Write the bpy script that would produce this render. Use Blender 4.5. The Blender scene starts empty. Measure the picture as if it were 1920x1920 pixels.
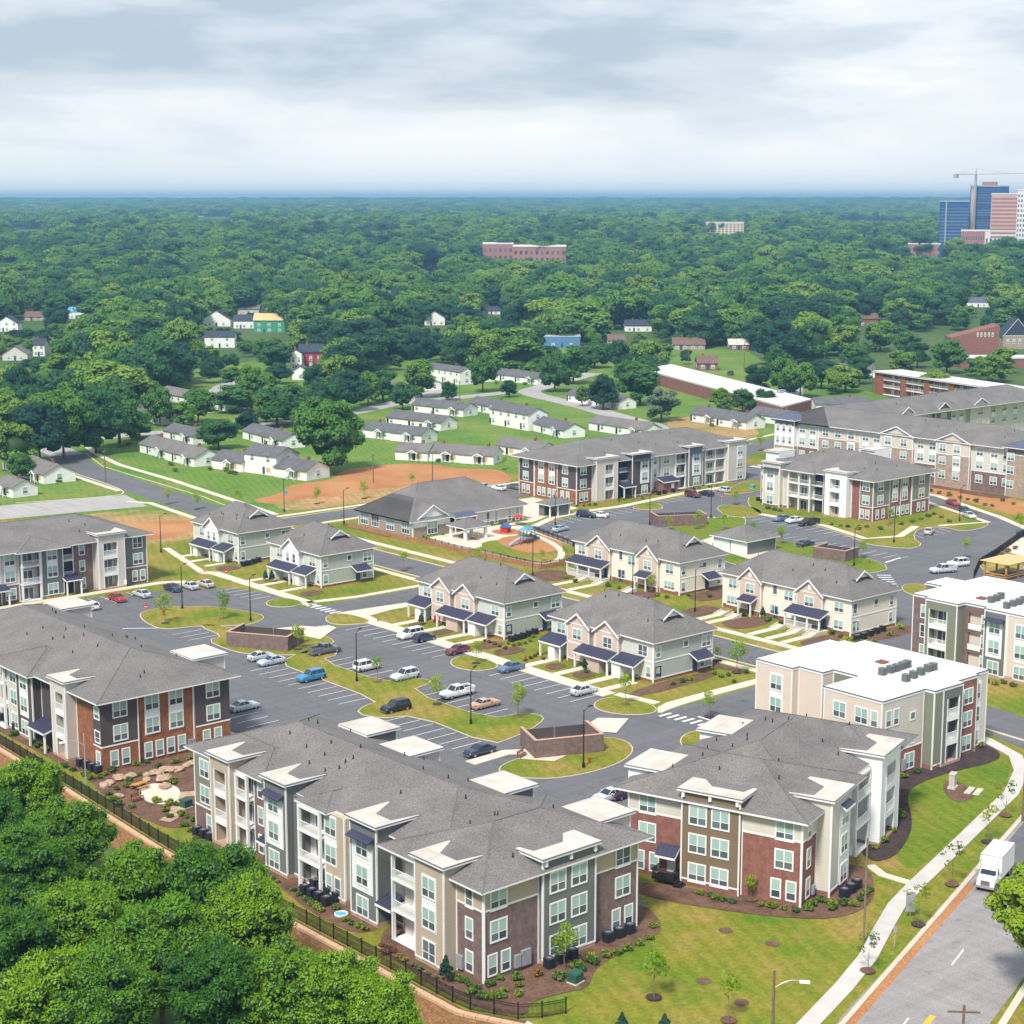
import bpy, math, random
import numpy as np
from mathutils import Vector
rad = math.radians
random.seed(7)
S = bpy.context.scene
COL = S.collection

# ------------------------------------------------------------------ camera
# site grid: +X runs away to the right, +Y away to the left; z = 0 is the parking level
CAM = (-100.5, -121.1, 75.0)
F_PX, CX, CY, HZ = 3250.0, 960.0, 960.0, 373.0
PITCH = math.atan((CY - HZ) / F_PX)
YAW = rad(40.7)
cam_d = bpy.data.cameras.new('camera')
cam = bpy.data.objects.new('camera', cam_d)
COL.objects.link(cam)
cam.location = CAM
cam.rotation_euler = (rad(90) - PITCH, 0, -YAW)
cam_d.sensor_width = 36
cam_d.lens = 36 * F_PX / 1920
cam_d.clip_start = 1
cam_d.clip_end = 60000
S.camera = cam

# ------------------------------------------------------------------ exposure
S.view_settings.view_transform = 'Standard'
S.view_settings.look = 'None'
S.view_settings.exposure = 0.58
S.view_settings.gamma = 1.0
S.view_settings.use_curve_mapping = False
HAZE = 0.00015
S.cycles.use_denoising = True
S.cycles.max_bounces = 5
S.cycles.diffuse_bounces = 2
S.cycles.glossy_bounces = 2
S.cycles.transmission_bounces = 2
S.cycles.volume_bounces = 0
S.cycles.sample_clamp_indirect = 4
S.cycles.caustics_reflective = False
S.cycles.caustics_refractive = False

# ------------------------------------------------------------------ sky (overcast) and sun
SUN_EL, SUN_AZ = rad(52), math.atan2(-0.90, -0.42)      # azimuth clockwise from +Y
sun_d = bpy.data.lights.new('sun', 'SUN')
sun_d.energy = 3.4
sun_d.angle = rad(10)
sun_d.color = (1.0, 0.945, 0.85)
sun = bpy.data.objects.new('sun', sun_d)
COL.objects.link(sun)
sd = Vector((math.sin(SUN_AZ) * math.cos(SUN_EL), math.cos(SUN_AZ) * math.cos(SUN_EL), math.sin(SUN_EL)))
sun.rotation_euler = sd.to_track_quat('Z', 'Y').to_euler()

W = bpy.data.worlds.new('World')
S.world = W
W.use_nodes = True
nt = W.node_tree
nt.nodes.clear()
def N(nt, t, **k):
    n = nt.nodes.new(t)
    for a, b in k.items():
        if a == 'inp':
            for i, v in b.items():
                n.inputs[i].default_value = v
        else:
            setattr(n, a, b)
    return n
def ramp(nt, fac, stops, interp='EASE'):
    r = nt.nodes.new('ShaderNodeValToRGB')
    r.color_ramp.interpolation = interp
    el = r.color_ramp.elements
    while len(el) < len(stops):
        el.new(0.5)
    for e, (p, c) in zip(el, stops):
        e.position = p
        e.color = (c[0], c[1], c[2], 1) if isinstance(c, tuple) else (c, c, c, 1)
    nt.links.new(fac, r.inputs[0])
    return r.outputs[0]
def math_n(nt, op, a, b=None):
    n = nt.nodes.new('ShaderNodeMath')
    n.operation = op
    for i, v in enumerate((a, b)):
        if v is None:
            continue
        if isinstance(v, (int, float)):
            n.inputs[i].default_value = v
        else:
            nt.links.new(v, n.inputs[i])
    return n.outputs[0]
def mix_n(nt, fac, a, b, mode='MIX'):
    n = nt.nodes.new('ShaderNodeMix')
    n.data_type = 'RGBA'
    n.blend_type = mode
    for i, v in ((0, fac), (6, a), (7, b)):
        if isinstance(v, (int, float)):
            n.inputs[i].default_value = v
        elif isinstance(v, tuple):
            n.inputs[i].default_value = (v[0], v[1], v[2], 1)
        else:
            nt.links.new(v, n.inputs[i])
    return n.outputs[2]
sky = N(nt, 'ShaderNodeTexSky', sky_type='NISHITA', sun_disc=False, sun_elevation=SUN_EL, sun_rotation=SUN_AZ)
tc = N(nt, 'ShaderNodeTexCoord')
sep = N(nt, 'ShaderNodeSeparateXYZ')
nt.links.new(tc.outputs['Generated'], sep.inputs[0])
dz = math_n(nt, 'MAXIMUM', sep.outputs[2], 0.0)
mp = N(nt, 'ShaderNodeMapping', inp={1: (2.3, 0.9, 0.62), 3: (5.0, 5.0, 21.0)})
nt.links.new(tc.outputs['Generated'], mp.inputs[0])
nz = N(nt, 'ShaderNodeTexNoise', inp={2: 1.1, 3: 10.0, 4: 0.55, 8: 0.15})
nt.links.new(mp.outputs[0], nz.inputs[0])
nz2 = N(nt, 'ShaderNodeTexNoise', inp={2: 0.45, 3: 3.0, 4: 0.5})
nt.links.new(mp.outputs[0], nz2.inputs[0])
dens = math_n(nt, 'ADD', math_n(nt, 'MULTIPLY', nz.outputs[0], 0.58), math_n(nt, 'MULTIPLY', nz2.outputs[0], 0.42))
dens = math_n(nt, 'ADD', dens, math_n(nt, 'MULTIPLY', math_n(nt, 'MINIMUM', dz, 0.13), 0.62))
ccol = ramp(nt, dens, [(0.41, (0.70, 0.71, 0.72)), (0.49, (0.57, 0.605, 0.635)), (0.545, (0.46, 0.505, 0.56)), (0.63, (0.335, 0.39, 0.46))])
# close to the horizon the deck closes up to an even pale grey-blue
low = ramp(nt, dz, [(0.0, 0.0), (0.035, 0.55), (0.065, 1.0)])
ccol = mix_n(nt, low, (0.64, 0.67, 0.69), ccol)
# the cloud deck is a little brighter overhead than at the horizon
zen = math_n(nt, 'ADD', math_n(nt, 'MULTIPLY', dz, 0.25), 1.0)
zc = N(nt, 'ShaderNodeVectorMath', operation='SCALE')
nt.links.new(ccol, zc.inputs[0]); nt.links.new(zen, zc.inputs[3])
zs = N(nt, 'ShaderNodeVectorMath', operation='SCALE', inp={3: 10.0})
nt.links.new(zc.outputs[0], zs.inputs[0])
skc = mix_n(nt, 0.92, sky.outputs[0], zs.outputs[0])
bg = N(nt, 'ShaderNodeBackground', inp={1: 0.104})
nt.links.new(skc, bg.inputs[0])
wo = N(nt, 'ShaderNodeOutputWorld')
nt.links.new(bg.outputs[0], wo.inputs[0])

# ------------------------------------------------------------------ pixel of the photo -> point of the place
_c, _s = math.cos(PITCH), math.sin(PITCH)
_cy, _sy = math.cos(YAW), math.sin(YAW)
def G(u, v, z=0.0):
    """ground point (grid x, y) at height z that the photo shows at u, v"""
    x = (u - CX) / F_PX; y = -(v - CY) / F_PX
    dx, dy, dzz = x, _c + y * _s, -_s + y * _c
    t = (z - CAM[2]) / dzz
    dx, dy = dx * t, dy * t
    return (CAM[0] + dx * _cy + dy * _sy, CAM[1] - dx * _sy + dy * _cy)
def PX(x, y, z=0.0):
    x -= CAM[0]; y -= CAM[1]; z -= CAM[2]
    r = x * _cy - y * _sy; f = x * _sy + y * _cy
    zf = f * _c - z * _s; up = f * _s + z * _c
    if zf < 1: return (-9999, -9999, 1)
    return (CX + F_PX * r / zf, CY - F_PX * up / zf, zf)

# ------------------------------------------------------------------ materials
MATS = {}
def new_mat(name):
    m = bpy.data.materials.new(name)
    m.use_nodes = True
    n = m.node_tree
    return m, n, n.nodes['Principled BSDF']
def sc3(c, k):
    return tuple(min(1.0, max(0.0, v * k)) for v in c)
def mat(name, col, rough=0.8, var=0.15, scale=2.0, spec=0.3, metal=0.0, kind=None, fine=0.0, coord='Object', col2=None):
    """plain coloured surface with two scales of uneven tone; kind adds brick, siding or block courses"""
    m, n, b = new_mat(name)
    t = N(n, 'ShaderNodeTexCoord')
    co = t.outputs['Object' if coord == 'World' else coord]
    geo = N(n, 'ShaderNodeNewGeometry')
    if coord == 'World':
        co = geo.outputs['Position']
    a = N(n, 'ShaderNodeTexNoise', inp={2: scale, 3: 4.0, 4: 0.6})
    n.links.new(co, a.inputs[0])
    c = mix_n(n, ramp(n, a.outputs[0], [(0.3, 0.0), (0.7, 1.0)], 'LINEAR'), sc3(col, 1 - var), sc3(col2 or col, 1 + var))
    if fine:
        f = N(n, 'ShaderNodeTexNoise', inp={2: fine, 3: 2.0, 4: 0.7})
        n.links.new(co, f.inputs[0])
        g = ramp(n, f.outputs[0], [(0.3, 0.76), (0.7, 1.22)] if coord == 'World' else [(0.3, 0.62), (0.7, 1.35)], 'LINEAR')
        c = mix_n(n, 1.0, c, g, 'MULTIPLY')
    if kind in ('brick', 'siding', 'block', 'board', 'seam'):
        sp = N(n, 'ShaderNodeSeparateXYZ')
        n.links.new(co, sp.inputs[0])
        cb = N(n, 'ShaderNodeCombineXYZ')
        n.links.new(math_n(n, 'ADD', sp.outputs[0], sp.outputs[1]), cb.inputs[0])
        n.links.new(sp.outputs[2], cb.inputs[1])
        if kind in ('brick', 'block'):
            w, h = (0.21, 0.075) if kind == 'brick' else (0.42, 0.2)
            br = N(n, 'ShaderNodeTexBrick', inp={1: (0.72, 0.72, 0.72, 1), 2: (1.28, 1.2, 1.15, 1), 3: (1.35, 1.45, 1.5, 1) if kind == 'brick' else (0.5, 0.5, 0.5, 1), 4: 1.0, 5: 0.012 if kind == 'brick' else 0.02, 7: -0.3, 8: w, 9: h})
            n.links.new(cb.outputs[0], br.inputs[0])
            c = mix_n(n, 1.0, c, br.outputs[0], 'MULTIPLY')
        else:
            wv = N(n, 'ShaderNodeTexWave', wave_type='BANDS', bands_direction='X' if kind == 'board' else 'Y', wave_profile='SAW', inp={1: 0.9 if kind == 'siding' else 0.5})
            n.links.new(cb.outputs[0], wv.inputs[0])
            c = mix_n(n, 1.0, c, ramp(n, wv.outputs[0], [(0.0, 0.86), (0.2, 1.0), (1.0, 1.04)], 'LINEAR'), 'MULTIPLY')
    if kind == 'paving':
        for sx, sy in ((0.9, 0.045), (0.05, 0.8)):
            mpn = N(n, 'ShaderNodeMapping', inp={3: (sx, sy, 1)})
            n.links.new(co, mpn.inputs[0])
            k = N(n, 'ShaderNodeTexNoise', inp={2: 1.0, 3: 3.0, 4: 0.6})
            n.links.new(mpn.outputs[0], k.inputs[0])
            c = mix_n(n, 1.0, c, ramp(n, k.outputs[0], [(0.34, 0.92), (0.66, 1.08)], 'LINEAR'), 'MULTIPLY')
        vo = N(n, 'ShaderNodeTexNoise', inp={2: 0.55, 3: 2.0, 4: 0.5})
        n.links.new(co, vo.inputs[0])
        c = mix_n(n, 1.0, c, ramp(n, vo.outputs[0], [(0.62, 1.0), (0.72, 0.78)], 'LINEAR'), 'MULTIPLY')
    if kind == 'sheets':
        br = N(n, 'ShaderNodeTexBrick', inp={1: (1, 1, 1, 1), 2: (0.96, 0.95, 0.94, 1), 3: (0.80, 0.79, 0.77, 1), 4: 1.0, 5: 0.05, 8: 9.0, 9: 2.2})
        n.links.new(co, br.inputs[0])
        c = mix_n(n, 1.0, c, br.outputs[0], 'MULTIPLY')
        st = N(n, 'ShaderNodeTexNoise', inp={2: 0.22, 3: 4.0, 4: 0.6})
        n.links.new(co, st.inputs[0])
        c = mix_n(n, ramp(n, st.outputs[0], [(0.55, 0.0), (0.75, 0.55)], 'LINEAR'), c, (0.50, 0.38, 0.26))
    n.links.new(c, b.inputs['Base Color'])
    b.inputs['Roughness'].default_value = rough
    b.inputs['Specular IOR Level'].default_value = spec
    b.inputs['Metallic'].default_value = metal
    MATS[name] = m
    return m
mat('shingle', (0.172, 0.160, 0.156), 0.95, 0.15, 0.22, 0.15, fine=5.5)
mat('shingle_old', (0.125, 0.125, 0.135), 0.95, 0.16, 0.5, 0.15, fine=3)
mat('shingle_dark', (0.05, 0.06, 0.085), 0.95, 0.1, 0.5, 0.15, fine=3)
mat('shingle_brown', (0.17, 0.11, 0.09), 0.95, 0.15, 0.5, 0.15, fine=3)
mat('membrane', (0.52, 0.47, 0.40), 0.7, 0.06, 0.32, 0.3, kind='sheets', col2=(0.58, 0.56, 0.53))
mat('membrane_white', (0.66, 0.65, 0.63), 0.7, 0.04, 0.32, 0.3, kind='sheets')
mat('white_trim', (0.80, 0.80, 0.80), 0.55, 0.04, 1.0)
mat('white_panel', (0.78, 0.80, 0.81), 0.6, 0.04, 0.6, kind='siding')
mat('white_siding', (0.83, 0.82, 0.79), 0.75, 0.07, 0.5, kind='siding')
mat('cream', (0.78, 0.735, 0.63), 0.75, 0.04, 0.5, kind='siding')
mat('sage', (0.42, 0.455, 0.415), 0.75, 0.05, 0.5, kind='siding')
mat('sage_pale', (0.60, 0.61, 0.555), 0.75, 0.05, 0.5, kind='siding')
mat('pink_tan', (0.60, 0.47, 0.40), 0.75, 0.05, 0.5, kind='siding')
mat('beige', (0.47, 0.385, 0.30), 0.75, 0.05, 0.5, kind='siding')
mat('greige', (0.58, 0.53, 0.49), 0.75, 0.05, 0.5, kind='siding')
mat('pale_siding', (0.60, 0.57, 0.50), 0.75, 0.05, 0.5, kind='siding')
mat('tan_stucco', (0.66, 0.56, 0.49), 0.8, 0.04, 0.4)
mat('grey_siding', (0.155, 0.165, 0.165), 0.7, 0.06, 0.5, kind='siding')
mat('olive_siding', (0.215, 0.22, 0.17), 0.7, 0.06, 0.5, kind='siding')
mat('brown_siding', (0.20, 0.145, 0.095), 0.7, 0.06, 0.5, kind='siding')
mat('plum_siding', (0.088, 0.068, 0.068), 0.7, 0.06, 0.5, kind='siding')
mat('brick_brown', (0.185, 0.125, 0.115), 0.9, 0.25, 1.2, 0.2, kind='brick')
mat('brick_red', (0.245, 0.105, 0.085), 0.9, 0.22, 1.2, 0.2, kind='brick')
mat('brick_rust', (0.27, 0.105, 0.055), 0.9, 0.25, 1.2, 0.2, kind='brick')
mat('brick_tan', (0.345, 0.27, 0.215), 0.9, 0.18, 1.0, 0.2, kind='brick')
mat('base_stone', (0.46, 0.30, 0.22), 0.9, 0.12, 1.0)
mat('navy_metal', (0.045, 0.045, 0.085), 0.45, 0.12, 0.8, 0.4)
mat('blue_metal', (0.09, 0.10, 0.16), 0.5, 0.1, 0.8, 0.4)
mat('drip_edge', (0.16, 0.16, 0.19), 0.5, 0.05, 1.0)
mat('dark_opening', (0.03, 0.032, 0.045), 0.8, 0.3, 1.0)
mat('door_blue', (0.03, 0.06, 0.16), 0.5, 0.05, 1.0)
mat('door_white', (0.78, 0.78, 0.78), 0.5, 0.03, 1.0)
mat('grey_metal', (0.30, 0.31, 0.34), 0.45, 0.08, 2.0, 0.5)
mat('galv', (0.45, 0.46, 0.48), 0.4, 0.1, 2.0, 0.5, 0.3)
mat('black_metal', (0.012, 0.012, 0.014), 0.5, 0.2, 2.0, 0.4)
mat('ac_dark', (0.022, 0.024, 0.034), 0.55, 0.3, 6.0, 0.4)
mat('wood_pole', (0.18, 0.13, 0.095), 0.9, 0.25, 3.0, 0.1)
mat('wood_orange', (0.50, 0.26, 0.07), 0.8, 0.2, 2.0, 0.2)
mat('bench_wood', (0.28, 0.10, 0.05), 0.8, 0.2, 3.0, 0.2)
mat('asphalt', (0.136, 0.135, 0.146), 0.92, 0.08, 0.05, 0.2, fine=9.0, coord='World', kind='paving')
mat('asphalt_old', (0.285, 0.265, 0.262), 0.92, 0.05, 0.06, 0.2, fine=8.0, coord='World', kind='paving')
mat('asphalt_pale', (0.37, 0.35, 0.34), 0.92, 0.06, 0.05, 0.2, fine=5.0, coord='World', kind='paving')
mat('concrete', (0.60, 0.535, 0.44), 0.9, 0.09, 0.3, 0.2, coord='World')
mat('concrete_grey', (0.52, 0.49, 0.46), 0.9, 0.10, 0.3, 0.2, coord='World')
mat('kerb_tan', (0.56, 0.47, 0.36), 0.9, 0.10, 0.4, 0.2, coord='World')
mat('paint_white', (0.74, 0.74, 0.74), 0.7, 0.10, 1.5, 0.2, coord='World')
mat('paint_yellow', (0.75, 0.42, 0.05), 0.7, 0.08, 1.5, 0.2, coord='World')
mat('mulch', (0.145, 0.082, 0.058), 0.95, 0.3, 0.6, 0.1, fine=3.5, coord='World')
mat('mulch_dark', (0.060, 0.042, 0.042), 0.95, 0.3, 0.6, 0.1, fine=3.0, coord='World')
mat('red_clay', (0.42, 0.165, 0.070), 0.95, 0.16, 0.06, 0.1, fine=2.5, coord='World', col2=(0.40, 0.21, 0.09))
mat('retaining_block', (0.46, 0.24, 0.12), 0.95, 0.12, 0.5, 0.1, kind='block')
mat('cap_block', (0.58, 0.37, 0.23), 0.95, 0.1, 0.7, 0.1)
mat('boulder', (0.42, 0.29, 0.20), 0.9, 0.25, 1.5, 0.2)
mat('bark', (0.11, 0.075, 0.05), 0.95, 0.3, 3.0, 0.1)
mat('bark_pale', (0.22, 0.17, 0.12), 0.95, 0.3, 3.0, 0.1)
mat('tyre', (0.015, 0.015, 0.016), 0.85, 0.1, 3.0, 0.2)
mat('rim', (0.42, 0.42, 0.44), 0.35, 0.05, 3.0, 0.5, 0.6)
mat('car_glass', (0.025, 0.032, 0.042), 0.06, 0.1, 1.0, 0.7)
mat('lamp_clear', (0.75, 0.76, 0.78), 0.2, 0.03, 2.0, 0.5)
mat('lamp_red', (0.30, 0.02, 0.02), 0.3, 0.05, 2.0, 0.5)
mat('chrome', (0.6, 0.6, 0.62), 0.25, 0.05, 2.0, 0.5, 0.8)
mat('plastic_red', (0.55, 0.03, 0.04), 0.45, 0.08, 2.0)
mat('plastic_blue', (0.05, 0.13, 0.38), 0.45, 0.08, 2.0)
mat('plastic_teal', (0.10, 0.32, 0.40), 0.45, 0.08, 2.0)
mat('plastic_green', (0.03, 0.10, 0.07), 0.55, 0.08, 2.0)
mat('tarp_blue', (0.10, 0.40, 0.62), 0.5, 0.1, 2.0)
mat('house_red', (0.30, 0.04, 0.05), 0.8, 0.06, 0.6, kind='siding')
mat('house_blue', (0.10, 0.22, 0.42), 0.8, 0.06, 0.6)
mat('sheath_green', (0.06, 0.30, 0.19), 0.8, 0.08, 0.6)
mat('osb', (0.62, 0.43, 0.20), 0.8, 0.08, 0.6)
mat('tower_glass', (0.008, 0.075, 0.30), 0.25, 0.25, 0.05, 0.3)
mat('tower_stone', (0.55, 0.36, 0.33), 0.8, 0.08, 0.05)
mat('tower_white', (0.72, 0.70, 0.69), 0.8, 0.06, 0.05)
mat('tower_brick', (0.38, 0.17, 0.15), 0.85, 0.08, 0.05)
mat('tower_tan', (0.68, 0.53, 0.38), 0.85, 0.06, 0.05)
for _n, _c3 in dict(silver=(0.55, 0.57, 0.60), silver_blue=(0.42, 0.50, 0.60), white=(0.80, 0.80, 0.80), black=(0.012, 0.013, 0.016), navy=(0.02, 0.03, 0.07), blue=(0.04, 0.22, 0.42), steel_blue=(0.09, 0.17, 0.28), maroon=(0.14, 0.012, 0.025), red=(0.36, 0.015, 0.03), tan=(0.55, 0.34, 0.24), grey=(0.13, 0.14, 0.16), beige=(0.55, 0.50, 0.44), plum=(0.05, 0.02, 0.045)).items():
    m_ = mat('paint_car_' + _n, _c3, 0.28, 0.03, 1.0, 0.5)
    m_.node_tree.nodes['Principled BSDF'].inputs['Coat Weight'].default_value = 0.5

def pane_mat(name, c1, c2, rough):
    m, n, b = new_mat(name)
    o = N(n, 'ShaderNodeObjectInfo')
    n.links.new(mix_n(n, o.outputs['Random'], c1, c2), b.inputs['Base Color'])
    b.inputs['Roughness'].default_value = rough
    b.inputs['Specular IOR Level'].default_value = 0.5
    MATS[name] = m
pane_mat('pane_blind', (0.30, 0.44, 0.42), (0.42, 0.56, 0.52), 0.12)       # drawn white blinds behind tinted glass
pane_mat('pane_dark', (0.055, 0.07, 0.085), (0.15, 0.19, 0.21), 0.06)

def grass_mat(name, c_lo, c_mid, c_hi, big, fine, mow=False):
    m, n, b = new_mat(name)
    geo = N(n, 'ShaderNodeNewGeometry')
    a = N(n, 'ShaderNodeTexNoise', inp={2: big, 3: 5.0, 4: 0.62})
    n.links.new(geo.outputs['Position'], a.inputs[0])
    c = ramp(n, a.outputs[0], [(0.30, c_lo), (0.48, c_mid), (0.66, c_hi)], 'LINEAR')
    f = N(n, 'ShaderNodeTexNoise', inp={2: fine, 3: 3.0, 4: 0.7})
    n.links.new(geo.outputs['Position'], f.inputs[0])
    c = mix_n(n, 1.0, c, ramp(n, f.outputs[0], [(0.3, 0.72), (0.7, 1.25)], 'LINEAR'), 'MULTIPLY')
    mw = N(n, 'ShaderNodeMapping', inp={2: (0, 0, rad(24))})
    n.links.new(geo.outputs['Position'], mw.inputs[0])
    wv = N(n, 'ShaderNodeTexWave', wave_type='BANDS', bands_direction='X', inp={1: 0.17, 2: 2.5, 3: 2.0, 4: 0.6})
    n.links.new(mw.outputs[0], wv.inputs[0])
    c = mix_n(n, 1.0, c, ramp(n, wv.outputs[0], [(0.2, 0.94), (0.8, 1.05)], 'LINEAR'), 'MULTIPLY')
    dry = N(n, 'ShaderNodeTexNoise', inp={2: 0.23, 3: 4.0, 4: 0.65})
    n.links.new(geo.outputs['Position'], dry.inputs[0])
    c = mix_n(n, ramp(n, dry.outputs[0], [(0.56, 0.0), (0.70, 0.45)], 'LINEAR'), c, tuple(x * y for x, y in zip(c_lo, (1.1, 1.0, 1.1))))
    n.links.new(c, b.inputs['Base Color'])
    b.inputs['Roughness'].default_value = 0.95
    b.inputs['Specular IOR Level'].default_value = 0.1
    MATS[name] = m
grass_mat('grass_new', (0.31, 0.21, 0.070), (0.200, 0.195, 0.026), (0.105, 0.175, 0.014), 0.085, 1.8)
grass_mat('grass_green', (0.20, 0.185, 0.03), (0.14, 0.19, 0.018), (0.085, 0.16, 0.014), 0.09, 1.6)
grass_mat('grass_old', (0.21, 0.22, 0.06), (0.125, 0.215, 0.035), (0.085, 0.18, 0.03), 0.04, 0.8)
grass_mat('verge', (0.36, 0.26, 0.10), (0.25, 0.21, 0.05), (0.17, 0.19, 0.03), 0.12, 1.2)
grass_mat('scrub', (0.46, 0.24, 0.115), (0.36, 0.24, 0.10), (0.17, 0.20, 0.05), 0.05, 0.5)
grass_mat('forest_floor', (0.11, 0.125, 0.045), (0.075, 0.125, 0.035), (0.06, 0.11, 0.03), 0.02, 0.3)

def leaf_mat(name, stops, trans=0.25, obj_var=True):
    m, n, b = new_mat(name)
    o = N(n, 'ShaderNodeObjectInfo')
    geo = N(n, 'ShaderNodeNewGeometry')
    a = N(n, 'ShaderNodeTexNoise', inp={2: 0.35, 3: 3.0, 4: 0.6})
    n.links.new(geo.outputs['Position'], a.inputs[0])
    fac = math_n(n, 'ADD', math_n(n, 'MULTIPLY', o.outputs['Random'], 0.92 if obj_var else 0.62), math_n(n, 'MULTIPLY', a.outputs[0], 0.16 if obj_var else 0.5))
    c = ramp(n, fac, stops, 'LINEAR')
    n.links.new(c, b.inputs['Base Color'])
    b.inputs['Roughness'].default_value = 0.6
    b.inputs['Specular IOR Level'].default_value = 0.12
    tr = N(n, 'ShaderNodeBsdfTranslucent')
    n.links.new(mix_n(n, 0.5, c, (0.25, 0.35, 0.03)), tr.inputs[0])
    mx = N(n, 'ShaderNodeMixShader', inp={0: trans})
    out = n.nodes['Material Output']
    n.links.new(b.outputs[0], mx.inputs[1]); n.links.new(tr.outputs[0], mx.inputs[2])
    n.links.new(mx.outputs[0], out.inputs[0])
    MATS[name] = m
leaf_mat('leaf', [(0.10, (0.022, 0.080, 0.055)), (0.30, (0.042, 0.140, 0.055)), (0.50, (0.080, 0.215, 0.045)), (0.72, (0.135, 0.290, 0.036)), (0.97, (0.23, 0.365, 0.045))], 0.3)
leaf_mat('shade_core', [(0.0, (0.014, 0.040, 0.018)), (1.0, (0.034, 0.072, 0.020))], 0.0)  # dark cores added inside crowns to block light; gap shade put in the colour
leaf_mat('pine', [(0.22, (0.055, 0.165, 0.026)), (0.5, (0.125, 0.285, 0.020)), (0.85, (0.23, 0.40, 0.022))], 0.3, False)
leaf_mat('young_leaf', [(0.0, (0.16, 0.32, 0.03)), (0.5, (0.28, 0.42, 0.03)), (1.0, (0.42, 0.47, 0.03))], 0.4)
leaf_mat('shrub_leaf', [(0.0, (0.06, 0.13, 0.035)), (0.45, (0.16, 0.25, 0.03)), (1.0, (0.34, 0.36, 0.03))], 0.25)
leaf_mat('shrub_red', [(0.0, (0.13, 0.035, 0.035)), (1.0, (0.26, 0.09, 0.06))], 0.2)
leaf_mat('leaf_orange', [(0.0, (0.34, 0.14, 0.03)), (1.0, (0.46, 0.25, 0.05))], 0.2)
leaf_mat('leaf_silver', [(0.0, (0.12, 0.19, 0.11)), (1.0, (0.25, 0.31, 0.20))], 0.2)
leaf_mat('leaf_conifer', [(0.0, (0.018, 0.055, 0.040)), (1.0, (0.035, 0.085, 0.060))], 0.1)

# ------------------------------------------------------------------ mesh helpers
class MB:
    def __init__(s):
        s.v, s.f, s.mi = [], [], []
    def face(s, pts, mi=0):
        i = len(s.v)
        s.v += [tuple(p) for p in pts]
        s.f.append(tuple(range(i, i + len(pts))))
        s.mi.append(mi)
        return s
    def box(s, x0, x1, y0, y1, z0, z1, mi=0):
        if x0 > x1: x0, x1 = x1, x0
        if y0 > y1: y0, y1 = y1, y0
        i = len(s.v)
        s.v += [(x0, y0, z0), (x1, y0, z0), (x1, y1, z0), (x0, y1, z0), (x0, y0, z1), (x1, y0, z1), (x1, y1, z1), (x0, y1, z1)]
        for q in ((0, 3, 2, 1), (4, 5, 6, 7), (0, 1, 5, 4), (1, 2, 6, 5), (2, 3, 7, 6), (3, 0, 4, 7)):
            s.f.append(tuple(i + k for k in q)); s.mi.append(mi)
        return s
    def hexa(s, p, mi=0):
        """8 points: bottom 4 (ccw from above), top 4"""
        i = len(s.v)
        s.v += [tuple(q) for q in p]
        for q in ((0, 3, 2, 1), (4, 5, 6, 7), (0, 1, 5, 4), (1, 2, 6, 5), (2, 3, 7, 6), (3, 0, 4, 7)):
            s.f.append(tuple(i + k for k in q)); s.mi.append(mi)
        return s
    def prism(s, poly, z0, z1, mi=0, top_mi=None, bottom=False):
        n = len(poly)
        i = len(s.v)
        s.v += [(p[0], p[1], z0) for p in poly] + [(p[0], p[1], z1) for p in poly]
        for k in range(n):
            j = (k + 1) % n
            s.f.append((i + k, i + j, i + n + j, i + n + k)); s.mi.append(mi)
        s.f.append(tuple(i + n + k for k in range(n))); s.mi.append(mi if top_mi is None else top_mi)
        if bottom:
            s.f.append(tuple(i + k for k in reversed(range(n)))); s.mi.append(mi)
        return s
    def tube(s, p0, p1, r0, r1=None, n=6, mi=0, caps=True):
        r1 = r0 if r1 is None else r1
        p0, p1 = Vector(p0), Vector(p1)
        d = (p1 - p0)
        if d.length < 1e-6: return s
        d.normalize()
        a = d.orthogonal().normalized(); b = d.cross(a)
        i = len(s.v)
        for p, r in ((p0, r0), (p1, r1)):
            for k in range(n):
                t = 2 * math.pi * k / n
                s.v.append(tuple(p + a * (r * math.cos(t)) + b * (r * math.sin(t))))
        for k in range(n):
            j = (k + 1) % n
            s.f.append((i + k, i + j, i + n + j, i + n + k)); s.mi.append(mi)
        if caps:
            s.f.append(tuple(i + k for k in reversed(range(n)))); s.mi.append(mi)
            s.f.append(tuple(i + n + k for k in range(n))); s.mi.append(mi)
        return s
    def mesh(s, name, mats, smooth=False):
        me = bpy.data.meshes.new(name)
        me.from_pydata(s.v, [], s.f)
        if isinstance(mats, str): mats = [mats]
        for m in mats:
            me.materials.append(MATS[m])
        if len(mats) > 1:
            me.polygons.foreach_set('material_index', s.mi)
        if smooth:
            me.polygons.foreach_set('use_smooth', [True] * len(s.f))
        return me
    def build(s, name, mats, parent=None, loc=(0, 0, 0), rz=0.0, smooth=False):
        return put(name, s.mesh(name, mats, smooth), parent, loc, rz)
def put(name, me, parent=None, loc=(0, 0, 0), rz=0.0, scale=None):
    o = bpy.data.objects.new(name, me)
    COL.objects.link(o)
    if parent is not None: o.parent = parent
    o.location = loc
    if rz: o.rotation_euler = (0, 0, rz)
    if scale is not None: o.scale = scale if isinstance(scale, tuple) else (scale,) * 3
    return o
def tag(o, label=None, cat=None, group=None, kind=None):
    if label: o['label'] = label
    if cat: o['category'] = cat
    if group: o['group'] = group
    if kind: o['kind'] = kind
    return o
def thing(name, label, cat, loc=(0, 0, 0), rz=0.0, group=None):
    return tag(put(name, None, None, loc, rz), label, cat, group)
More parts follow.
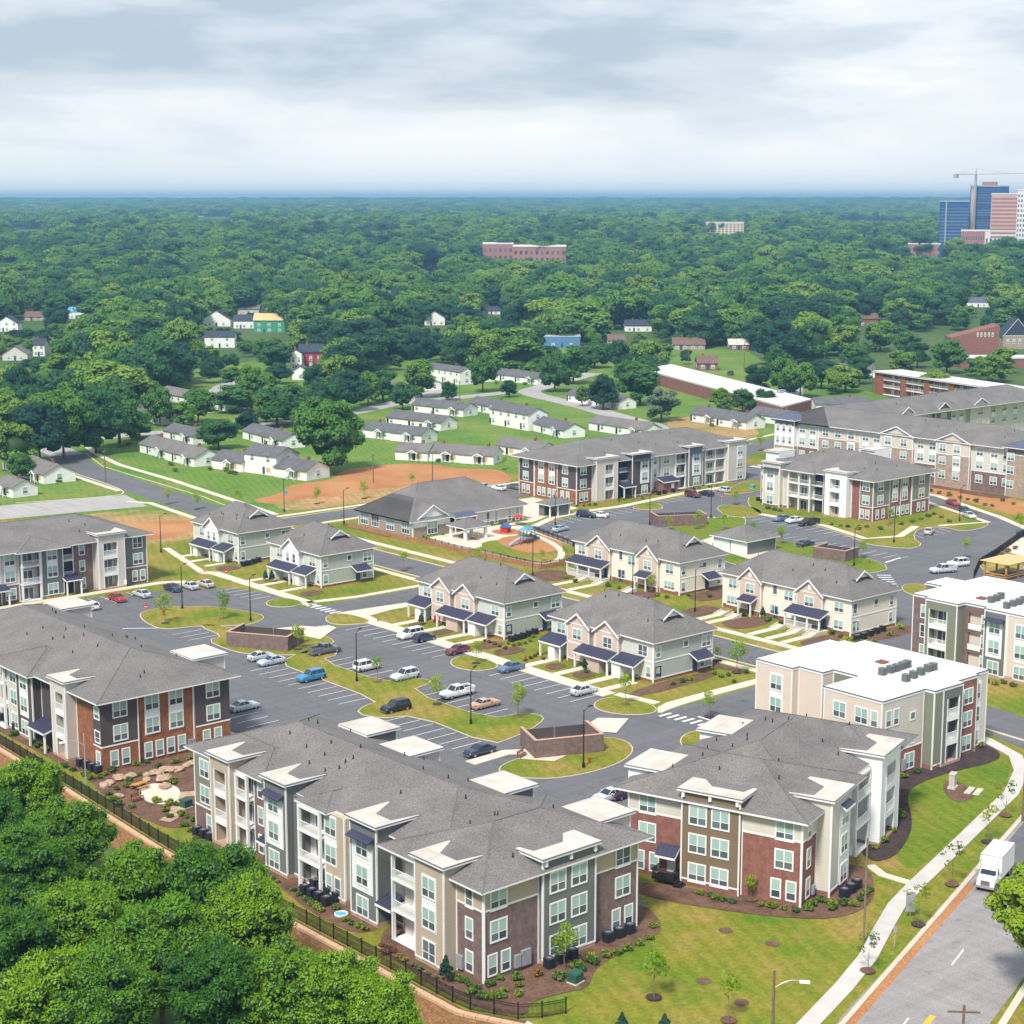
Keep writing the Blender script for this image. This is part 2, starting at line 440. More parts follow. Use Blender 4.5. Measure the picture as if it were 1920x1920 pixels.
def np_mesh(name, V_, Q_, mats, mi=None, smooth=False):
    """fast mesh from arrays; Q_ is an (n, 3) or (n, 4) index array"""
    me = bpy.data.meshes.new(name)
    V_ = np.asarray(V_, np.float32); Q_ = np.asarray(Q_, np.int32)
    k = Q_.shape[1]
    me.vertices.add(len(V_)); me.vertices.foreach_set('co', V_.ravel())
    me.loops.add(Q_.size); me.loops.foreach_set('vertex_index', Q_.ravel())
    me.polygons.add(len(Q_)); me.polygons.foreach_set('loop_start', np.arange(0, Q_.size, k, dtype=np.int32))
    if isinstance(mats, str): mats = [mats]
    for m in mats: me.materials.append(MATS[m])
    if mi is not None: me.polygons.foreach_set('material_index', np.asarray(mi, np.int32))
    if smooth: me.polygons.foreach_set('use_smooth', np.ones(len(Q_), bool))
    me.update(calc_edges=True)
    return me
def chaikin(poly, n=2, closed=True):
    for _ in range(n):
        q = []
        m = len(poly)
        for i in range(m if closed else m - 1):
            a, b = poly[i], poly[(i + 1) % m]
            q.append((a[0] * .75 + b[0] * .25, a[1] * .75 + b[1] * .25))
            q.append((a[0] * .25 + b[0] * .75, a[1] * .25 + b[1] * .75))
        if not closed:
            q = [poly[0]] + q + [poly[-1]]
        poly = q
    return poly
def ccw(poly):
    a = sum(p[0] * q[1] - q[0] * p[1] for p, q in zip(poly, poly[1:] + poly[:1]))
    return poly if a > 0 else poly[::-1]
def inset(poly, d):
    poly = ccw(poly)
    n = len(poly); out = []
    for i in range(n):
        p, q, r = Vector(poly[i - 1]), Vector(poly[i]), Vector(poly[(i + 1) % n])
        e1, e2 = (q - p).normalized(), (r - q).normalized()
        n1, n2 = Vector((-e1.y, e1.x)), Vector((-e2.y, e2.x))
        b = n1 + n2
        if b.length < 1e-4: b = n1
        b.normalize()
        k = min(2.0, 1 / max(0.3, b.dot(n1)))
        out.append(tuple(q + b * d * k))
    return out
def ribbon(pts, w):
    """outline of a strip of width w round a centre line"""
    L, R_ = [], []
    for i, p in enumerate(pts):
        a = Vector(pts[max(0, i - 1)]); b = Vector(pts[min(len(pts) - 1, i + 1)])
        t = (b - a).normalized(); nrm = Vector((-t.y, t.x))
        ww = w[i] if isinstance(w, (list, tuple)) else w
        L.append(tuple(Vector(p) + nrm * ww / 2)); R_.append(tuple(Vector(p) - nrm * ww / 2))
    return R_ + L[::-1]
# ------------------------------------------------------------------ ground, terrain
def smooth(a, b, x):
    t = min(1, max(0, (x - a) / (b - a)))
    return t * t * (3 - 2 * t)
def terr(x, y):
    r = math.hypot(x - CAM[0], y - CAM[1])
    z = 26 * smooth(900, 2700, r) + 8 * smooth(2700, 5200, r) + 27 * smooth(5200, 9500, r)
    if r > 900:
        z += smooth(900, 2000, r) * 3.5 * math.sin(x * 0.0021 + 1) * math.sin(y * 0.0017)
    return z
FENCE = [(-3.0, 150.0), (-3.2, 102.1), (-4.0, 78.2), (-5.2, 53.2), (-5.3, 28.5), (-5.0, 11.4), (-4.8, -2.9), (-1.7, -8.6)]
def struct(name, o):
    return tag(o, kind='structure')
def sheet(name, poly, z, m, parent=None):
    o = MB().face([(p[0], p[1], z) for p in ccw(poly)]).build(name, m, parent)
    if parent is None: tag(o, kind='structure')
    return o
def slab(name, poly, z0, z1, m, parent=None):
    o = MB().prism(ccw(poly), z0, z1).build(name, m, parent)
    if parent is None: tag(o, kind='structure')
    return o
# near ground to the right of the fence line, a disc of 330 m radius round the camera
R0 = 330.0
def circ(a): return (CAM[0] + R0 * math.sin(a), CAM[1] + R0 * math.cos(a))
fe_top = (-3.0, 205.5)      # fence line extended to the disc edge
a_top = math.atan2(fe_top[0] - CAM[0], fe_top[1] - CAM[1])
a_bot = a_top + rad(190)
arc_hi = [circ(a_top + (a_bot - a_top) * i / 60) for i in range(61)]
cut = [(-1.7, -8.6), (-3.0, -30.0), (-20.0, -60.0), (-40, -125), circ(a_bot)]
near_poly = ccw([(p[0], p[1]) for p in FENCE] + cut[1:-1] + list(reversed(arc_hi)))
ground = sheet('ground', near_poly, 0.0, 'grass_new')
low_poly = FENCE + cut[1:-1] + [circ(a_bot + (2 * math.pi + a_top - a_bot) * i / 40) for i in range(41)]
sheet('lower_ground', low_poly, -3.2, 'forest_floor')
rings = [330, 450, 600, 760, 900, 1050, 1250, 1500, 1800, 2200, 2700, 3300, 4000, 5000, 6200, 7600, 9500, 12000, 15000]
v, q = [], []
NA = 120
for r in rings:
    for k in range(NA):
        a = 2 * math.pi * k / NA
        x, y = CAM[0] + r * math.sin(a), CAM[1] + r * math.cos(a)
        v.append((x, y, terr(x, y)))
for i in range(len(rings) - 1):
    for k in range(NA):
        j = (k + 1) % NA
        q.append((i * NA + k, (i + 1) * NA + k, (i + 1) * NA + j, i * NA + j))
tag(put('terrain', np_mesh('terrain', v, q, 'forest_floor', smooth=True)), kind='structure')
# the new development's grass beyond the disc, the old neighbourhood's lawns, bare clay
sheet('meadow', [(-2.9, 150), (60, 118), (140, 60), (250, -60), (440, -60), (440, 200), (400, 260), (250, 250), (190, 240), (124, 232), (100, 300), (-30, 300), (-30, 206), (-2.9, 204)], 0.005, 'grass_new')
sheet('gravel_strip', ribbon([(p[0] - .32, p[1]) for p in FENCE], 1.1), -0.006, 'mulch')
sheet('lawn', [(100, 232), (130, 228), (200, 240), (300, 226), (420, 250), (520, 420), (640, 560), (480, 640), (300, 560), (230, 620), (140, 560), (60, 470), (40, 330), (60, 285)], 0.009, 'grass_old')
sheet('dirt_lot', chaikin([(130, 250), (142, 252), (152, 264), (166, 262), (176, 275), (194, 276), (204, 268), (203, 256), (212, 248), (206, 236), (199, 227), (176, 230), (160, 226), (140, 229), (133, 238)], 3), 0.013, 'red_clay')
sheet('dirt_lot', chaikin([(66, 236), (72, 254), (84, 252), (92, 240), (104, 238), (106, 228), (92, 218), (78, 220)], 3), 0.016, 'red_clay')
sheet('scrub_strip', chaikin([(74, 258), (108, 258), (107, 228), (95, 214), (80, 215), (66, 225), (64, 245)]), 0.013, 'scrub')
sheet('scrub_strip', chaikin([(255, 232), (300, 262), (330, 300), (345, 290), (330, 250), (300, 240), (270, 226)]), 0.013, 'scrub')
sheet('scrub_strip', chaikin([(276, 210), (284, 205), (284, 128), (262, 96), (252, 92), (262, 118), (271, 142)]), 0.013, 'red_clay')
sheet('scrub_strip', chaikin([(128, 230), (146, 227), (196, 231), (196, 244), (160, 240), (134, 244)]), 0.017, 'scrub')

# ------------------------------------------------------------------ roads and car parks
def kerb_line(name, poly, parent, w=0.18, h=0.13, m='kerb_tan'):
    poly = ccw(poly)
    inn = inset(poly, w)
    b = MB()
    n = len(poly)
    for i in range(n):
        j = (i + 1) % n
        b.hexa([(*poly[i], 0), (*poly[j], 0), (*inn[j], 0), (*inn[i], 0), (*poly[i], h), (*poly[j], h), (*inn[j], h), (*inn[i], h)])
    return b.build(name, m, parent)
Z_ROAD, Z_LOT, Z_PAINT = 0.024, 0.034, 0.046
r2 = sheet('road', ribbon([(104, -14), (108, 5), (112.5, 20), (112.8, 60), (112.8, 170), (113.5, 232), (117, 262), (120.5, 300), (123, 325), (131, 352), (136, 372)], [10, 10, 10, 9.4, 9.4, 9.4, 10.5, 10.5, 10.5, 11, 9]), Z_ROAD, 'asphalt')
sheet('road', ribbon([(117, 218), (150, 218), (200, 219.5), (245, 217), (280, 222), (312, 234), (350, 236)], 8.4), 0.028, 'asphalt')
sheet('road', ribbon([(268, 222), (266.5, 190), (262, 142), (246.5, 110), (232, 92)], 10), 0.031, 'asphalt')
sheet('road', [(77, 132.4), (108.5, 132.8), (108.5, 141.6), (77, 142.2)], 0.028, 'asphalt')
sheet('road', [(76, 41.8), (108.2, 42.6), (108.2, 52.6), (76, 52.4)], 0.028, 'asphalt')
sheet('road', [(117.4, 47.5), (170, 55.5), (170, 66), (149.5, 63), (149.5, 60), (117.4, 57)], 0.028, 'asphalt')
main_road = sheet('road', ribbon([(-30, -52), (24.8, -32.1), (36, -28.6), (62, -19.8), (88, -11.1), (112, -2), (160, 22)], [12.2, 12.2, 12.2, 12.2, 12.2, 12, 12]), 0.028, 'asphalt_old')
sheet('road_patch', [(56.9, -16.4), (79.5, -8.6), (84, -10.5), (59.0, -19.4)], 0.036, 'asphalt', main_road)
old_roads = []
for pts, w in (([(-20, 250), (62, 276), (85, 273), (109, 268)], 19), ([(134, 362), (140, 380), (169, 381), (207, 376), (230, 375), (258, 381), (281, 393), (330, 420)], 8), ([(300, 276), (312, 282), (322, 315), (334, 345), (346, 392), (366, 402), (420, 430)], 9), ([(207, 376), (240, 420), (250, 470), (300, 520)], 7), ([(281, 393), (345, 396)], 8)):
    old_roads.append(sheet('road', ribbon(chaikin(pts, 2, False), w), 0.020 + 0.002 * len(old_roads), 'asphalt_pale'))
sheet('road', ribbon([(132, 352), (134.5, 365), (140, 385), (150, 420)], 10), 0.036, 'asphalt_pale')
sheet('road', ribbon([(400, 300), (470, 360), (560, 440), (700, 560)], 9), 0.02, 'asphalt_pale')
lot = sheet('parking_lot', [(24.6, 2), (34, 17), (66, 29), (77, 41), (77.1, 66), (77.1, 125), (71.5, 127), (72.5, 132), (77.2, 133), (77.2, 142), (73, 146), (77.4, 155), (74, 166), (62.8, 172.9), (47, 176.5), (25, 178), (25, 100), (24.6, 60)], Z_LOT, 'asphalt')
lot2 = sheet('parking_lot', [(150.5, 63.5), (150.5, 143), (154, 158), (161, 176), (184, 180.5), (205, 180.5), (238, 183.2), (262, 204), (262, 150), (250, 118), (236, 92), (232, 72), (205, 56), (168, 54)], Z_LOT, 'asphalt')
lot3 = sheet('parking_lot', [(172, 207), (205, 209), (205, 214.3), (172, 214)], Z_LOT, 'asphalt')

def island(poly, m='grass_new', sm=2, z=0.15, name='traffic_island'):
    poly = ccw(chaikin(poly, sm) if sm else poly)
    o = MB().face([(*p, z) for p in inset(poly, 0.16)]).build(name, m)
    tag(o, kind='structure')
    k = kerb_line('kerb', poly, o)
    return o
# landscaped islands of the main car park
island([(47.3, 153), (50, 159.5), (56, 160.2), (63, 155), (66, 146), (66.2, 141), (61, 137.6), (56, 140.6), (52.6, 143.6), (46.5, 144.6)])
island([(48.2, 126), (48.8, 133.2), (52.6, 134), (53, 143.2), (55.5, 143), (57, 137), (57, 121), (66, 127), (66, 119), (62.5, 116.2), (56, 114), (49, 121)], sm=1)
island([(71, 149.6), (74, 152.4), (77.3, 152), (78, 146), (74, 144.6), (71.4, 146.4)])
island([(71.4, 128), (73.5, 134.2), (78.4, 135), (79.2, 127.2), (77, 124.8)])
island([(70, 92), (72.5, 96), (77.2, 97), (77.3, 87.2), (71.5, 87)])
island([(71.2, 58.5), (73, 62.4), (78, 63.4), (80.2, 57), (77.6, 52.2), (73.2, 54)])
island([(50, 112.5), (57, 116.5), (62, 116), (61, 110.6), (56.3, 110), (56.3, 91.8), (62.2, 90.6), (62.6, 87.2), (56.3, 85.6), (56.3, 66.2), (62.6, 65.6), (63.4, 61.8), (60, 59.4), (54, 57.4), (48.6, 56.6), (49.4, 74.8), (44, 77), (43.2, 81.4), (46, 83.6), (49.6, 84.4), (49.8, 104)], sm=1)
island([(41.6, 48), (47, 50.2), (63, 50), (64.6, 45.6), (61.5, 41.2), (55, 38.8), (47, 39.6), (42.6, 43)])
island([(70.6, 41.8), (74.5, 43), (78, 41.4), (70, 35.5), (67.5, 38)])
# islands round the two rear blocks
island([(195.8, 179.6), (196, 174.2), (200, 172), (203.4, 174.6), (206.4, 180.4)])
island([(205.6, 155.4), (211, 164.6), (217.5, 167.6), (220.5, 160), (214, 150.9), (207.5, 151)])
island([(212.6, 151), (212.2, 133), (206.2, 117), (203, 113), (205.4, 102.8), (212, 103.2), (217, 110), (228, 116.4), (233.5, 113.4), (231.6, 106.8), (242, 106.6), (247.5, 112), (256, 133), (260.5, 150), (252, 166), (232, 172), (221, 163)], 'grass_new', 1)
island([(173, 138), (176, 152), (196, 158), (207, 154), (206, 149), (189.5, 138), (192.6, 126), (193.3, 111.6), (189.8, 97), (184, 91.6), (174, 95), (163, 104), (166, 122)], 'grass_green', 1)
island([(168, 70), (171, 79), (177, 82.4), (180, 79), (174, 70)])
island([(196, 76), (206.4, 86.2), (210, 84.5), (210, 74)], 'verge')
island([(226, 176.2), (236, 182.8), (252, 190), (250, 178), (238, 174.4)])

# stall lines, crossings, stop bars
def line(lot_, x0, y0, x1, y1, w=0.12, name='stall_line', m='paint_white', z=Z_PAINT):
    d = Vector((x1 - x0, y1 - y0)); d.normalize(); n_ = Vector((-d.y, d.x)) * w / 2
    MB().face([(x0 + n_.x, y0 + n_.y, z), (x0 - n_.x, y0 - n_.y, z), (x1 - n_.x, y1 - n_.y, z), (x1 + n_.x, y1 + n_.y, z)]).build(name, m, lot_)
for y in np.arange(99.2, 124, 2.74): line(lot, 71.4, y, 76.9, y)
for y in np.arange(65.2, 86, 2.74): line(lot, 71.4, y, 76.9, y)
for y in np.arange(68.6, 85, 2.74): line(lot, 56.5, y, 61.8, y)
for y in np.arange(94.4, 110, 2.74): line(lot, 56.5, y, 61.8, y)
for y in np.arange(87, 112, 2.74): line(lot, 44.0, y, 49.4, y)
for y in np.arange(59, 76, 2.74): line(lot, 43.4, y, 48.7, y)
for y in np.arange(12, 128, 2.74):
    if not (58 < y < 76): line(lot, 27.2, y, 32.6, y)
for y in np.arange(135.5, 143, 2.6): line(lot, 46.4, y, 52.2, y)
for x in np.arange(40, 61, 2.74): line(lot, x, 171.0, x, 176.0)
for y in np.arange(155, 166, 2.6): line(lot, 70.8, y, 75.8, y)
for k in range(5): line(lot, 50.5, 169.2 + k * 1.0, 52.4, 170.4 + k * 1.0, 0.2)
for x in np.arange(164, 195, 2.74): line(lot2, x, 173.6, x + .2, 179.4)
for x in np.arange(208, 238, 2.74): line(lot2, x, 177.2, x + .2, 182.6)
for y in np.arange(118, 150, 2.74): line(lot2, 205.8, y, 211.0, y)
for y in np.arange(98, 148, 2.74): line(lot2, 194.2, y, 199.2, y)
for y in np.arange(152, 172, 2.74): line(lot2, 154.6, y, 160, y + 2)
for x in np.arange(219, 231, 2.6): line(lot2, x, 108.5, x + 1.6, 113)
for k in range(7): line(lot2, 212 + k * 2.3, 79 + k * 0.4, 215 + k * 2.3, 86 + k * .4)
def crossing(lot_, x0, y0, x1, y1, n, lx, ly, w=0.55):
    for i in range(n):
        t = (i + .5) / n
        x, y = x0 + (x1 - x0) * t, y0 + (y1 - y0) * t
        line(lot_, x - lx / 2, y - ly / 2, x + lx / 2, y + ly / 2, w, 'crossing_bar')
crossing(lot, 66.4, 128.4, 71.2, 127.4, 6, 0, 2.6)
crossing(lot, 77.6, 133.6, 77.6, 144.4, 7, 2.4, 0)
crossing(lot, 78.6, 43.6, 77.4, 51.8, 6, 2.4, 0)
crossing(lot2, 181, 90.6, 172.4, 82.0, 6, 2.0, -1.9)
crossing(lot2, 208.4, 152, 196.4, 158.6, 8, 1.4, 2.2, 0.4)
line(lot, 76.5, 145.2, 78.3, 142.4, 0.4, 'stop_bar'); line(lot, 80.5, 44, 80.5, 47.4, 0.4, 'stop_bar')
line(lot2, 190.6, 97.4, 197, 98.4, 0.5, 'stop_bar'); line(lot, 49.6, 144.6, 42.0, 150.5, 0.3, 'stop_bar')
for x0, y0, x1, y1 in ((21.5, -32.6, 25.5, -31.2), (5, -38.2, 9, -36.8), (38, -27.1, 42, -25.7), (90, -9.5, 94, -8)):
    line(main_road, x0, y0, x1, y1, 0.16, 'lane_line', z=0.036)
for x0, y0, x1, y1 in ((24.5, -33.4, 27.6, -32.4), (4, -40.2, 12, -37.5), (-20, -49, -12, -46.3)):
    line(main_road, x0, y0, x1, y1, 0.55, 'centre_line', 'paint_yellow', z=0.036)

# pavements: raised slabs
def walk(pts, w, m='concrete', h=0.11, name='pavement'):
    return slab(name, ribbon(pts, w), 0.0, h, m)
walk([(3, -30.8), (10, -28.4), (17.6, -25.9), (26, -23.2), (33, -20.6), (40, -17.2), (46, -14.4), (52, -12.4), (60, -10), (86.5, -1.9), (95, 2.2), (100, 6.4), (103, 13), (104.2, 24), (104.6, 40)], 1.9, 'concrete_grey')
walk([(52.2, -11.8), (51.8, -8), (53, -5.4)], 1.2, h=0.10)
slab('kerb', ribbon([(-32, -45.6), (18, -28.6), (56.8, -15.6), (80, -7.8), (100, 0.2), (106.5, 6.5), (107.4, 18)], 0.5), 0, 0.14, 'kerb_tan')
slab('kerb', ribbon([(-28, -58.6), (29.4, -38.2), (43.5, -33.2), (95, -14.9), (120, -6)], 0.7), 0, 0.14, 'concrete')
slab('gutter', ribbon([(-32, -46.3), (18, -29.3), (57, -16.3)], 0.8), 0, 0.034, 'red_clay')
walk([(78.4, 64), (78.6, 125)], 2.9)
walk([(78.2, 144.6), (78.6, 180), (77, 182)], 2.4)
walk([(70, 176.5), (66, 179), (40, 179.2), (20, 179.5)], 2.0)
walk([(77, 182), (84, 209)], 1.5)
for yy in (66.5, 71, 78, 85): walk([(79.9, yy), (86.4, yy)], 1.6, h=0.115)
for yy in (103, 107.5, 114, 121): walk([(79.9, yy), (86.2, yy)], 1.6, h=0.115)
for yy in (157, 164, 169): walk([(79.6, yy), (85.2, yy)], 1.5, h=0.115)
for yy in (187, 193, 199): walk([(80.6, yy), (85.2, yy)], 1.5, h=0.115)
slab('pavement', chaikin([(72.6, 129), (76.6, 134.6), (79, 135.2), (104.6, 131.6), (104.6, 130), (81, 131), (79.9, 125), (77, 125)], 1), 0, 0.12, 'concrete')
slab('pavement', chaikin([(76.6, 51.8), (80, 55.2), (88, 55.4), (105, 55.2), (105, 53.2), (88, 53.2), (81, 52.8)], 1), 0, 0.12, 'concrete')
walk([(79.6, 63.6), (80.8, 56.0)], 1.6)
walk([(78, 145.8), (88, 143.6), (105.4, 143.4)], 1.5)
walk([(105.8, 144), (105.8, 212)], 1.5); walk([(106, 58), (106, 130)], 1.5)
for pts in ([(119.4, 58), (119.4, 136), (119.4, 212)],): slab('verge', ribbon(pts, 2.6), 0, 0.06, 'verge')
walk([(121.8, 58), (121.8, 140), (122, 210)], 1.7)
slab('kerb', ribbon([(117.8, 58), (117.8, 212)], 0.3), 0, 0.13, 'kerb_tan')
slab('kerb', ribbon([(107.9, 144), (107.9, 214)], 0.3), 0, 0.13, 'kerb_tan')
slab('kerb', ribbon([(107.9, 58), (107.9, 130)], 0.3), 0, 0.13, 'kerb_tan')
walk([(122, 210), (128, 211.6), (165, 212)], 1.6)
walk([(121, 225.4), (150, 225.4), (200, 226.5), (240, 224.6), (272, 229), (300, 240), (330, 246)], 1.7)
slab('kerb', ribbon([(121, 222.6), (200, 223.8), (240, 221.6), (275, 226)], 0.3), 0, 0.13, 'kerb_tan')
walk([(124.6, 228), (127.6, 252), (132, 290), (134.5, 325), (140, 350), (146, 368)], 1.8)
slab('kerb', ribbon([(121, 240), (124.6, 262), (127, 295), (129.4, 325), (138, 352)], 0.3), 0, 0.13, 'kerb_tan')
walk([(105.5, 214), (107.6, 240), (109.6, 262), (106.5, 268)], 1.6)
walk([(112.6, 284), (115.6, 320)], 1.5)
slab('kerb', ribbon(chaikin([(84, 284), (106, 277.6), (113, 279), (116, 300), (117.6, 324), (126, 352)], 2, False), 0.4), 0, 0.13, 'kerb_tan')
walk([(184, 182.6), (196, 181.8), (220, 185), (238, 185)], 2.2)
walk([(162, 176), (172, 181), (184, 182.6)], 2.0)
walk([(213.6, 152), (213.4, 132), (208, 116.2), (216, 112.8), (229, 118)], 1.9, h=0.16)
walk([(233.4, 114.8), (246, 110), (258, 136), (262, 150)], 1.6, h=0.16)
walk([(270, 205), (269.5, 160), (268, 140), (254, 112), (240, 90)], 1.8)
walk([(152, 105), (153, 150), (159, 176)], 1.6)
walk([(131, 180), (150, 181.2), (166, 181.5), (176, 186)], 2.0)
walk([(22.9, 60), (22.9, 8)], 1.6); walk([(23.6, 82), (23.6, 150)], 1.6)
walk([(20.5, 77.5), (26.4, 74)], 2.6)
walk([(41.4, 52.5), (48, 52.8), (51.5, 50.6)], 2.0, h=0.16)
for yy in (67.5, 71, 75, 85.5, 88.5): walk([(123, yy), (131, yy)], 1.5, h=0.13)
for yy in (113, 121.5, 126.6): walk([(123, yy), (131.5, yy)], 1.5, h=0.13)

# ------------------------------------------------------------------ planting beds
def bed(pts, m='mulch', sm=2, z=0.06):
    return sheet('planting_bed', chaikin(pts, sm) if sm else pts, z, m)
bed([(-4.2, -2.3), (-3.6, 7), (-2.4, 14), (0.8, 17), (3, 16), (2, 0.6), (21.6, 0.6), (24.6, 4.0), (25.4, 2.6), (23.2, -1.6), (20.5, -3.2), (11, -4.0), (7.2, -7.4), (4.6, -6.4), (0.6, -5.8), (-1.4, -8.2)])
bed([(29.8, 9.4), (26.8, 7.0), (28.4, 1.5), (32.2, -5.6), (35.3, -9.9), (38.2, -12.4), (42.2, -12.9), (46.2, -11.4), (50.2, -8), (52.6, -5.4), (50, -2), (37, -6)])
bed([(53.3, -5.0), (57, -5.8), (62.3, -3.6), (66.6, -1.2), (71, 2.2), (74.6, 5.6), (79, 8), (86.9, 8.2), (95.9, 6.5), (100, 8.6), (101.6, 13), (98, 13), (76, 13), (60, 4)], 'mulch_dark')
bed([(-1.6, 56), (-2.6, 62), (-2.4, 72), (-1.2, 78.4), (0, 81), (3, 82), (22, 82), (21, 79), (14.6, 78), (12, 62), (4, 57)])
bed([(-0.9, 55), (-2.1, 47), (-1.3, 43.6), (1.4, 40.0), (-1.0, 37.4), (-1.9, 31.3), (-2.8, 27), (-2.9, 21), (-2.4, 17.2), (1, 17), (3, 30), (3, 55)])
bed([(-0.6, 84), (-0.6, 130), (2.2, 130), (2.2, 84)], sm=0)
for x0, y0, x1, y1 in ((80.4, 97.2, 86.8, 101), (80.6, 92, 87, 95.6), (81.2, 110, 85.6, 112.6), (81.2, 117.5, 85.4, 119.6), (81.2, 73, 85.2, 76.4), (81.2, 80, 85.2, 83), (80.8, 60, 100, 63.4), (102.4, 58, 105, 90), (102.4, 96, 105, 126), (80.6, 180, 86, 184.4), (80.6, 150, 86, 153.6), (124, 78, 134, 84), (124, 90, 134, 95), (124, 106, 134, 111.6), (124, 129, 134, 138), (124.2, 62, 134, 66), (136, 57.2, 150, 61.6), (135, 97, 148, 103), (128, 184, 131.6, 207), (202, 188.4, 230, 190.2), (222, 128, 225, 162), (226, 122.6, 251, 127.4), (251, 118, 258, 148), (277, 140, 282.4, 206), (276, 126, 282, 140)):
    bed([(x0, y0), (x1, y0 + .4), (x1 - .3, y1), ((x0 + x1) / 2, y1 + .5), (x0 + .3, y1 - .4)], sm=1)
sheet('playground_surface', chaikin([(140, 152), (148, 151), (156, 160), (155, 170), (146, 171), (141, 163)]), 0.05, 'red_clay')
sheet('playground_surface', chaikin([(149, 172), (156, 171), (157, 178), (150, 179)]), 0.05, 'red_clay')
sheet('plaza', chaikin([(131.6, 178), (131, 166), (136, 164), (141, 170), (148, 168), (160, 176), (160, 180), (147, 181.4), (138, 181)], 1), 0.04, 'concrete')
sheet('plaza', ribbon(chaikin([(134, 163), (133.6, 142.6), (141, 143.4), (151, 155), (157, 176)], 2, False), 1.5), 0.055, 'concrete')
sheet('plaza', [(166.5, 183), (186, 187), (188, 206), (178, 206), (168, 198)], 0.04, 'concrete')
sheet('plaza', [(200, 62), (214, 70), (220, 88), (236, 96), (236, 60)], 0.05, 'concrete')
sheet('plaza', [(171, 117), (176, 116), (188, 128), (184, 140), (176, 138)], 0.165, 'concrete')
sheet('plaza', chaikin([(0.6, 67), (1.6, 71.8), (4.6, 73.8), (7, 70.5), (5, 66), (2, 64.6)]), 0.085, 'concrete')
sheet('flagstone_path', ribbon(chaikin([(4.8, 67.4), (8, 65.6), (12.5, 67.6), (15, 71)], 2, False), 1.9), 0.08, 'boulder')
sheet('flagstone_path', ribbon(chaikin([(5.0, 67.2), (3, 63.4), (1.0, 60.8), (-1.0, 59.8)], 2, False), 1.7), 0.075, 'boulder')
sheet('plaza', [(62, 53.6), (68.6, 56.2), (71.8, 53), (65.6, 49.2)], 0.165, 'concrete')
sheet('plaza', [(47.4, 49.6), (52.4, 51), (54.4, 46.6), (50.4, 45.6)], 0.165, 'concrete')
sheet('plaza', [(61.6, 132.6), (67, 131), (70.4, 125.6), (64, 121)], 0.165, 'concrete')

for u, v_ in ((1361, 1745), (1448, 1770), (1320, 1840), (1535, 1605), (1390, 1880)):
    gx, gy = G(u, v_)
    sheet('mulch_ring', [(gx + .75 * math.cos(a * .5236), gy + .75 * math.sin(a * .5236)) for a in range(12)], .05, 'mulch')

sheet('lawn', chaikin([(55, -9.8), (62, -8.0), (86, -0.8), (94, 3.2), (98.4, 7), (95.9, 6.6), (86.9, 8.4), (79, 8.2), (74.6, 5.8), (71, 2.4), (66.6, -1.0), (62.3, -3.4), (57, -5.6)], 2), 0.03, 'grass_green')
# ------------------------------------------------------------------ building kit
SILL = [0.65, 4.05, 7.3]
WIN = {'d': (1.95, 2.05), 's': (1.0, 2.05), 'q': (0.95, 0.95), 't': (2.7, 2.1), 'n': (0.55, 1.9), 'D': (1.9, 2.15), 'e': (0.95, 2.1), 'h': (1.3, 1.5)}
_wcache = {}
def win_meshes(typ, h=None):
    key = (typ, h)
    if key in _wcache: return _wcache[key]
    w, hh = WIN[typ]
    hh = h or hh
    c = 0.13
    f = MB()
    f.box(-w / 2 - c, -w / 2 + 0.03, -0.07, 0.02, -c, hh + c).box(w / 2 - 0.03, w / 2 + c, -0.07, 0.02, -c, hh + c)
    f.box(-w / 2 + 0.03, w / 2 - 0.03, -0.07, 0.02, hh - 0.03, hh + c).box(-w / 2 + 0.03, w / 2 - 0.03, -0.085, 0.02, -c, 0.04)
    n = {'d': 2, 't': 3, 'D': 2}.get(typ, 1)
    pw = (w - 0.06) / n
    for k in range(1, n):
        x = -w / 2 + 0.03 + k * pw
        f.box(x - 0.06, x + 0.06, -0.06, 0.02, 0.04, hh - 0.03)
    split = typ in 'dstnh'
    mid = hh * 0.40
    if split: f.box(-w / 2 + 0.03, w / 2 - 0.03, -0.05, 0.02, mid - 0.035, mid + 0.035)
    frame = f.mesh('window', 'white_trim')
    up, lo, both = [], [], MB()
    for k in range(n):
        x0 = -w / 2 + 0.03 + k * pw; x1 = x0 + pw
        if split:
            both.face([(x0, -0.02, mid), (x1, -0.02, mid), (x1, -0.02, hh), (x0, -0.02, hh)], 0)
            both.face([(x0, -0.02, 0), (x1, -0.02, 0), (x1, -0.02, mid), (x0, -0.02, mid)], 1)
        else:
            both.face([(x0, -0.02, 0), (x1, -0.02, 0), (x1, -0.02, hh), (x0, -0.02, hh)], 1)
    if split:
        lite_u = MB().box(-pw / 2, pw / 2, -0.025, 0.0, mid, hh); lite_l = MB().box(-pw / 2, pw / 2, -0.025, 0.0, 0, mid)
        mu, ml, md = lite_u.mesh('pane', 'pane_blind'), lite_l.mesh('pane', 'pane_dark'), lite_u.mesh('pane', 'pane_dark')
    else:
        mu = md = None; ml = MB().box(-pw / 2, pw / 2, -0.025, 0.0, 0, hh).mesh('pane', 'pane_dark')
    xs = [-w / 2 + 0.03 + (k + .5) * pw for k in range(n)]
    allm = both.mesh('pane', ['pane_blind', 'pane_dark'])
    _wcache[key] = (frame, mu, ml, md, xs, allm)
    return _wcache[key]
ROT = {'L': -math.pi / 2, 'R': 0.0, 'B': math.pi / 2, 'T': math.pi}
def roof_z(h, x, y):
    x0, x1, y0, y1, z, sl = h
    return z + sl * max(0, min(x - x0, x1 - x, y - y0, y1 - y))
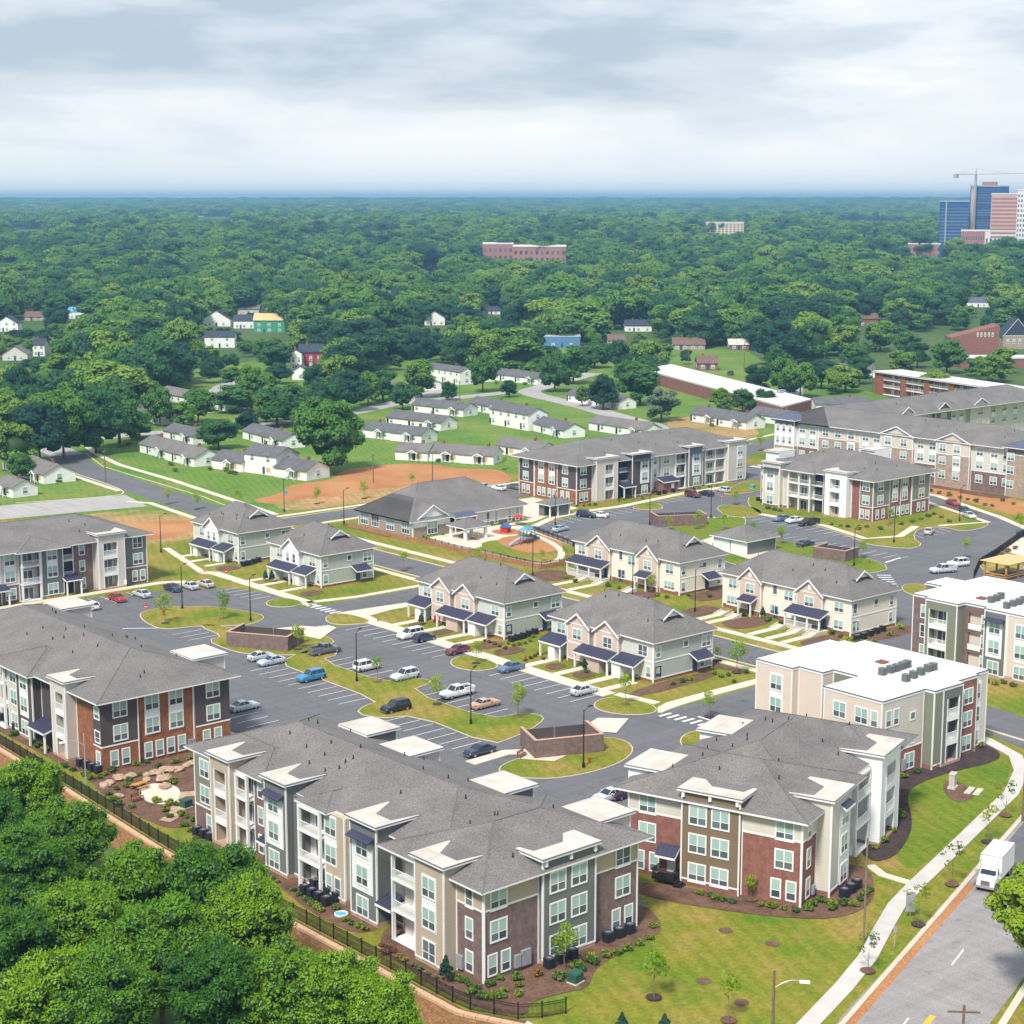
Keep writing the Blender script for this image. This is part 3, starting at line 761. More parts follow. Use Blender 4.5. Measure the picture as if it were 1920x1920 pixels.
class Bld:
    def __init__(s, name, label, cat, loc, rot=0.0, near=True, group=None):
        s.root = thing(name, label, cat, (loc[0], loc[1], loc[2] if len(loc) > 2 else 0), rad(rot), group)
        s.near = near
        s.rng = random.Random(len(label) * 31 + int(loc[0] * 7))
        s.hips = []
    def p(s, side, sv, d):
        return (d, sv) if side in 'LB' else (sv, d)
    def bx(s, m, side, s0, s1, d0, d1, z0, z1, mi=0):
        if side in 'LB': m.box(d0, d1, s0, s1, z0, z1, mi)
        else: m.box(s0, s1, d0, d1, z0, z1, mi)
        return m
    def part(s, name, matn, side, s0, s1, d0, d1, z0, z1):
        return s.bx(MB(), side, s0, s1, d0, d1, z0, z1).build(name, matn, s.root)
    def out(s, side):
        return -1 if side in 'LR' else 1
    def win(s, side, sv, z, typ, d, h=None, dark=None):
        fr, mu, ml, md, xs, allm = win_meshes(typ, h)
        x, y = s.p(side, sv, d)
        rz = ROT[side]
        w = put('window', fr, s.root, (x, y, z), rz)
        if s.near:
            dk = s.rng.random() < 0.15 if dark is None else dark
            for k in xs:
                if mu is not None: put('pane', md if dk else mu, w, (k, -0.012, 0))
                put('pane', ml, w, (k, -0.012, 0))
        else:
            put('pane', allm, w)
    def wins(s, side, d, spec):
        for sv, typ, floors in spec:
            for f in floors:
                s.win(side, sv, SILL[int(f)], typ, d)
    def bay(s, side, s0, s1, d, core, bands, wins=(), cap=None, top=9.75, corners=True, panel=None, visor=False, brackets=False):
        o = s.out(side)
        s0, s1 = s0 + 0.004, s1 - 0.004
        if isinstance(bands, str): bands = STY[bands]
        if cap: top = cap - 0.3
        for k, (z0, z1, m) in enumerate(bands):
            z1 = top if z1 is None else z1
            s.part('wall', m, side, s0, s1, d + (0.06 * -o if m == 'base_stone' and False else 0), core, z0, z1)
            if k and m != bands[k - 1][2]:
                s.part('belt', 'white_trim', side, s0 - 0.03, s1 + 0.03, d + (0.05 if side in 'LB' else 0.056) * o, d - 0.05 * o, z0 - 0.09, z0 + (0.09 if side in 'LB' else 0.096))
        if corners:
            zb = 0.5 if bands[0][2] == 'base_stone' else 0.0
            for sv in (s0, s1):
                c0, c1 = (sv - 0.03, sv + 0.13) if sv == s0 else (sv - 0.13, sv + 0.03)
                s.jit = getattr(s, 'jit', 0) + 1
                e = 0.0017 * (s.jit % 11)
                s.part('corner_board', 'white_trim', side, c0 - e, c1 + e, d + (0.03 + e) * o, d - (0.14 + e) * o, zb, top - e)
        if panel:
            for a, b_, z0, z1 in panel:
                s.part('panel', 'white_panel', side, a, b_, d + 0.05 * o, d - 0.05 * o, z0, z1)
        if panel: s.wins(side, d + 0.05 * o, wins)
        else: s.wins(side, d, wins)
        if visor:
            m = MB()
            a0, a1 = s0 + 0.35, s1 - 0.35
            A = [s.p(side, a0, d), s.p(side, a1, d), s.p(side, a0, d + 0.9 * o), s.p(side, a1, d + 0.9 * o)]
            zt, zb = 9.75, 9.35
            m.face([(*A[2], zb), (*A[3], zb), (*A[1], zt), (*A[0], zt)]).face([(*A[2], zb - .1), (*A[3], zb - .1), (*A[3], zb), (*A[2], zb)]).face([(*A[2], zb - .1), (*A[0], zb - .1), (*A[0], zt), (*A[2], zb)]).face([(*A[3], zb - .1), (*A[1], zb - .1), (*A[1], zt), (*A[3], zb)])
            m.build('visor', 'navy_metal', s.root)
        if cap: s.cap(side, s0, s1, d, cap, core, brackets)
    def cap(s, side, s0, s1, d, z, back, brackets=False, notch=True, ov=0.42):
        o = s.out(side)
        m = MB()
        f = d + ov * o
        s.bx(m, side, s0 - ov, s1 + ov, f, back, z - 0.3, z - 0.08, 0)
        s.bx(m, side, s0 - ov - 0.04, s1 + ov + 0.04, f + 0.04 * o, back, z - 0.08, z, 1)
        s.bx(m, side, s0 - ov + 0.03, s1 + ov - 0.03, f - 0.07 * o, back - 0.02 * o, z, z + 0.012, 2)
        m.build('parapet_cap', ['white_trim', 'drip_edge', 'membrane'], s.root)
        if notch:
            dep = back - f
            L_ = s1 - s0 + 2 * ov
            pt = lambda a, b_: s.p(side, s1 + ov - b_ * L_, f + a * dep)
            q = [pt(1.04, 0.03), pt(0.44, 0.40), pt(0.44, 0.88), pt(1.04, 0.97)]
            n_ = MB().face([(*q[0], z + 0.07), (*q[1], z + 0.035), (*q[2], z + 0.035), (*q[3], z + 0.07)])
            for k in range(4):
                a, b_ = q[k], q[(k + 1) % 4]
                n_.face([(*a, z), (*b_, z), (*b_, z + (0.035 if k in (0, 1) else 0.07)), (*a, z + (0.035 if k in (1, 2) else 0.07))])
            n_.build('roof_saddle', 'shingle', s.root)
        if brackets:
            for t in (0.04, 0.5, 0.96):
                sv = s0 + (s1 - s0) * t
                s.part('bracket', 'white_trim', side, sv - 0.16, sv + 0.16, d + 0.3 * o, d, z - 0.95, z - 0.3)
    def rail(s, side, s0, s1, d, z, ends=0.0, m_='white_trim'):
        """balustrade along the front edge d, optionally returning ends metres towards the wall"""
        o = s.out(side)
        m = MB()
        s.bx(m, side, s0, s1, d, d - 0.06 * o, z + 0.98, z + 1.05); s.bx(m, side, s0, s1, d, d - 0.06 * o, z + 0.08, z + 0.14)
        k = s0 + 0.1
        st = 0.16 if s.near else 0.3
        while k < s1:
            s.bx(m, side, k, k + 0.045, d - 0.01 * o, d - 0.05 * o, z + 0.14, z + 0.98); k += st
        if ends:
            for e in (s0, s1 - 0.06):
                s.bx(m, side, e, e + 0.06, d - 0.06 * o, d - ends * o, z + 0.98, z + 1.05)
                k = 0.15
                while k < ends:
                    s.bx(m, side, e + 0.01, e + 0.05, d - k * o, d - (k + 0.045) * o, z + 0.1, z + 0.98); k += st
        m.build('railing', m_, s.root)
    def balcony(s, side, s0, s1, d, core, top=9.6, mid=False, back='greige'):
        o = s.out(side)
        s.part('wall', back, side, s0, s1, core, core - 0.6 * o, 0, top)
        for z in (0.12, 3.42, 6.78):
            s.part('balcony_slab', 'white_trim', side, s0 + 0.04, s1 - 0.04, d + 0.06 * o, core, z - 0.24 if z > 1 else 0.0, z)
        s.part('beam', 'white_trim', side, s0 + 0.05, s1 - 0.05, d + 0.02 * o, d - 0.3 * o, top - 0.35, top)
        for sv in ((s0, s1 - 0.32) if not mid else (s0, (s0 + s1) / 2 - 0.16, s1 - 0.32)):
            s.part('post', 'white_trim', side, sv, sv + 0.32, d, d - 0.32 * o, 0.0, top)
        for z in (3.42, 6.78):
            s.rail(side, s0 + 0.32, s1 - 0.32, d, z, 0.0)
        for f in range(3):
            s.win(side, (s0 + s1) / 2, [0.13, 3.43, 6.79][f], 'D', core + 0.01 * o)
    def loggia(s, side, s0, s1, d, core, m_, a, b_, cap=None, top=9.75):
        """bay with three stacked recessed balconies between piers"""
        o = s.out(side)
        tp = (cap - 0.3) if cap else top
        s.part('wall', m_, side, s0, a, d, core, 0.4, tp); s.part('wall', m_, side, b_, s1, d, core, 0.4, tp)
        s.part('plinth', 'base_stone', side, s0 - 0.02, s1 + 0.02, d + 0.02 * o, core, 0, 0.4)
        s.part('wall', 'pale_siding', side, a, b_, d - 1.5 * o, core, 0.4, tp)
        for z0, z1 in ((2.75, 3.42), (6.1, 6.78), (9.25, tp)):
            s.part('spandrel', m_ if z1 == tp else 'white_trim', side, a, b_, d + (0 if z1 == tp else 0.04 * o), d - 1.5 * o, z0, z1)
        for sv in (a - 0.1, b_ - 0.04):
            s.part('trim', 'white_trim', side, sv, sv + 0.14, d + 0.05 * o, d - 0.1 * o, 0.4, 9.3)
        for z in (3.42, 6.78):
            s.rail(side, a + 0.05, b_ - 0.05, d - 0.02 * o, z)
        for f in range(3):
            s.win(side, (a + b_) / 2, [0.45, 3.45, 6.8][f], 'D', d - 1.49 * o)
        for sv in (s0, s1):
            c0, c1 = (sv - 0.03, sv + 0.13) if sv == s0 else (sv - 0.13, sv + 0.03)
            s.part('corner_board', 'white_trim', side, c0, c1, d + 0.03 * o, d - 0.14 * o, 0.4, tp)
        if cap: s.cap(side, s0, s1, d, cap, core)
    def hip(s, x0, x1, y0, y1, z, sl, m='shingle', eave=True, name='roof'):
        h = min(x1 - x0, y1 - y0) / 2
        zr = z + h * sl
        if x1 - x0 < y1 - y0: a, b_ = (x0 + h, y0 + h, zr), (x0 + h, y1 - h, zr)
        else: a, b_ = (x0 + h, y0 + h, zr), (x1 - h, y0 + h, zr)
        c = [(x0, y0, z), (x1, y0, z), (x1, y1, z), (x0, y1, z)]
        r = MB()
        if x1 - x0 < y1 - y0:
            r.face([c[0], c[1], a]).face([c[1], c[2], b_, a]).face([c[2], c[3], b_]).face([c[3], c[0], a, b_])
        else:
            r.face([c[0], c[1], b_, a]).face([c[1], c[2], b_]).face([c[2], c[3], a, b_]).face([c[3], c[0], a])
        o = r.build(name, m, s.root)
        # ridge and hip caps
        k = MB()
        for p_, q_ in ((a, b_), (c[0], a), (c[3], a if x1 - x0 >= y1 - y0 else b_), (c[1], b_ if x1 - x0 >= y1 - y0 else a), (c[2], b_)):
            k.tube(p_, q_, 0.09, n=4)
        k.build('ridge_cap', 'shingle' if m == 'shingle' else m, o)
        if eave:
            MB().box(x0 + .02, x1 - .02, y0 + .02, y1 - .02, z - 0.24, z - 0.012).build('fascia', 'white_trim', s.root)
        s.hips.append((x0, x1, y0, y1, z, sl))
        return o
    def rz(s, x, y):
        return max(roof_z(h, x, y) for h in s.hips if h[0] < x < h[1] and h[2] < y < h[3])
    def vents(s, n, x0, x1, y0, y1):
        for _ in range(n):
            x, y = s.rng.uniform(x0, x1), s.rng.uniform(y0, y1)
            try: z = s.rz(x, y)
            except ValueError: continue
            MB().tube((0, 0, -0.1), (0, 0, 0.42), 0.07, n=6).tube((0, 0, -0.06), (0, 0, 0.06), 0.17, 0.1, n=6).build('vent_pipe', 'black_metal', s.root, (x, y, z))
    def spout(s, side, sv, d, z1=9.5):
        o = s.out(side)
        s.part('downspout', 'white_trim', side, sv - 0.06, sv + 0.06, d + 0.13 * o, d + 0.01 * o, 0.1, z1)
    def shed_roof(s, side, s0, s1, d, dout, z0, z1, m='navy_metal', posts=True, seams=True, pz=0.0):
        """lean-to metal roof from the wall line d (height z1) out to d+dout (height z0)"""
        o = s.out(side)
        A = [s.p(side, s0, d), s.p(side, s1, d), s.p(side, s1, d + dout * o), s.p(side, s0, d + dout * o)]
        b = MB().hexa([(*A[0], z1 - .12), (*A[1], z1 - .12), (*A[2], z0 - .12), (*A[3], z0 - .12), (*A[0], z1), (*A[1], z1), (*A[2], z0), (*A[3], z0)])
        r = b.build('porch_roof', m, s.root)
        if seams:
            k = MB()
            n = max(3, int((s1 - s0) / 0.55))
            for i in range(n + 1):
                sv = s0 + (s1 - s0) * i / n
                k.tube((*s.p(side, sv, d), z1 + 0.02), (*s.p(side, sv, d + dout * o), z0 + 0.02), 0.035, n=4)
            k.build('seam', m, r)
        s.part('fascia', 'white_trim', side, s0 - .05, s1 + .05, d + (dout + 0.06) * o, d + (dout - 0.1) * o, z0 - 0.34, z0 - 0.1)
        for sv in (s0 - .05, s1 - 0.05):
            e = [s.p(side, sv, d), s.p(side, sv + .1, d), s.p(side, sv + .1, d + dout * o), s.p(side, sv, d + dout * o)]
            MB().hexa([(*e[0], z1 - .34), (*e[1], z1 - .34), (*e[2], z0 - .34), (*e[3], z0 - .34), (*e[0], z1 - .1), (*e[1], z1 - .1), (*e[2], z0 - .1), (*e[3], z0 - .1)]).build('fascia', 'white_trim', s.root)
        if posts:
            for sv in (s0 + 0.1, s1 - 0.35):
                s.part('post', 'white_trim', side, sv, sv + 0.25, d + (dout - 0.1) * o, d + (dout - 0.35) * o, pz, z0 - 0.3)
    def gable(s, side, s0, s1, d, back, z, rise, wall_m, m='shingle', ov=0.45):
        """cross gable: triangular wall on the facade plane d and a ridge running back to depth back"""
        o = s.out(side)
        mid = (s0 + s1) / 2
        a, b_, c = s.p(side, s0, d), s.p(side, s1, d), s.p(side, mid, d)
        a2, b2, c2 = s.p(side, s0, d - .3 * o), s.p(side, s1, d - .3 * o), s.p(side, mid, d - .3 * o)
        MB().face([(*a, z), (*b_, z), (*c, z + rise)]).face([(*b2, z), (*a2, z), (*c2, z + rise)]).build('gable_wall', wall_m, s.root)
        sl = rise / ((s1 - s0) / 2)
        q0, q1 = s0 - ov, s1 + ov
        f = d + ov * o
        zl = z - sl * ov
        zr = z + rise
        r = MB()
        r.face([(*s.p(side, q0, f), zl), (*s.p(side, mid, f), zr), (*s.p(side, mid, back), zr), (*s.p(side, q0, back), zl)])
        r.face([(*s.p(side, q1, f), zl), (*s.p(side, mid, f), zr), (*s.p(side, mid, back), zr), (*s.p(side, q1, back), zl)])
        r.build('gable_roof', m, s.root)
        k = MB()
        for qa in (q0, q1):
            i0, i1 = s.p(side, qa, f), s.p(side, mid, f)
            j0, j1 = s.p(side, qa, f - .12 * o), s.p(side, mid, f - .12 * o)
            k.hexa([(*i0, zl - .28), (*i1, zr - .28), (*j1, zr - .28), (*j0, zl - .28), (*i0, zl + .03), (*i1, zr + .03), (*j1, zr + .03), (*j0, zl + .03)])
        k.build('bargeboard', 'white_trim', s.root)
        MB().hexa([(*s.p(side, s0 - .1, d + .05 * o), z - .12), (*s.p(side, s1 + .1, d + .05 * o), z - .12), (*s.p(side, s1 + .1, d - .05 * o), z - .12), (*s.p(side, s0 - .1, d - .05 * o), z - .12), (*s.p(side, s0 - .1, d + .05 * o), z + .06), (*s.p(side, s1 + .1, d + .05 * o), z + .06), (*s.p(side, s1 + .1, d - .05 * o), z + .06), (*s.p(side, s0 - .1, d - .05 * o), z + .06)]).build('belt', 'white_trim', s.root)
STY = {
 'brownA': [(0, 7.4, 'brick_brown'), (7.4, None, 'beige')], 'redA': [(0, 7.4, 'brick_red'), (7.4, None, 'pale_siding')],
 'brown': [(0, None, 'brick_brown')], 'red': [(0, None, 'brick_red')], 'rust': [(0, None, 'brick_rust')],
 'plum': [(0, 3.5, 'brick_rust'), (3.5, None, 'plum_siding')], 'grey': [(0, 0.5, 'base_stone'), (0.5, None, 'grey_siding')],
 'beige': [(0, 0.5, 'base_stone'), (0.5, None, 'beige')], 'greige': [(0, 0.5, 'base_stone'), (0.5, None, 'greige')],
 'olive': [(0, 3.5, 'brick_brown'), (3.5, None, 'olive_siding')], 'white': [(0, 0.7, 'brick_red'), (0.7, None, 'white_panel')],
 'pale': [(0, 0.7, 'brick_red'), (0.7, None, 'pale_siding')], 'brownsid': [(0, 0.8, 'brick_red'), (0.8, None, 'brown_siding')],
 'brownsid2': [(0, 3.5, 'brick_red'), (3.5, None, 'brown_siding')], 'stucco': [(0, None, 'tan_stucco')], 'greyplain': [(0, None, 'grey_siding')],
 'olivesid2': [(0, 3.5, 'brick_red'), (3.5, None, 'olive_siding')], 'tanbrick': [(0, 7.4, 'brick_tan'), (7.4, None, 'pale_siding')],
}
def utility_box(b, side, sv, d, z, w, h, n=1):
    o = b.out(side)
    for k in range(n):
        b.part('meter_box', 'grey_metal', side, sv + k * (w + .1), sv + k * (w + .1) + w, d + 0.28 * o, d + .01 * o, z, z + h)

# ------------------------------------------------------------------ the three-storey blocks
CAPZ = 11.25
def block1():
    b = Bld('apartment_building', 'three-storey apartment block with brown brick corner, nearest the black fence and pines', 'building', (0, 0))
    b.part('wall', 'beige', 'R', 1.6, 20.4, 1.0, 15.0, 0, 9.7)
    b.part('wall', 'grey_siding', 'R', 3.4, 19.2, 15.0, 54.6, 0, 9.7)
    b.hip(-0.95, 22.3, -0.95, 15.9, 9.9, 0.33); b.hip(1.6, 20.6, 8, 57.6, 9.9, 0.33)
    b.hip(0.2, 12, 26.8, 32.9, 9.9, 0.33); b.hip(0.7, 11, 40.2, 57.6, 9.9, 0.33)
    # long side, from the near corner back
    b.bay('L', 0.0, 4.1, 0.0, 2.2, 'brownA', [(2.1, 's', '012')])
    b.bay('L', 4.15, 8.8, -1.55, 3.2, 'beige', [(6.45, 'd', '012')], CAPZ, panel=[(5.3, 7.6, 3.75, 9.5)])
    b.balcony('L', 9.0, 14.2, -0.45, 1.3)
    b.bay('L', 14.2, 17.3, 2.0, 3.6, 'grey', [], corners=False)
    b.shed_roof('L', 14.6, 17.2, 2.0, 2.3, 3.0, 3.7, posts=False)
    b.bay('L', 17.3, 22.0, 0.0, 5.4, 'grey', [(19.8, 'd', '012')], CAPZ, panel=[(17.95, 21.65, 3.3, 9.3)], visor=True)
    b.bay('L', 22.0, 24.3, 1.6, 3.6, 'white', [(23.2, 'n', '012')])
    b.bay('L', 24.3, 28.0, 0.9, 3.6, 'beige', [(26.8, 'd', '12'), (25.6, 's', '0'), (27.2, 's', '0')], panel=[(25.7, 27.9, 3.75, 9.5)])
    b.balcony('L', 28.0, 32.3, 0.2, 1.9, mid=False)
    b.bay('L', 32.3, 34.5, 1.2, 3.6, 'grey', corners=False)
    b.bay('L', 34.5, 38.9, 0.2, 5.4, 'grey', [(37.0, 'd', '012')], CAPZ, panel=[(35.1, 38.6, 3.3, 9.3)], visor=True)
    b.bay('L', 38.9, 43.3, 1.6, 3.6, 'brown', [(41.9, 's', '012')])
    b.shed_roof('L', 38.9, 40.6, 1.6, 1.5, 3.0, 3.5, posts=False)
    b.balcony('L', 43.3, 45.9, 0.6, 2.2)
    b.loggia('L', 45.9, 50.1, -0.1, 5.2, 'beige', 46.7, 49.2, CAPZ)
    b.bay('L', 50.1, 54.8, 0.5, 3.6, 'olive', [(52.4, 'd', '12'), (51.6, 's', '0')])
    # short side, from the near corner to the right
    b.bay('R', 0.0, 7.15, 0.0, 1.6, 'brownA', [(1.95, 'd', '12'), (1.15, 's', '0'), (2.85, 's', '0')])
    b.bay('R', 7.2, 14.4, -0.55, 4.4, 'grey', [(9.2, 'd', '012'), (12.1, 'd', '012')], CAPZ, brackets=True)
    b.bay('R', 14.45, 20.9, 0.0, 1.6, 'brownA', [(18.75, 'd', '12'), (17.85, 's', '0'), (19.65, 's', '0')])
    utility_box(b, 'R', 3.9, 0.0, 0.55, 0.75, 1.3, 1); utility_box(b, 'R', 4.75, 0.0, 0.5, 1.2, 1.6, 1)
    utility_box(b, 'L', 3.0, 0.0, 0.5, 0.8, 1.4, 1)
    b.spout('R', 0.1, 0.0); b.spout('R', 20.8, 0.0); b.spout('L', 13.9, -0.45)
    b.part('wall', 'brick_brown', 'B', 0.2, 14.6, 20.9, 18, 0, 9.7)
    for (u, v_), m_ in (((693, 1360), 'grey'), ((772, 1398), 'greige'), ((944, 1466), 'grey'), ((1122, 1516), 'greige')):
        gx, gy = G(u, v_, CAPZ)
        b.bay('B', gy - 2.6, gy + 2.6, gx + 2.2, gx - 2.6, m_, [], None, top=CAPZ - 0.3)
        b.cap('B', gy - 2.6, gy + 2.6, gx + 2.2, CAPZ, gx - 2.6, notch=False)
    b.vents(26, 5, 18, 2, 50)
    return b
block1()
def block2():
    b = Bld('apartment_building', 'three-storey red brick apartment block with olive-brown centre bay, beside the street', 'building', (37.6, -8.1), 18.5)
    b.part('wall', 'pale_siding', 'R', 1.0, 34.0, 1.6, 20.8, 0, 9.7)
    b.hip(-0.9, 17.5, -0.9, 22.3, 9.9, 0.33); b.hip(3, 35.4, 0.3, 21.2, 9.9, 0.33); b.hip(22, 35.4, -1.2, 12, 9.9, 0.33)
    b.bay('L', 0.0, 7.0, 0.0, 1.6, 'redA', [(2.05, 'd', '12'), (2.9, 's', '0'), (1.15, 's', '0')])
    b.bay('L', 7.0, 14.0, -0.55, 4.6, 'brownsid', [(9.3, 'd', '012'), (12.0, 'd', '012')], CAPZ, brackets=True)
    b.bay('L', 14.0, 20.8, 0.0, 1.6, 'redA', [(18.4, 'd', '12'), (17.5, 's', '0'), (19.3, 's', '0')])
    b.part('door', 'door_white', 'L', 14.85, 15.9, -0.04, 0.1, 0.9, 3.0)
    b.shed_roof('L', 14.3, 16.7, 0.0, 1.5, 3.3, 4.2, posts=False)
    b.part('step', 'black_metal', 'L', 14.3, 16.9, -1.9, 0, 0.55, 0.7)
    b.rail('L', 14.3, 16.9, -1.9, 0.7, 1.8, 'black_metal')
    for k in range(3): b.part('step', 'black_metal', 'L', 13.3 + k * .33, 13.63 + k * .33, -1.9, -0.3, 0.0, 0.2 + k * .18)
    b.bay('R', 0.0, 4.1, 0.0, 1.6, 'redA', [(1.9, 's', '012')])
    b.bay('R', 4.1, 9.8, -1.7, 4.0, 'pale', [], CAPZ)
    b.part('panel', 'white_panel', 'R', 6.6, 9.6, -1.76, -1.6, 0.9, 9.4)
    b.wins('R', -1.76, [(8.1, 'd', '012')])
    b.shed_roof('R', 6.8, 9.4, -1.7, 0.7, 9.5, 9.9, posts=False, seams=False)
    b.bay('R', 9.8, 13.2, -0.2, 1.8, 'white', [(11.5, 's', '012')])
    b.bay('R', 13.2, 17.0, 1.0, 2.4, 'red', [(15.2, 's', '012')])
    b.balcony('R', 17.0, 21.6, 0.0, 1.8)
    b.loggia('R', 21.8, 28.4, -1.2, 4.0, 'white_panel', 23.6, 26.8, CAPZ)
    b.bay('R', 28.4, 33.8, 0.6, 2.4, 'brownsid2', [(30.6, 's', '012'), (32.6, 's', '012')])
    b.spout('L', 0.1, 0.0); b.spout('L', 20.7, 0.0)
    utility_box(b, 'R', 3.0, 0.0, 0.5, 0.6, 1.0)
    for (u, v_), m_ in (((1236, 1425), 'white'), ((1366, 1359), 'white')):
        gx, gy = G(u, v_, CAPZ)
        dx, dy = gx - 37.6, gy + 8.1
        c_, s_ = math.cos(rad(18.5)), math.sin(rad(18.5))
        lx, ly = dx * c_ + dy * s_, -dx * s_ + dy * c_
        b.bay('T', lx - 3.0, lx + 3.0, ly + 2.4, ly - 2.8, m_, [], None, top=CAPZ - 0.3)
        b.cap('T', lx - 3.0, lx + 3.0, ly + 2.4, CAPZ, ly - 2.8, notch=False)
    b.vents(18, 4, 30, 3, 18)
block2()
def block5():
    b = Bld('apartment_building', 'three-storey apartment block with plum siding over rust brick, left of the boulder garden', 'building', (0, 0))
    b.part('wall', 'greige', 'R', 3.4, 20.4, 82.6, 134, 0, 9.7)
    b.hip(0.9, 23.0, 80.1, 136, 9.9, 0.33); b.hip(-0.2, 12, 98.4, 111.5, 9.9, 0.33)
    b.bay('R', 1.9, 7.3, 81.2, 83, 'plum', [(4.75, 'd', '12'), (3.7, 's', '0'), (5.4, 's', '0')], corners=False)
    b.bay('R', 7.3, 16.2, 81.45, 83, 'rust', [(9.65, 'd', '12'), (13.3, 'd', '12'), (8.9, 's', '0'), (10.6, 's', '0'), (12.3, 's', '0'), (14.0, 's', '0')], panel=[(8.5, 10.8, 3.8, 9.5), (12.15, 14.45, 3.8, 9.5)])
    b.bay('R', 16.2, 21.6, 81.2, 83, 'plum', [(18.95, 'd', '12'), (17.8, 's', '0'), (19.6, 's', '0')], corners=False)
    b.spout('R', 7.35, 81.2); b.spout('R', 15.9, 81.4)
    utility_box(b, 'R', 14.9, 81.4, 0.6, 0.5, 1.3, 2)
    b.bay('L', 81.2, 83.4, 1.9, 4.5, 'plum', [(82.2, 'h', '12'), (82.2, 's', '0')], corners=False)
    b.bay('L', 83.4, 88.6, 2.2, 4.5, 'rust', [])
    b.loggia('L', 88.6, 92.9, 0.6, 5.6, 'greige', 89.2, 91.6, CAPZ)
    b.bay('L', 92.9, 95.0, 2.2, 4.5, 'white', [(94, 's', '012')])
    b.shed_roof('L', 93.6, 98.6, 2.2, 2.6, 3.0, 3.8, posts=True)
    b.bay('L', 95.0, 99.2, 2.2, 4.5, [(0, None, 'plum_siding')], [])
    b.bay('L', 99.2, 104.2, 0.8, 4.5, [(0, 0.5, 'base_stone'), (0.5, 3.6, 'plum_siding'), (3.6, None, 'plum_siding')], [(101.8, 'd', '012')], panel=[(100.5, 103.2, 3.3, 9.5)])
    b.bay('L', 104.2, 108, 1.2, 4.5, 'greige', [(106, 'd', '012')])
    b.balcony('L', 108, 111.6, 0.6, 2.2)
    b.bay('L', 111.6, 134, 2.2, 4.5, 'greige', [(114, 'd', '012'), (119, 'd', '012'), (126, 'd', '012')])
    for (u, v_), m_ in (((372, 1222), 'greige'), ((128, 1131), 'greige')):
        gx, gy = G(u, v_, CAPZ)
        b.bay('B', gy - 2.8, gy + 2.8, gx + 2.6, gx - 2.8, m_, [], None, top=CAPZ - .3)
        b.cap('B', gy - 2.8, gy + 2.8, gx + 2.6, CAPZ, gx - 2.8, notch=False)
    b.vents(20, 6, 19, 84, 125)
block5()
def block6():
    b = Bld('apartment_building', 'three-storey grey and brown apartment block behind the red car, at the left edge', 'building', (0, 0))
    b.part('wall', 'greige', 'R', 12, 63, 183, 201, 0, 9.7)
    b.hip(9, 65.4, 180.4, 203, 9.9, 0.33); b.hip(36, 47, 179.2, 192, 9.9, 0.33)
    b.bay('R', 58.9, 64.2, 181.4, 183, [(0, 3.5, 'brick_brown'), (3.5, None, 'grey_siding')], [(62.2, 'd', '12'), (61.4, 's', '0'), (63.1, 's', '0')])
    b.loggia('R', 53.1, 58.8, 180.2, 184.4, 'greige', 54.2, 57.2, CAPZ)
    b.bay('R', 48.7, 53.0, 182.2, 183.6, 'brown', [(50.6, 's', '012')])
    b.part('stairwell', 'dark_opening', 'R', 46.4, 48.6, 182.6, 183.4, 0.1, 9.4)
    for z in (3.4, 6.7): b.part('balcony_slab', 'white_trim', 'R', 46.4, 48.6, 182.0, 182.6, z - .25, z); b.rail('R', 46.4, 48.6, 182.0, z)
    b.shed_roof('R', 46.0, 49.4, 182.4, 2.6, 3.2, 3.9)
    b.bay('R', 41.8, 46.3, 181.4, 183.4, 'grey', [(44, 'd', '012')], panel=[(42.9, 45.1, 3.8, 9.5)])
    b.balcony('R', 37.6, 41.6, 181.0, 182.8)
    b.bay('R', 33.8, 37.5, 182.0, 183.4, [(0, 3.5, 'brick_brown'), (3.5, None, 'greige')], [(35.7, 'd', '012')], panel=[(34.5, 36.9, 3.8, 9.5)])
    b.shed_roof('R', 30.5, 34.6, 182.2, 2.6, 3.2, 3.9)
    b.bay('R', 24, 33.6, 182.4, 183.6, 'brown', [(27, 'd', '012'), (31, 's', '012')])
    b.bay('R', 14, 24, 182.0, 183.6, 'greige', [(17, 'd', '012'), (21, 'd', '012')])
    b.vents(10, 20, 60, 184, 198)
block6()
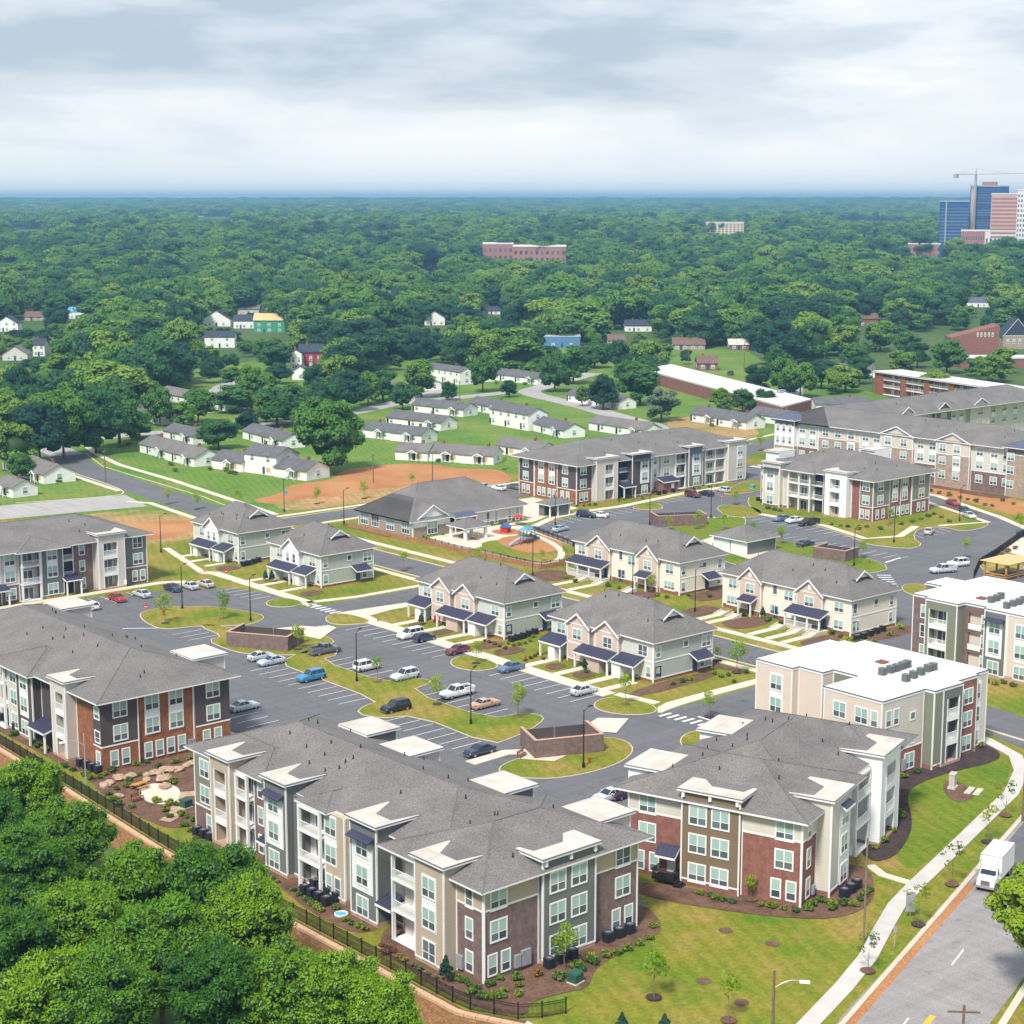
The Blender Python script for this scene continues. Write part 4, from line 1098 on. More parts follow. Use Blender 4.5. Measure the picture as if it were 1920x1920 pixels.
def block_d():
    b = Bld('apartment_building', 'rust and plum apartment block with four white parapet towers, behind the clubhouse', 'building', (0, 0), near=False)
    b.part('wall', 'greige', 'R', 191, 250, 193, 213.5, 0, 9.7)
    b.hip(188.1, 252.6, 189.6, 215, 9.9, 0.33)
    b.bay('L', 207.2, 213, 189.3, 192, 'plum', [(210.4, 'd', '12'), (209.4, 's', '0'), (211.2, 's', '0')])
    b.bay('L', 198.4, 207.2, 189.5, 192, 'rust', [(200.6, 'd', '12'), (204.6, 'd', '12'), (199.6, 's', '0'), (201.4, 's', '0'), (203.6, 's', '0'), (205.4, 's', '0')], panel=[(199.5, 201.7, 3.8, 9.5), (203.5, 205.7, 3.8, 9.5)])
    b.bay('L', 191.2, 198.4, 189.3, 192, 'plum', [(195.4, 'd', '12'), (194.4, 's', '0'), (196.4, 's', '0')])
    b.bay('R', 189.3, 194.6, 191.2, 193.4, 'plum', [(191.6, 'd', '12'), (191, 's', '0'), (192.6, 's', '0')])
    b.loggia('R', 194.6, 202, 189.6, 193.8, 'greige', 197.6, 200.6, CAPZ)
    b.bay('R', 202, 203.8, 191.4, 193.4, 'rust', [])
    b.part('stairwell', 'dark_opening', 'R', 203.8, 207, 191.8, 193.2, 0.1, 9.4)
    for z in (3.4, 6.7): b.part('balcony_slab', 'white_trim', 'R', 203.8, 207, 190.9, 191.8, z - .25, z); b.rail('R', 203.8, 207, 190.9, z)
    b.shed_roof('R', 203.2, 207.6, 191.2, 2.8, 3.2, 4.0)
    b.bay('R', 207, 213.8, 189.4, 194.2, [(0, 0.5, 'base_stone'), (0.5, None, 'plum_siding')], [(211.4, 'd', '012')], CAPZ, panel=[(209.8, 213.0, 3.3, 9.5)], visor=True)
    b.bay('R', 213.8, 219, 191.6, 193.2, 'white', [(215, 's', '012'), (217.4, 's', '012')])
    b.bay('R', 219, 224, 191.0, 193.2, 'pale', [(221, 'd', '12')])
    b.part('wall', 'brick_red', 'R', 217.6, 222.6, 188.6, 191, 0, 3.0)
    b.shed_roof('R', 217.2, 223, 190.9, 2.8, 3.1, 4.0, posts=False)
    b.part('door', 'door_white', 'R', 220.4, 221.4, 188.5, 188.62, 0.1, 2.3)
    b.balcony('R', 224, 228, 190.6, 192.4)
    b.bay('R', 228, 233.2, 189.6, 194.2, 'grey', [(230.8, 'd', '012')], CAPZ, panel=[(229.2, 232.6, 3.3, 9.5)], visor=True)
    b.balcony('R', 235, 243, 190.4, 192.4, mid=True)
    b.bay('R', 233.2, 235, 191.8, 193.2, 'greige', [])
    b.bay('R', 243, 250, 189.4, 194.2, 'greige', [(247.6, 'd', '012')], CAPZ, panel=[(246.4, 248.8, 3.8, 9.5)])
    b.bay('R', 250, 252, 191.0, 193.2, 'redA', [(251, 's', '012')])
    b.vents(14, 195, 245, 194, 212)
block_d()
def block_e():
    b = Bld('apartment_building', 'red and olive brick apartment block with white towers, before the long sage building', 'building', (0, 0), near=False)
    b.part('wall', 'pale_siding', 'R', 228, 247, 130, 160, 0, 9.7)
    b.hip(224.5, 250.4, 126.9, 163, 9.9, 0.33); b.hip(223.6, 235, 144, 154.6, 9.9, 0.33)
    b.bay('L', 127.9, 131.8, 225.6, 228.4, 'brownsid2', [(130, 'd', '12'), (129.4, 's', '0'), (131, 's', '0')])
    b.bay('L', 131.8, 134.4, 225.8, 228.4, 'red', [])
    b.loggia('L', 134.4, 140.9, 223.8, 229, 'white_panel', 136.4, 139.4, CAPZ)
    b.bay('L', 140.9, 143.2, 226, 228.4, 'red', [(142, 's', '012')])
    b.part('stairwell', 'dark_opening', 'L', 143.2, 146, 226.4, 228, 0.1, 9.4)
    for z in (3.4, 6.7): b.part('balcony_slab', 'white_trim', 'L', 143.2, 146, 225.6, 226.4, z - .25, z); b.rail('L', 143.2, 146, 225.6, z)
    b.balcony('L', 146, 153, 224.4, 226.6, mid=True)
    b.bay('L', 153, 155, 225.2, 228.4, 'pale', [])
    b.bay('L', 155, 160.4, 223.8, 229, 'pale', [(158, 'd', '012')], CAPZ, panel=[(156.6, 159.6, 3.3, 9.5)], visor=True)
    b.bay('L', 160.4, 162.6, 225.6, 228.4, 'redA', [(161.5, 's', '012')])
    b.bay('R', 225.6, 232, 127.9, 130.4, 'olivesid2', [(228.4, 'd', '12'), (227.4, 's', '0'), (229.6, 's', '0')])
    b.bay('R', 232, 240.6, 128.1, 130.4, 'red', [(234.2, 'd', '12'), (238, 'd', '12'), (233.6, 's', '0'), (235.6, 's', '0'), (237.4, 's', '0'), (239.2, 's', '0')], panel=[(233.1, 235.3, 3.8, 9.5), (236.9, 239.1, 3.8, 9.5)])
    b.bay('R', 240.6, 247.6, 127.9, 130.4, 'olivesid2', [(244.4, 'd', '12'), (243.4, 's', '0'), (245.4, 's', '0')])
    b.spout('R', 236.2, 128.0)
    for (u, v_) in ((1640, 840), (1462, 843)):
        gx, gy = G(u, v_, CAPZ)
        b.cap('T', gx - 3, gx + 3, gy + 2, CAPZ, gy - 2.5, notch=False); b.part('wall', 'white_panel', 'T', gx - 3, gx + 3, gy + 2, gy - 2.5, 0, CAPZ - .3)
    b.vents(10, 229, 246, 131, 158)
block_e()
def block_f():
    b = Bld('apartment_building', 'long sage-sided apartment building with blue-roofed corner towers and twin gables', 'building', (0, 0), near=False)
    E_ = 12.2
    b.part('wall', 'sage_pale', 'R', 285, 301, 130, 206, 0, E_ - .1); b.part('wall', 'sage_pale', 'R', 301, 392, 190, 206, 0, E_ - .1)
    b.hip(281.8, 304, 126.8, 208.4, E_, 0.36); b.hip(281.8, 395, 187, 208.4, E_, 0.36)
    fs = [2.2, 5.9, 9.3]
    def fb(s0, s1, d, bands, wn, wn0=True, pan=None):
        b.bay('L', s0, s1, d, 286, bands, [], top=E_ - .15)
        for p_ in (pan or []): b.part('panel', 'white_panel', 'L', p_[0], p_[1], d - .05, d + .05, p_[2], p_[3])
        for sv in wn:
            for f in range(0 if wn0 else 1, 3): b.win('L', sv, fs[f], 'd', d - (.05 if pan else 0), 1.9)
    low = [(0, 5.2, 'brick_brown'), (5.2, None, 'sage_pale')]
    tan = [(0, 8.6, 'brick_tan'), (8.6, None, 'pale_siding')]
    fb(128.9, 140.6, 283, low, [138, 133.6, 129.9], pan=[(136.9, 139.1, 5.4, 11.6), (132.5, 134.7, 5.4, 11.6)])
    fb(140.6, 151.2, 282.2, tan, [149, 144.6], pan=[(143.4, 145.8, 4.4, 11.6)])
    fb(151.2, 158.6, 283, low, [156.6, 152.8], pan=[(151.7, 153.9, 5.4, 11.6), (155.5, 157.7, 5.4, 11.6)])
    fb(158.6, 169.4, 282.2, tan, [161.6, 166.8], pan=[(165.6, 168.0, 4.4, 11.6)])
    fb(169.4, 177, 283, low, [175, 171.2], pan=[(173.9, 176.1, 5.4, 11.6), (170.1, 172.3, 5.4, 11.6)])
    fb(177, 191.6, 283, tan, [180, 184.6, 189], pan=[(178.6, 181.4, 4.4, 11.6)])
    fb(191.6, 199.2, 283, low, [193.6, 197.4], pan=[(192.5, 194.7, 5.4, 11.6), (196.3, 198.5, 5.4, 11.6)])
    b.gable('L', 140.6, 151.2, 282.2, 292, E_, 2.3, 'pale_siding'); b.gable('L', 158.6, 169.4, 282.2, 292, E_, 2.3, 'pale_siding')
    for s0, s1 in ((199.2, 206.4), (117.5, 128.9)):
        b.bay('L', s0, s1, 281.4, 288, [(0, 5.2, 'brick_tan'), (5.2, 10.9, 'white_panel'), (10.9, 12.6, 'grey_siding')] if s0 > 190 else [(0, 10.9, 'brick_tan'), (10.9, 12.6, 'grey_siding')], [], top=12.6)
        for sv in (s0 + 1.5, s0 + 3.8, s1 - 1.2):
            for f in range(3): b.win('L', sv, fs[f], 's' if s0 > 190 else 'd', 281.4, 1.9)
        b.hip(280.4, 289, s0 - 1, s1 + 1, 12.8, 0.42, 'blue_metal')
    # courtyard side of the rear wing
    for s0, s1, m_ in ((316, 324, 'pale_siding'), (334, 342, 'grey_siding'), (352, 362, 'pale_siding')):
        b.bay('R', s0, s1, 188.6, 191, [(0, None, m_)], [], top=E_)
        b.gable('R', s0, s1, 188.6, 198, E_, 2.4, m_)
        for f in range(3): b.win('R', (s0 + s1) / 2, fs[f], 't', 188.6, 1.9)
    for sv in (327, 331, 345, 349, 366, 372, 378):
        b.part('panel', 'white_panel', 'R', sv - 1.1, sv + 1.1, 189.9, 190.1, 5.4, 11.6)
        for f in range(3): b.win('R', sv, fs[f], 'd', 189.9, 1.9)
    b.vents(16, 286, 300, 132, 200); b.vents(12, 305, 385, 190, 205)
block_f()
# ------------------------------------------------------------------ flat-roofed blocks
def flat_roof(b, poly, z, name='flat_roof'):
    poly = ccw(poly)
    b_ = MB().face([(*p, z - 0.35) for p in poly])
    b_.build(name, 'membrane_white', b.root)
    inn = inset(poly, 0.3)
    out_ = inset(poly, -0.06)
    m = MB()
    n = len(poly)
    for i in range(n):
        j = (i + 1) % n
        m.hexa([(*out_[i], z - .42), (*out_[j], z - .42), (*inn[j], z - .42), (*inn[i], z - .42), (*out_[i], z), (*out_[j], z), (*inn[j], z), (*inn[i], z)], 0)
        a, c = out_[i], out_[j]
        k = inset(poly, -0.09)
        m.hexa([(*k[i], z - .14), (*k[j], z - .14), (*poly[j], z - .14), (*poly[i], z - .14), (*k[i], z + .02), (*k[j], z + .02), (*poly[j], z + .02), (*poly[i], z + .02)], 1)
    m.build('parapet', ['white_trim', 'drip_edge'], b.root)
def roof_units(b, pts, z):
    for x, y in pts:
        put('roof_condenser', AC_MESH['roof'], b.root, (x, y, z))
AC_MESH = {}
def ac_meshes():
    m = MB()
    m.box(-.45, .45, -.45, .45, 0.0, 0.08).box(-.42, .42, -.42, .42, 0.08, 0.95).box(-.46, .46, -.46, .46, 0.95, 1.03)
    for k in range(6):
        z = 0.16 + k * 0.13
        m.box(-.45, .45, -.45, .45, z, z + 0.05)
    AC_MESH['body'] = m.mesh('housing', 'ac_dark')
    g = MB()
    for k in range(10):
        a = 2 * math.pi * k / 10
        g.tube((0.06 * math.cos(a), 0.06 * math.sin(a), 1.08), (0.36 * math.cos(a), 0.36 * math.sin(a), 1.05), 0.018, n=4)
    g.tube((0, 0, 1.03), (0, 0, 1.1), 0.09, n=8)
    AC_MESH['grille'] = g.mesh('fan_grille', 'grey_metal')
    r = MB(); r.v, r.f, r.mi = list(m.v), list(m.f), list(m.mi)
    AC_MESH['roof'] = r.mesh('roof_condenser', 'grey_siding')
ac_meshes()
def block3():
    b = Bld('apartment_building', 'white flat-roofed three-storey block with tan stucco walls, behind the red brick block', 'building', (0, 0))
    T_ = 11.0
    P_ = [(77, 11.7), (86.2, 11.7), (86.2, 10.2), (92.6, 10.2), (92.6, 11.2), (97.4, 11.2), (97.4, 11.8), (100.6, 11.8), (100.6, 33), (97, 33), (97, 36.6), (88, 36.6), (80.8, 36.6), (80.8, 30), (82.2, 30), (82.2, 25.8), (84.5, 25.8), (84.5, 21.3), (77, 21.3)]
    b.part('wall', 'tan_stucco', 'R', 78.4, 100, 12.6, 20.6, 0, T_ - .4); b.part('wall', 'tan_stucco', 'R', 85, 99.6, 20, 36, 0, T_ - .4)
    flat_roof(b, P_, T_)
    tp = T_ - .42
    b.bay('L', 11.7, 21.3, 77, 79, [(0, 3.6, 'brick_red'), (3.6, None, 'tan_stucco')], [(15.0, 'd', '12'), (12.9, 's', '12'), (18.6, 'd', '12')], top=tp)
    b.bay('L', 30, 36.6, 80.8, 86, 'stucco', [(32.8, 'd', '012')], top=tp, panel=[(31.6, 34.0, 3.3, 9.6)])
    b.bay('L', 25.8, 30, 82.2, 86, 'stucco', [], top=tp)
    b.bay('L', 21.3, 25.8, 84.5, 86.5, [(0, None, 'olive_siding')], [(24, 's', '12')], top=tp)
    b.bay('R', 77, 86.0, 11.7, 14, [(0, 3.6, 'brick_red'), (3.6, None, 'greige')], [(78.4, 's', '12'), (80.0, 's', '12'), (83.6, 'q', '12'), (83.2, 'd', '0')], top=tp)
    b.bay('R', 86.2, 88.2, 10.2, 14, [(0, 0.6, 'brick_red'), (0.6, None, 'olive_siding')], [], top=tp)
    b.loggia('R', 88.2, 92.6, 10.2, 13.8, 'grey_siding', 89.2, 91.8, None, top=tp)
    b.bay('R', 92.6, 97.4, 11.2, 14, 'red', [(95.3, 'd', '012')], top=tp)
    b.bay('R', 97.4, 100.6, 11.8, 14, [(0, 0.8, 'brick_red'), (0.8, None, 'greige')], [(98.4, 's', '012')], top=tp, panel=[(97.7, 99.1, 0.9, 9.8)])
    pts = [G(u, v_, 11.5) for u, v_ in ((1655, 1254), (1670, 1250), (1681, 1247), (1692, 1243), (1701, 1240), (1699, 1266), (1713, 1260), (1727, 1254), (1740, 1248), (1750, 1245))]
    roof_units(b, pts, T_ - .35)
    gx, gy = G(1654, 1238, 11)
    MB().box(-.7, .7, -.7, .7, 0, .25).build('roof_hatch', 'brick_red', b.root, (gx, gy, T_ - .35))
    utility_box(b, 'R', 81.6, 11.7, 0.6, 0.7, 1.6)
block3()
def block4():
    b = Bld('apartment_building', 'white flat-roofed block with brown brick and dark balconies at the right edge', 'building', (0, 0))
    T_ = 11.0
    P_ = [(131.6, 14), (131.6, 33.4), (132.6, 33.4), (132.6, 37.8), (130.6, 37.8), (130.6, 44), (131.6, 44), (131.6, 47.2), (140, 47.2), (140, 51), (146, 51), (146, 47.2), (152, 47.2), (152, 14)]
    b.part('wall', 'tan_stucco', 'R', 133, 151.4, 14.5, 46.8, 0, T_ - .4); b.part('wall', 'olive_siding', 'R', 140.1, 145.9, 46, 50.9, 0, T_ - .4)
    flat_roof(b, P_, T_)
    tp = T_ - .42
    b.bay('L', 44, 47.2, 131.6, 134, 'brown', [(45, 's', '012')], top=tp)
    b.loggia('L', 37.9, 44, 130.6, 134, 'olive_siding', 39.8, 43.2, None, top=tp)
    b.part('wall', 'brick_brown', 'L', 33.4, 37.9, 134.4, 135, 0, tp)
    for z0, z1 in ((0, 0.2), (2.9, 4.3), (6.2, 7.6), (9.4, tp)): b.part('spandrel', 'brick_brown', 'L', 34.6, 37.0, 132.6, 134.3, z0, z1)
    b.part('wall', 'brick_brown', 'L', 37.0, 37.9, 132.6, 134.4, 0, tp); b.part('wall', 'brick_brown', 'L', 33.4, 34.6, 132.6, 134.4, 0, tp)
    for z in (3.4, 6.75): b.part('balcony_slab', 'white_trim', 'L', 34.6, 37.0, 132.5, 132.62, z, z + .95)
    b.wins('L', 132.6, [(34.0, 's', '012')])
    b.bay('L', 29.2, 33.3, 131.4, 134, 'grey', [(31.3, 'd', '012')], top=tp, panel=[(29.9, 32.8, 3.3, 9.5)], visor=True)
    b.bay('L', 14, 29.2, 131.6, 134, 'stucco', [(26.6, 'd', '012'), (21, 'd', '012')], top=tp, panel=[(25.4, 27.8, 3.3, 9.5)])
    b.part('plinth', 'base_stone', 'L', 14, 29.2, 131.5, 132, 0, 0.8)
    pts = [G(u, v_, 11.5) for u, v_ in ((1859, 1120), (1869, 1117), (1877, 1113), (1888, 1131), (1900, 1127), (1911, 1124), (1919, 1120))]
    roof_units(b, pts, T_ - .35)
    gx, gy = G(1841, 1119, 11)
    MB().box(-.7, .7, -.7, .7, 0, .25).build('roof_hatch', 'brick_red', b.root, (gx, gy, T_ - .35))
block4()
# ------------------------------------------------------------------ two-storey town houses
def gablet(b, xm, y0, z0, hw, sl, ln):
    """small gable vent at the near end of the ridge"""
    zr = z0 + hw * sl
    r = MB().face([(xm - hw - .3, y0 - .35, z0 - .3 * sl), (xm, y0 - .35, zr), (xm, y0 + ln, zr), (xm - hw - .3, y0 + ln, z0 - .3 * sl)])
    r.face([(xm + hw + .3, y0 - .35, z0 - .3 * sl), (xm, y0 - .35, zr), (xm, y0 + ln, zr), (xm + hw + .3, y0 + ln, z0 - .3 * sl)])
    r.build('gablet_roof', 'shingle', b.root)
    MB().face([(xm - hw, y0, z0), (xm + hw, y0, z0), (xm, y0, zr)]).build('gablet_wall', 'white_panel', b.root)
    k = MB()
    for sg in (-1, 1):
        a, c = (xm + sg * (hw + .3), zr - (hw + .3) * sl), (xm, zr)
        k.hexa([(a[0], y0 - .37, a[1] - .25), (c[0], y0 - .37, c[1] - .25), (c[0], y0 - .25, c[1] - .25), (a[0], y0 - .25, a[1] - .25), (a[0], y0 - .37, a[1] + .03), (c[0], y0 - .37, c[1] + .03), (c[0], y0 - .25, c[1] + .03), (a[0], y0 - .25, a[1] + .03)])
    k.build('bargeboard', 'white_trim', b.root)
H2 = [0.75, 4.0]
def townhouse(label, x0, x1, y0, y1, kind):
    b = Bld('town_house', label, 'town house', (x0, y0))
    w, L_ = x1 - x0, y1 - y0
    E_ = 6.55
    main = {'sage': 'sage_pale', 'small': 'sage_pale', 'cream': 'cream'}[kind]  # sage fronts paler than the ends: side light put into the siding colour
    side_m = {'sage': 'sage', 'small': 'sage', 'cream': 'cream'}[kind]
    pk = {'sage': 'pink_tan', 'small': 'white_panel', 'cream': 'pink_tan'}[kind]
    b.part('wall', side_m, 'R', 0.3, w - 0.1, 0.3, L_ - 0.1, 0, E_ - .05)
    b.hip(-0.55, w + 0.55, -0.6, L_ + 0.6, E_ + .1, 0.62)
    sl = 0.62
    gablet(b, w / 2, 2.6, E_ + .1 + 0.62 * 3.3 + 0.55, 2.0, 0.62, 3.0)
    base = [(0, 0.55, 'brick_rust'), (0.55, 3.3, side_m), (3.3, None, side_m)]
    # street end
    b.bay('R', 0, w, 0, 0.6, base, [], top=E_ - .05)
    b.part('belt', 'white_trim', 'R', -.02, w + .02, -0.05, 0.05, 3.22, 3.42)
    for z in H2: b.win('R', 1.1, z, 's', 0.0, 1.7)
    b.win('R', w * 0.54, 4.7, 'q', 0.0)
    b.win('R', w - 1.5, 4.0, 'd' if kind != 'cream' else 's', 0.0, 1.7)
    def fbay(s0, s1, d, m_, ws, hb=0.55, belt=True):
        b.bay('L', s0, s1, d, 1.2, [(0, hb, 'brick_rust'), (hb, None, m_)], [], top=E_ - .05)
        if belt and kind != 'cream': b.part('belt', 'white_trim', 'L', s0, s1, d - .05, d + .05, 3.22, 3.42)
        for sv, typ, z in ws: b.win('L', sv, z, typ, d, 1.7)
    def door(sv, d, m_='door_white'):
        o = b.part('door', m_, 'L', sv - .5, sv + .5, d - .05, d + .02, 0.25, 2.35)
        MB().box(d - .09, d - .05, sv + .36, sv + .42, 1.2, 1.3).build('handle', 'black_metal', o)
    if kind == 'sage':
        fbay(0, 7, 0, main, [(2.3, 'd', 4.0), (1.0, 's', .75)])
        fbay(7, 12.3, -0.9, pk, [(9.4, 'd', 4.0)]); fbay(12.3, 13.8, 0.2, pk, [])
        fbay(13.8, 19, -0.9, pk, [(16.6, 'd', 4.0)]); fbay(19, L_, 0, main, [(21.4, 'd', 4.0), (22.4, 's', .75)])
        b.gable('L', 7, 12.3, -0.9, w / 2, E_, 1.9, pk); b.gable('L', 13.8, 19, -0.9, w / 2, E_, 1.9, pk)
        b.shed_roof('L', 1.9, 7.0, 0, 2.5, 2.75, 3.75); b.shed_roof('L', 7.2, 15.2, -0.9, 2.2, 2.75, 3.65); b.shed_roof('L', 18.9, 24.2, 0, 2.6, 2.75, 3.75)
        for s0, s1, d in ((5.2, 6.8, -2.2), (9.6, 12.8, -2.6), (20.6, 22.2, -2.3)):
            b.part('wall', pk if 9 < s0 < 10 else 'white_panel', 'L', s0, s1, d, 0, 0.0, 2.65)
        door(3.6, 0); door(4.8, -0.02); door(8.4, -0.9); door(14.3, -0.9); door(21.3, -2.3)
        b.win('L', 13.4, 0.75, 's', -0.9, 1.7)
        b.shed_roof('R', w - 5.4, w - 1.6, 0, 1.9, 2.7, 3.6, posts=False)
        b.part('door', 'door_blue', 'R', w - 4.6, w - 3.6, -.06, .02, .3, 2.4); b.win('R', w - 2.4, 0.75, 's', 0.0, 1.7); b.win('R', 1.1, 0.75, 's', 0.0, 1.7)
    elif kind == 'small':
        fbay(0, 6.2, 0, main, [(2.9, 'd', 4.0), (0.9, 's', .75)])
        fbay(6.2, 12.2, -0.9, pk, [(8.0, 's', 4.0), (10.2, 's', 4.0)]); fbay(12.2, L_, 0, main, [(14.4, 'd', 4.0)])
        b.gable('L', 6.2, 12.2, -0.9, w / 2, E_, 2.2, pk)
        b.shed_roof('L', 1.6, 6.4, 0, 2.6, 2.75, 3.75); b.shed_roof('L', 6.6, 14.6, -0.9, 2.2, 2.75, 3.65); 
        for s0, s1, d in ((4.4, 6.0, -2.2), (12.4, 14.0, -2.6)): b.part('wall', 'white_panel', 'L', s0, s1, d, 0, 0.0, 2.65)
        door(2.6, 0); door(3.6, 0); door(8, -0.9); door(10.6, -0.9)
        b.shed_roof('R', w - 5.4, w - 1.8, 0, 1.9, 2.7, 3.6, posts=False)
        b.part('door', 'door_blue', 'R', w - 4.4, w - 3.4, -.06, .02, .3, 2.4); b.win('R', w - 2.2, 0.75, 's', 0.0, 1.7)
    else:
        n6 = 'corner porch' in label
        g1, g2 = ((5.8, 11.6), (20.0, 25.2)) if n6 else ((5.2, 10.6), (18.6, 25.0))
        fbay(0, g1[0], 0, main, [(2.6, 'd', 4.0), (2.6, 'd' if n6 else 't', .75)], 0.9)
        fbay(*g1, -0.7, pk, [((g1[0] + g1[1]) / 2, 'd', 4.0)], 0.9)
        fbay(g1[1], g2[0], 0, main, [(g1[1] + 2.4, 'd', 4.0), (g2[0] - 2.6 if not n6 else g1[1] + 5.6, 'q', 4.6), (g2[0] - 2.8, 'd', .9)], 0.9)
        fbay(*g2, -0.7, pk, [((g2[0] + g2[1]) / 2, 'd', 4.0)], 0.9)
        fbay(g2[1], L_, 0, main, [(27.4, 'd', 4.0), (27.4, 't', .75)], 0.9)
        for g in (g1, g2): b.gable('L', g[0], g[1], -0.7, w / 2, E_, 2.3, pk); b.part('gable_vent', 'white_trim', 'L', (g[0] + g[1]) / 2 - .3, (g[0] + g[1]) / 2 + .3, -.75, -.68, E_ + .4, E_ + 1.3)
        big, sm = (((g1[0] - 1.6, g1[1] + .8), (g2[0] + .8, g2[0] + 4.2)) if n6 else ((g2[0] - .2, g2[1] + 3.6), (g1[0] + 1.4, g1[0] + 4.8)))
        b.shed_roof('L', big[0], big[1], -0.7, 2.6, 2.9, 3.9); b.shed_roof('L', sm[0], sm[1], -0.7, 1.8, 2.8, 3.6)
        b.part('porch_floor', 'concrete', 'L', big[0], big[1], -3.2, -.7, 0, .5)
        b.rail('L', big[0] + 1.8, big[1] - .4, -3.1, .5)
        for k in (0.34, 0.67): b.part('post', 'white_trim', 'L', big[0] + (big[1] - big[0]) * k, big[0] + (big[1] - big[0]) * k + .25, -3.2, -2.95, .5, 2.7)
        door(big[0] + 1.2, -.7, 'door_blue'); door((sm[0] + sm[1]) / 2, -.7, 'door_blue'); door(g1[1] + 5.4, 0, 'door_blue')
        b.shed_roof('R', w - 6.6, w - 3.0, 0, 1.9, 2.7, 3.6, posts=False) if not n6 else None
        b.part('door', 'door_blue', 'R', w - 5.6, w - 4.6, -.06, .02, .3, 2.4) if not n6 else b.win('R', 1.4, 0.75, 'd', 0, 1.7)
        b.win('R', w - 1.6, .9, 's', 0, 1.7)
    b.vents(8, 2, w - 2, 4, L_ - 3)
    for sv in (0.08,): b.spout('R', sv, 0, 6.3)
    return b
townhouse('sage town house with one white gable, farther from the lot, beside the bare clay lot', 87.2, 100.4, 184.6, 202.6, 'small')
townhouse('sage town house with one white gable and blue side door beside the crossing', 87.2, 99.9, 154.4, 172.4, 'small')
townhouse('sage town house with twin pink gables and a maroon car parked in front', 88.1, 101.6, 100.3, 124.2, 'sage')
townhouse('sage town house with twin pink gables nearest the brick bin enclosure with the bench', 88.3, 101.9, 64.4, 88.2, 'sage')
townhouse('cream town house with twin pink gables across the road from the playground', 135.4, 148.2, 104.0, 133.4, 'cream')
townhouse('cream town house with twin pink gables and a corner porch facing the white flat roof', 135.2, 148.1, 62.7, 92.6, 'cream')

# ------------------------------------------------------------------ clubhouse with its pavilion and shed
def clubhouse():
    b = Bld('clubhouse', 'single-storey clubhouse with grey hip roof, white gable and brick walls', 'clubhouse', (0, 0))
    E_ = 3.8
    b.part('wall', 'white_panel', 'R', 133, 165, 185, 203, 0, E_ - .05)
    b.hip(130.9, 166.4, 183.2, 204.6, E_, 0.6); b.hip(130.9, 144, 182.4, 204.6, E_, 0.6)
    b.bay('L', 183.4, 204, 131.9, 134, [(0, 2.3, 'brick_tan'), (2.3, None, 'white_panel')], [], top=E_ - .05)
    for sv in (185.8, 191.6, 197.4, 201.6): b.win('L', sv, .7, 't', 131.86, 2.6)
    b.bay('R', 131.9, 142.6, 183.2, 186, [(0, 2.3, 'brick_tan'), (2.3, None, 'white_panel')], [], top=E_ - .05)
    b.gable('R', 132.4, 142.6, 183.2, 192, E_, 3.2, 'white_panel')
    b.win('R', 137.4, .4, 't', 183.16, 2.9)
    b.shed_roof('R', 135.6, 139.4, 183.2, .7, 3.7, 4.0, posts=False, seams=False)
    b.bay('R', 142.6, 151, 185, 187, [(0, None, 'white_panel')], [], top=E_ - .05)
    b.shed_roof('R', 143, 149.6, 185, 3.2, 3.5, 4.6, 'blue_metal')
    b.bay('R', 151, 165.4, 184, 186, [(0, 1.0, 'brick_brown'), (1.0, None, 'pale_siding')], [], top=E_ - .05)
    for sv in (154.5, 157.0, 161.2, 163.6): b.win('R', sv, .3, 's', 184.0, 2.9)
    b.win('R', 149.4, 1.4, 'h', 184.98)
clubhouse()
def pavilion(name, label, cat, x0, x1, y0, y1, z, sl, postw, roof_m, wood='white_trim'):
    b = Bld(name, label, cat, (x0, y0))
    w, l = x1 - x0, y1 - y0
    b.hip(-.6, w + .6, -.6, l + .6, z, sl, roof_m)
    for px_ in (0, w - postw):
        for py_ in (0, l - postw): b.part('post', wood, 'R', px_, px_ + postw, py_, py_ + postw, 0, z - .2)
    return b
pavilion('picnic_pavilion', 'open white-posted pavilion with small grey hip roof beside the clubhouse', 'pavilion', 138.4, 144.8, 172.6, 178.2, 3.0, 0.5, 0.6, 'shingle')
def shed():
    b = Bld('garden_shed', 'small grey storage shed with white trim between clubhouse and plum block', 'shed', (172, 181.6))
    b.part('wall', 'grey_siding', 'R', 2.6, 6.4, 0.4, 4.4, 0, 2.9); b.part('wall', 'grey_siding', 'R', 0.2, 2.6, 2.6, 4.4, 0, 2.9)
    for a in (0, 2.5, 6.2): b.part('post', 'white_trim', 'R', a, a + .3, 0.2, .5, 0, 2.9)
    b.part('opening', 'dark_opening', 'R', .5, 2.4, 2.5, 2.62, 0.1, 2.5)
    b.hip(-.5, 7, -.4, 5, 3.1, .45)
shed()
def garage():
    b = Bld('garage', 'small white double garage with grey hip roof behind the cream town houses', 'garage', (174.0, 121.2))
    b.part('wall', 'white_panel', 'R', 0, 9.4, 0, 9.6, 0, 3.0)
    for a in (0.6, 5.0):
        o = b.part('garage_door', 'white_trim', 'L', a, a + 3.8, -.06, .02, .05, 2.5)
        for k in range(1, 4): MB().box(-.075, -.055, a + .05, a + 3.75, k * .6, k * .6 + .03).build('groove', 'grey_metal', o)
    b.part('door_gap', 'grey_siding', 'L', 4.6, 4.8, -.03, 0, 0, 2.7)
    b.part('wall', 'grey_siding', 'R', 0.2, 9.2, -.04, .1, 0, 2.9)
    b.hip(-.7, 10.1, -.7, 10.3, 3.2, .42)
garage()
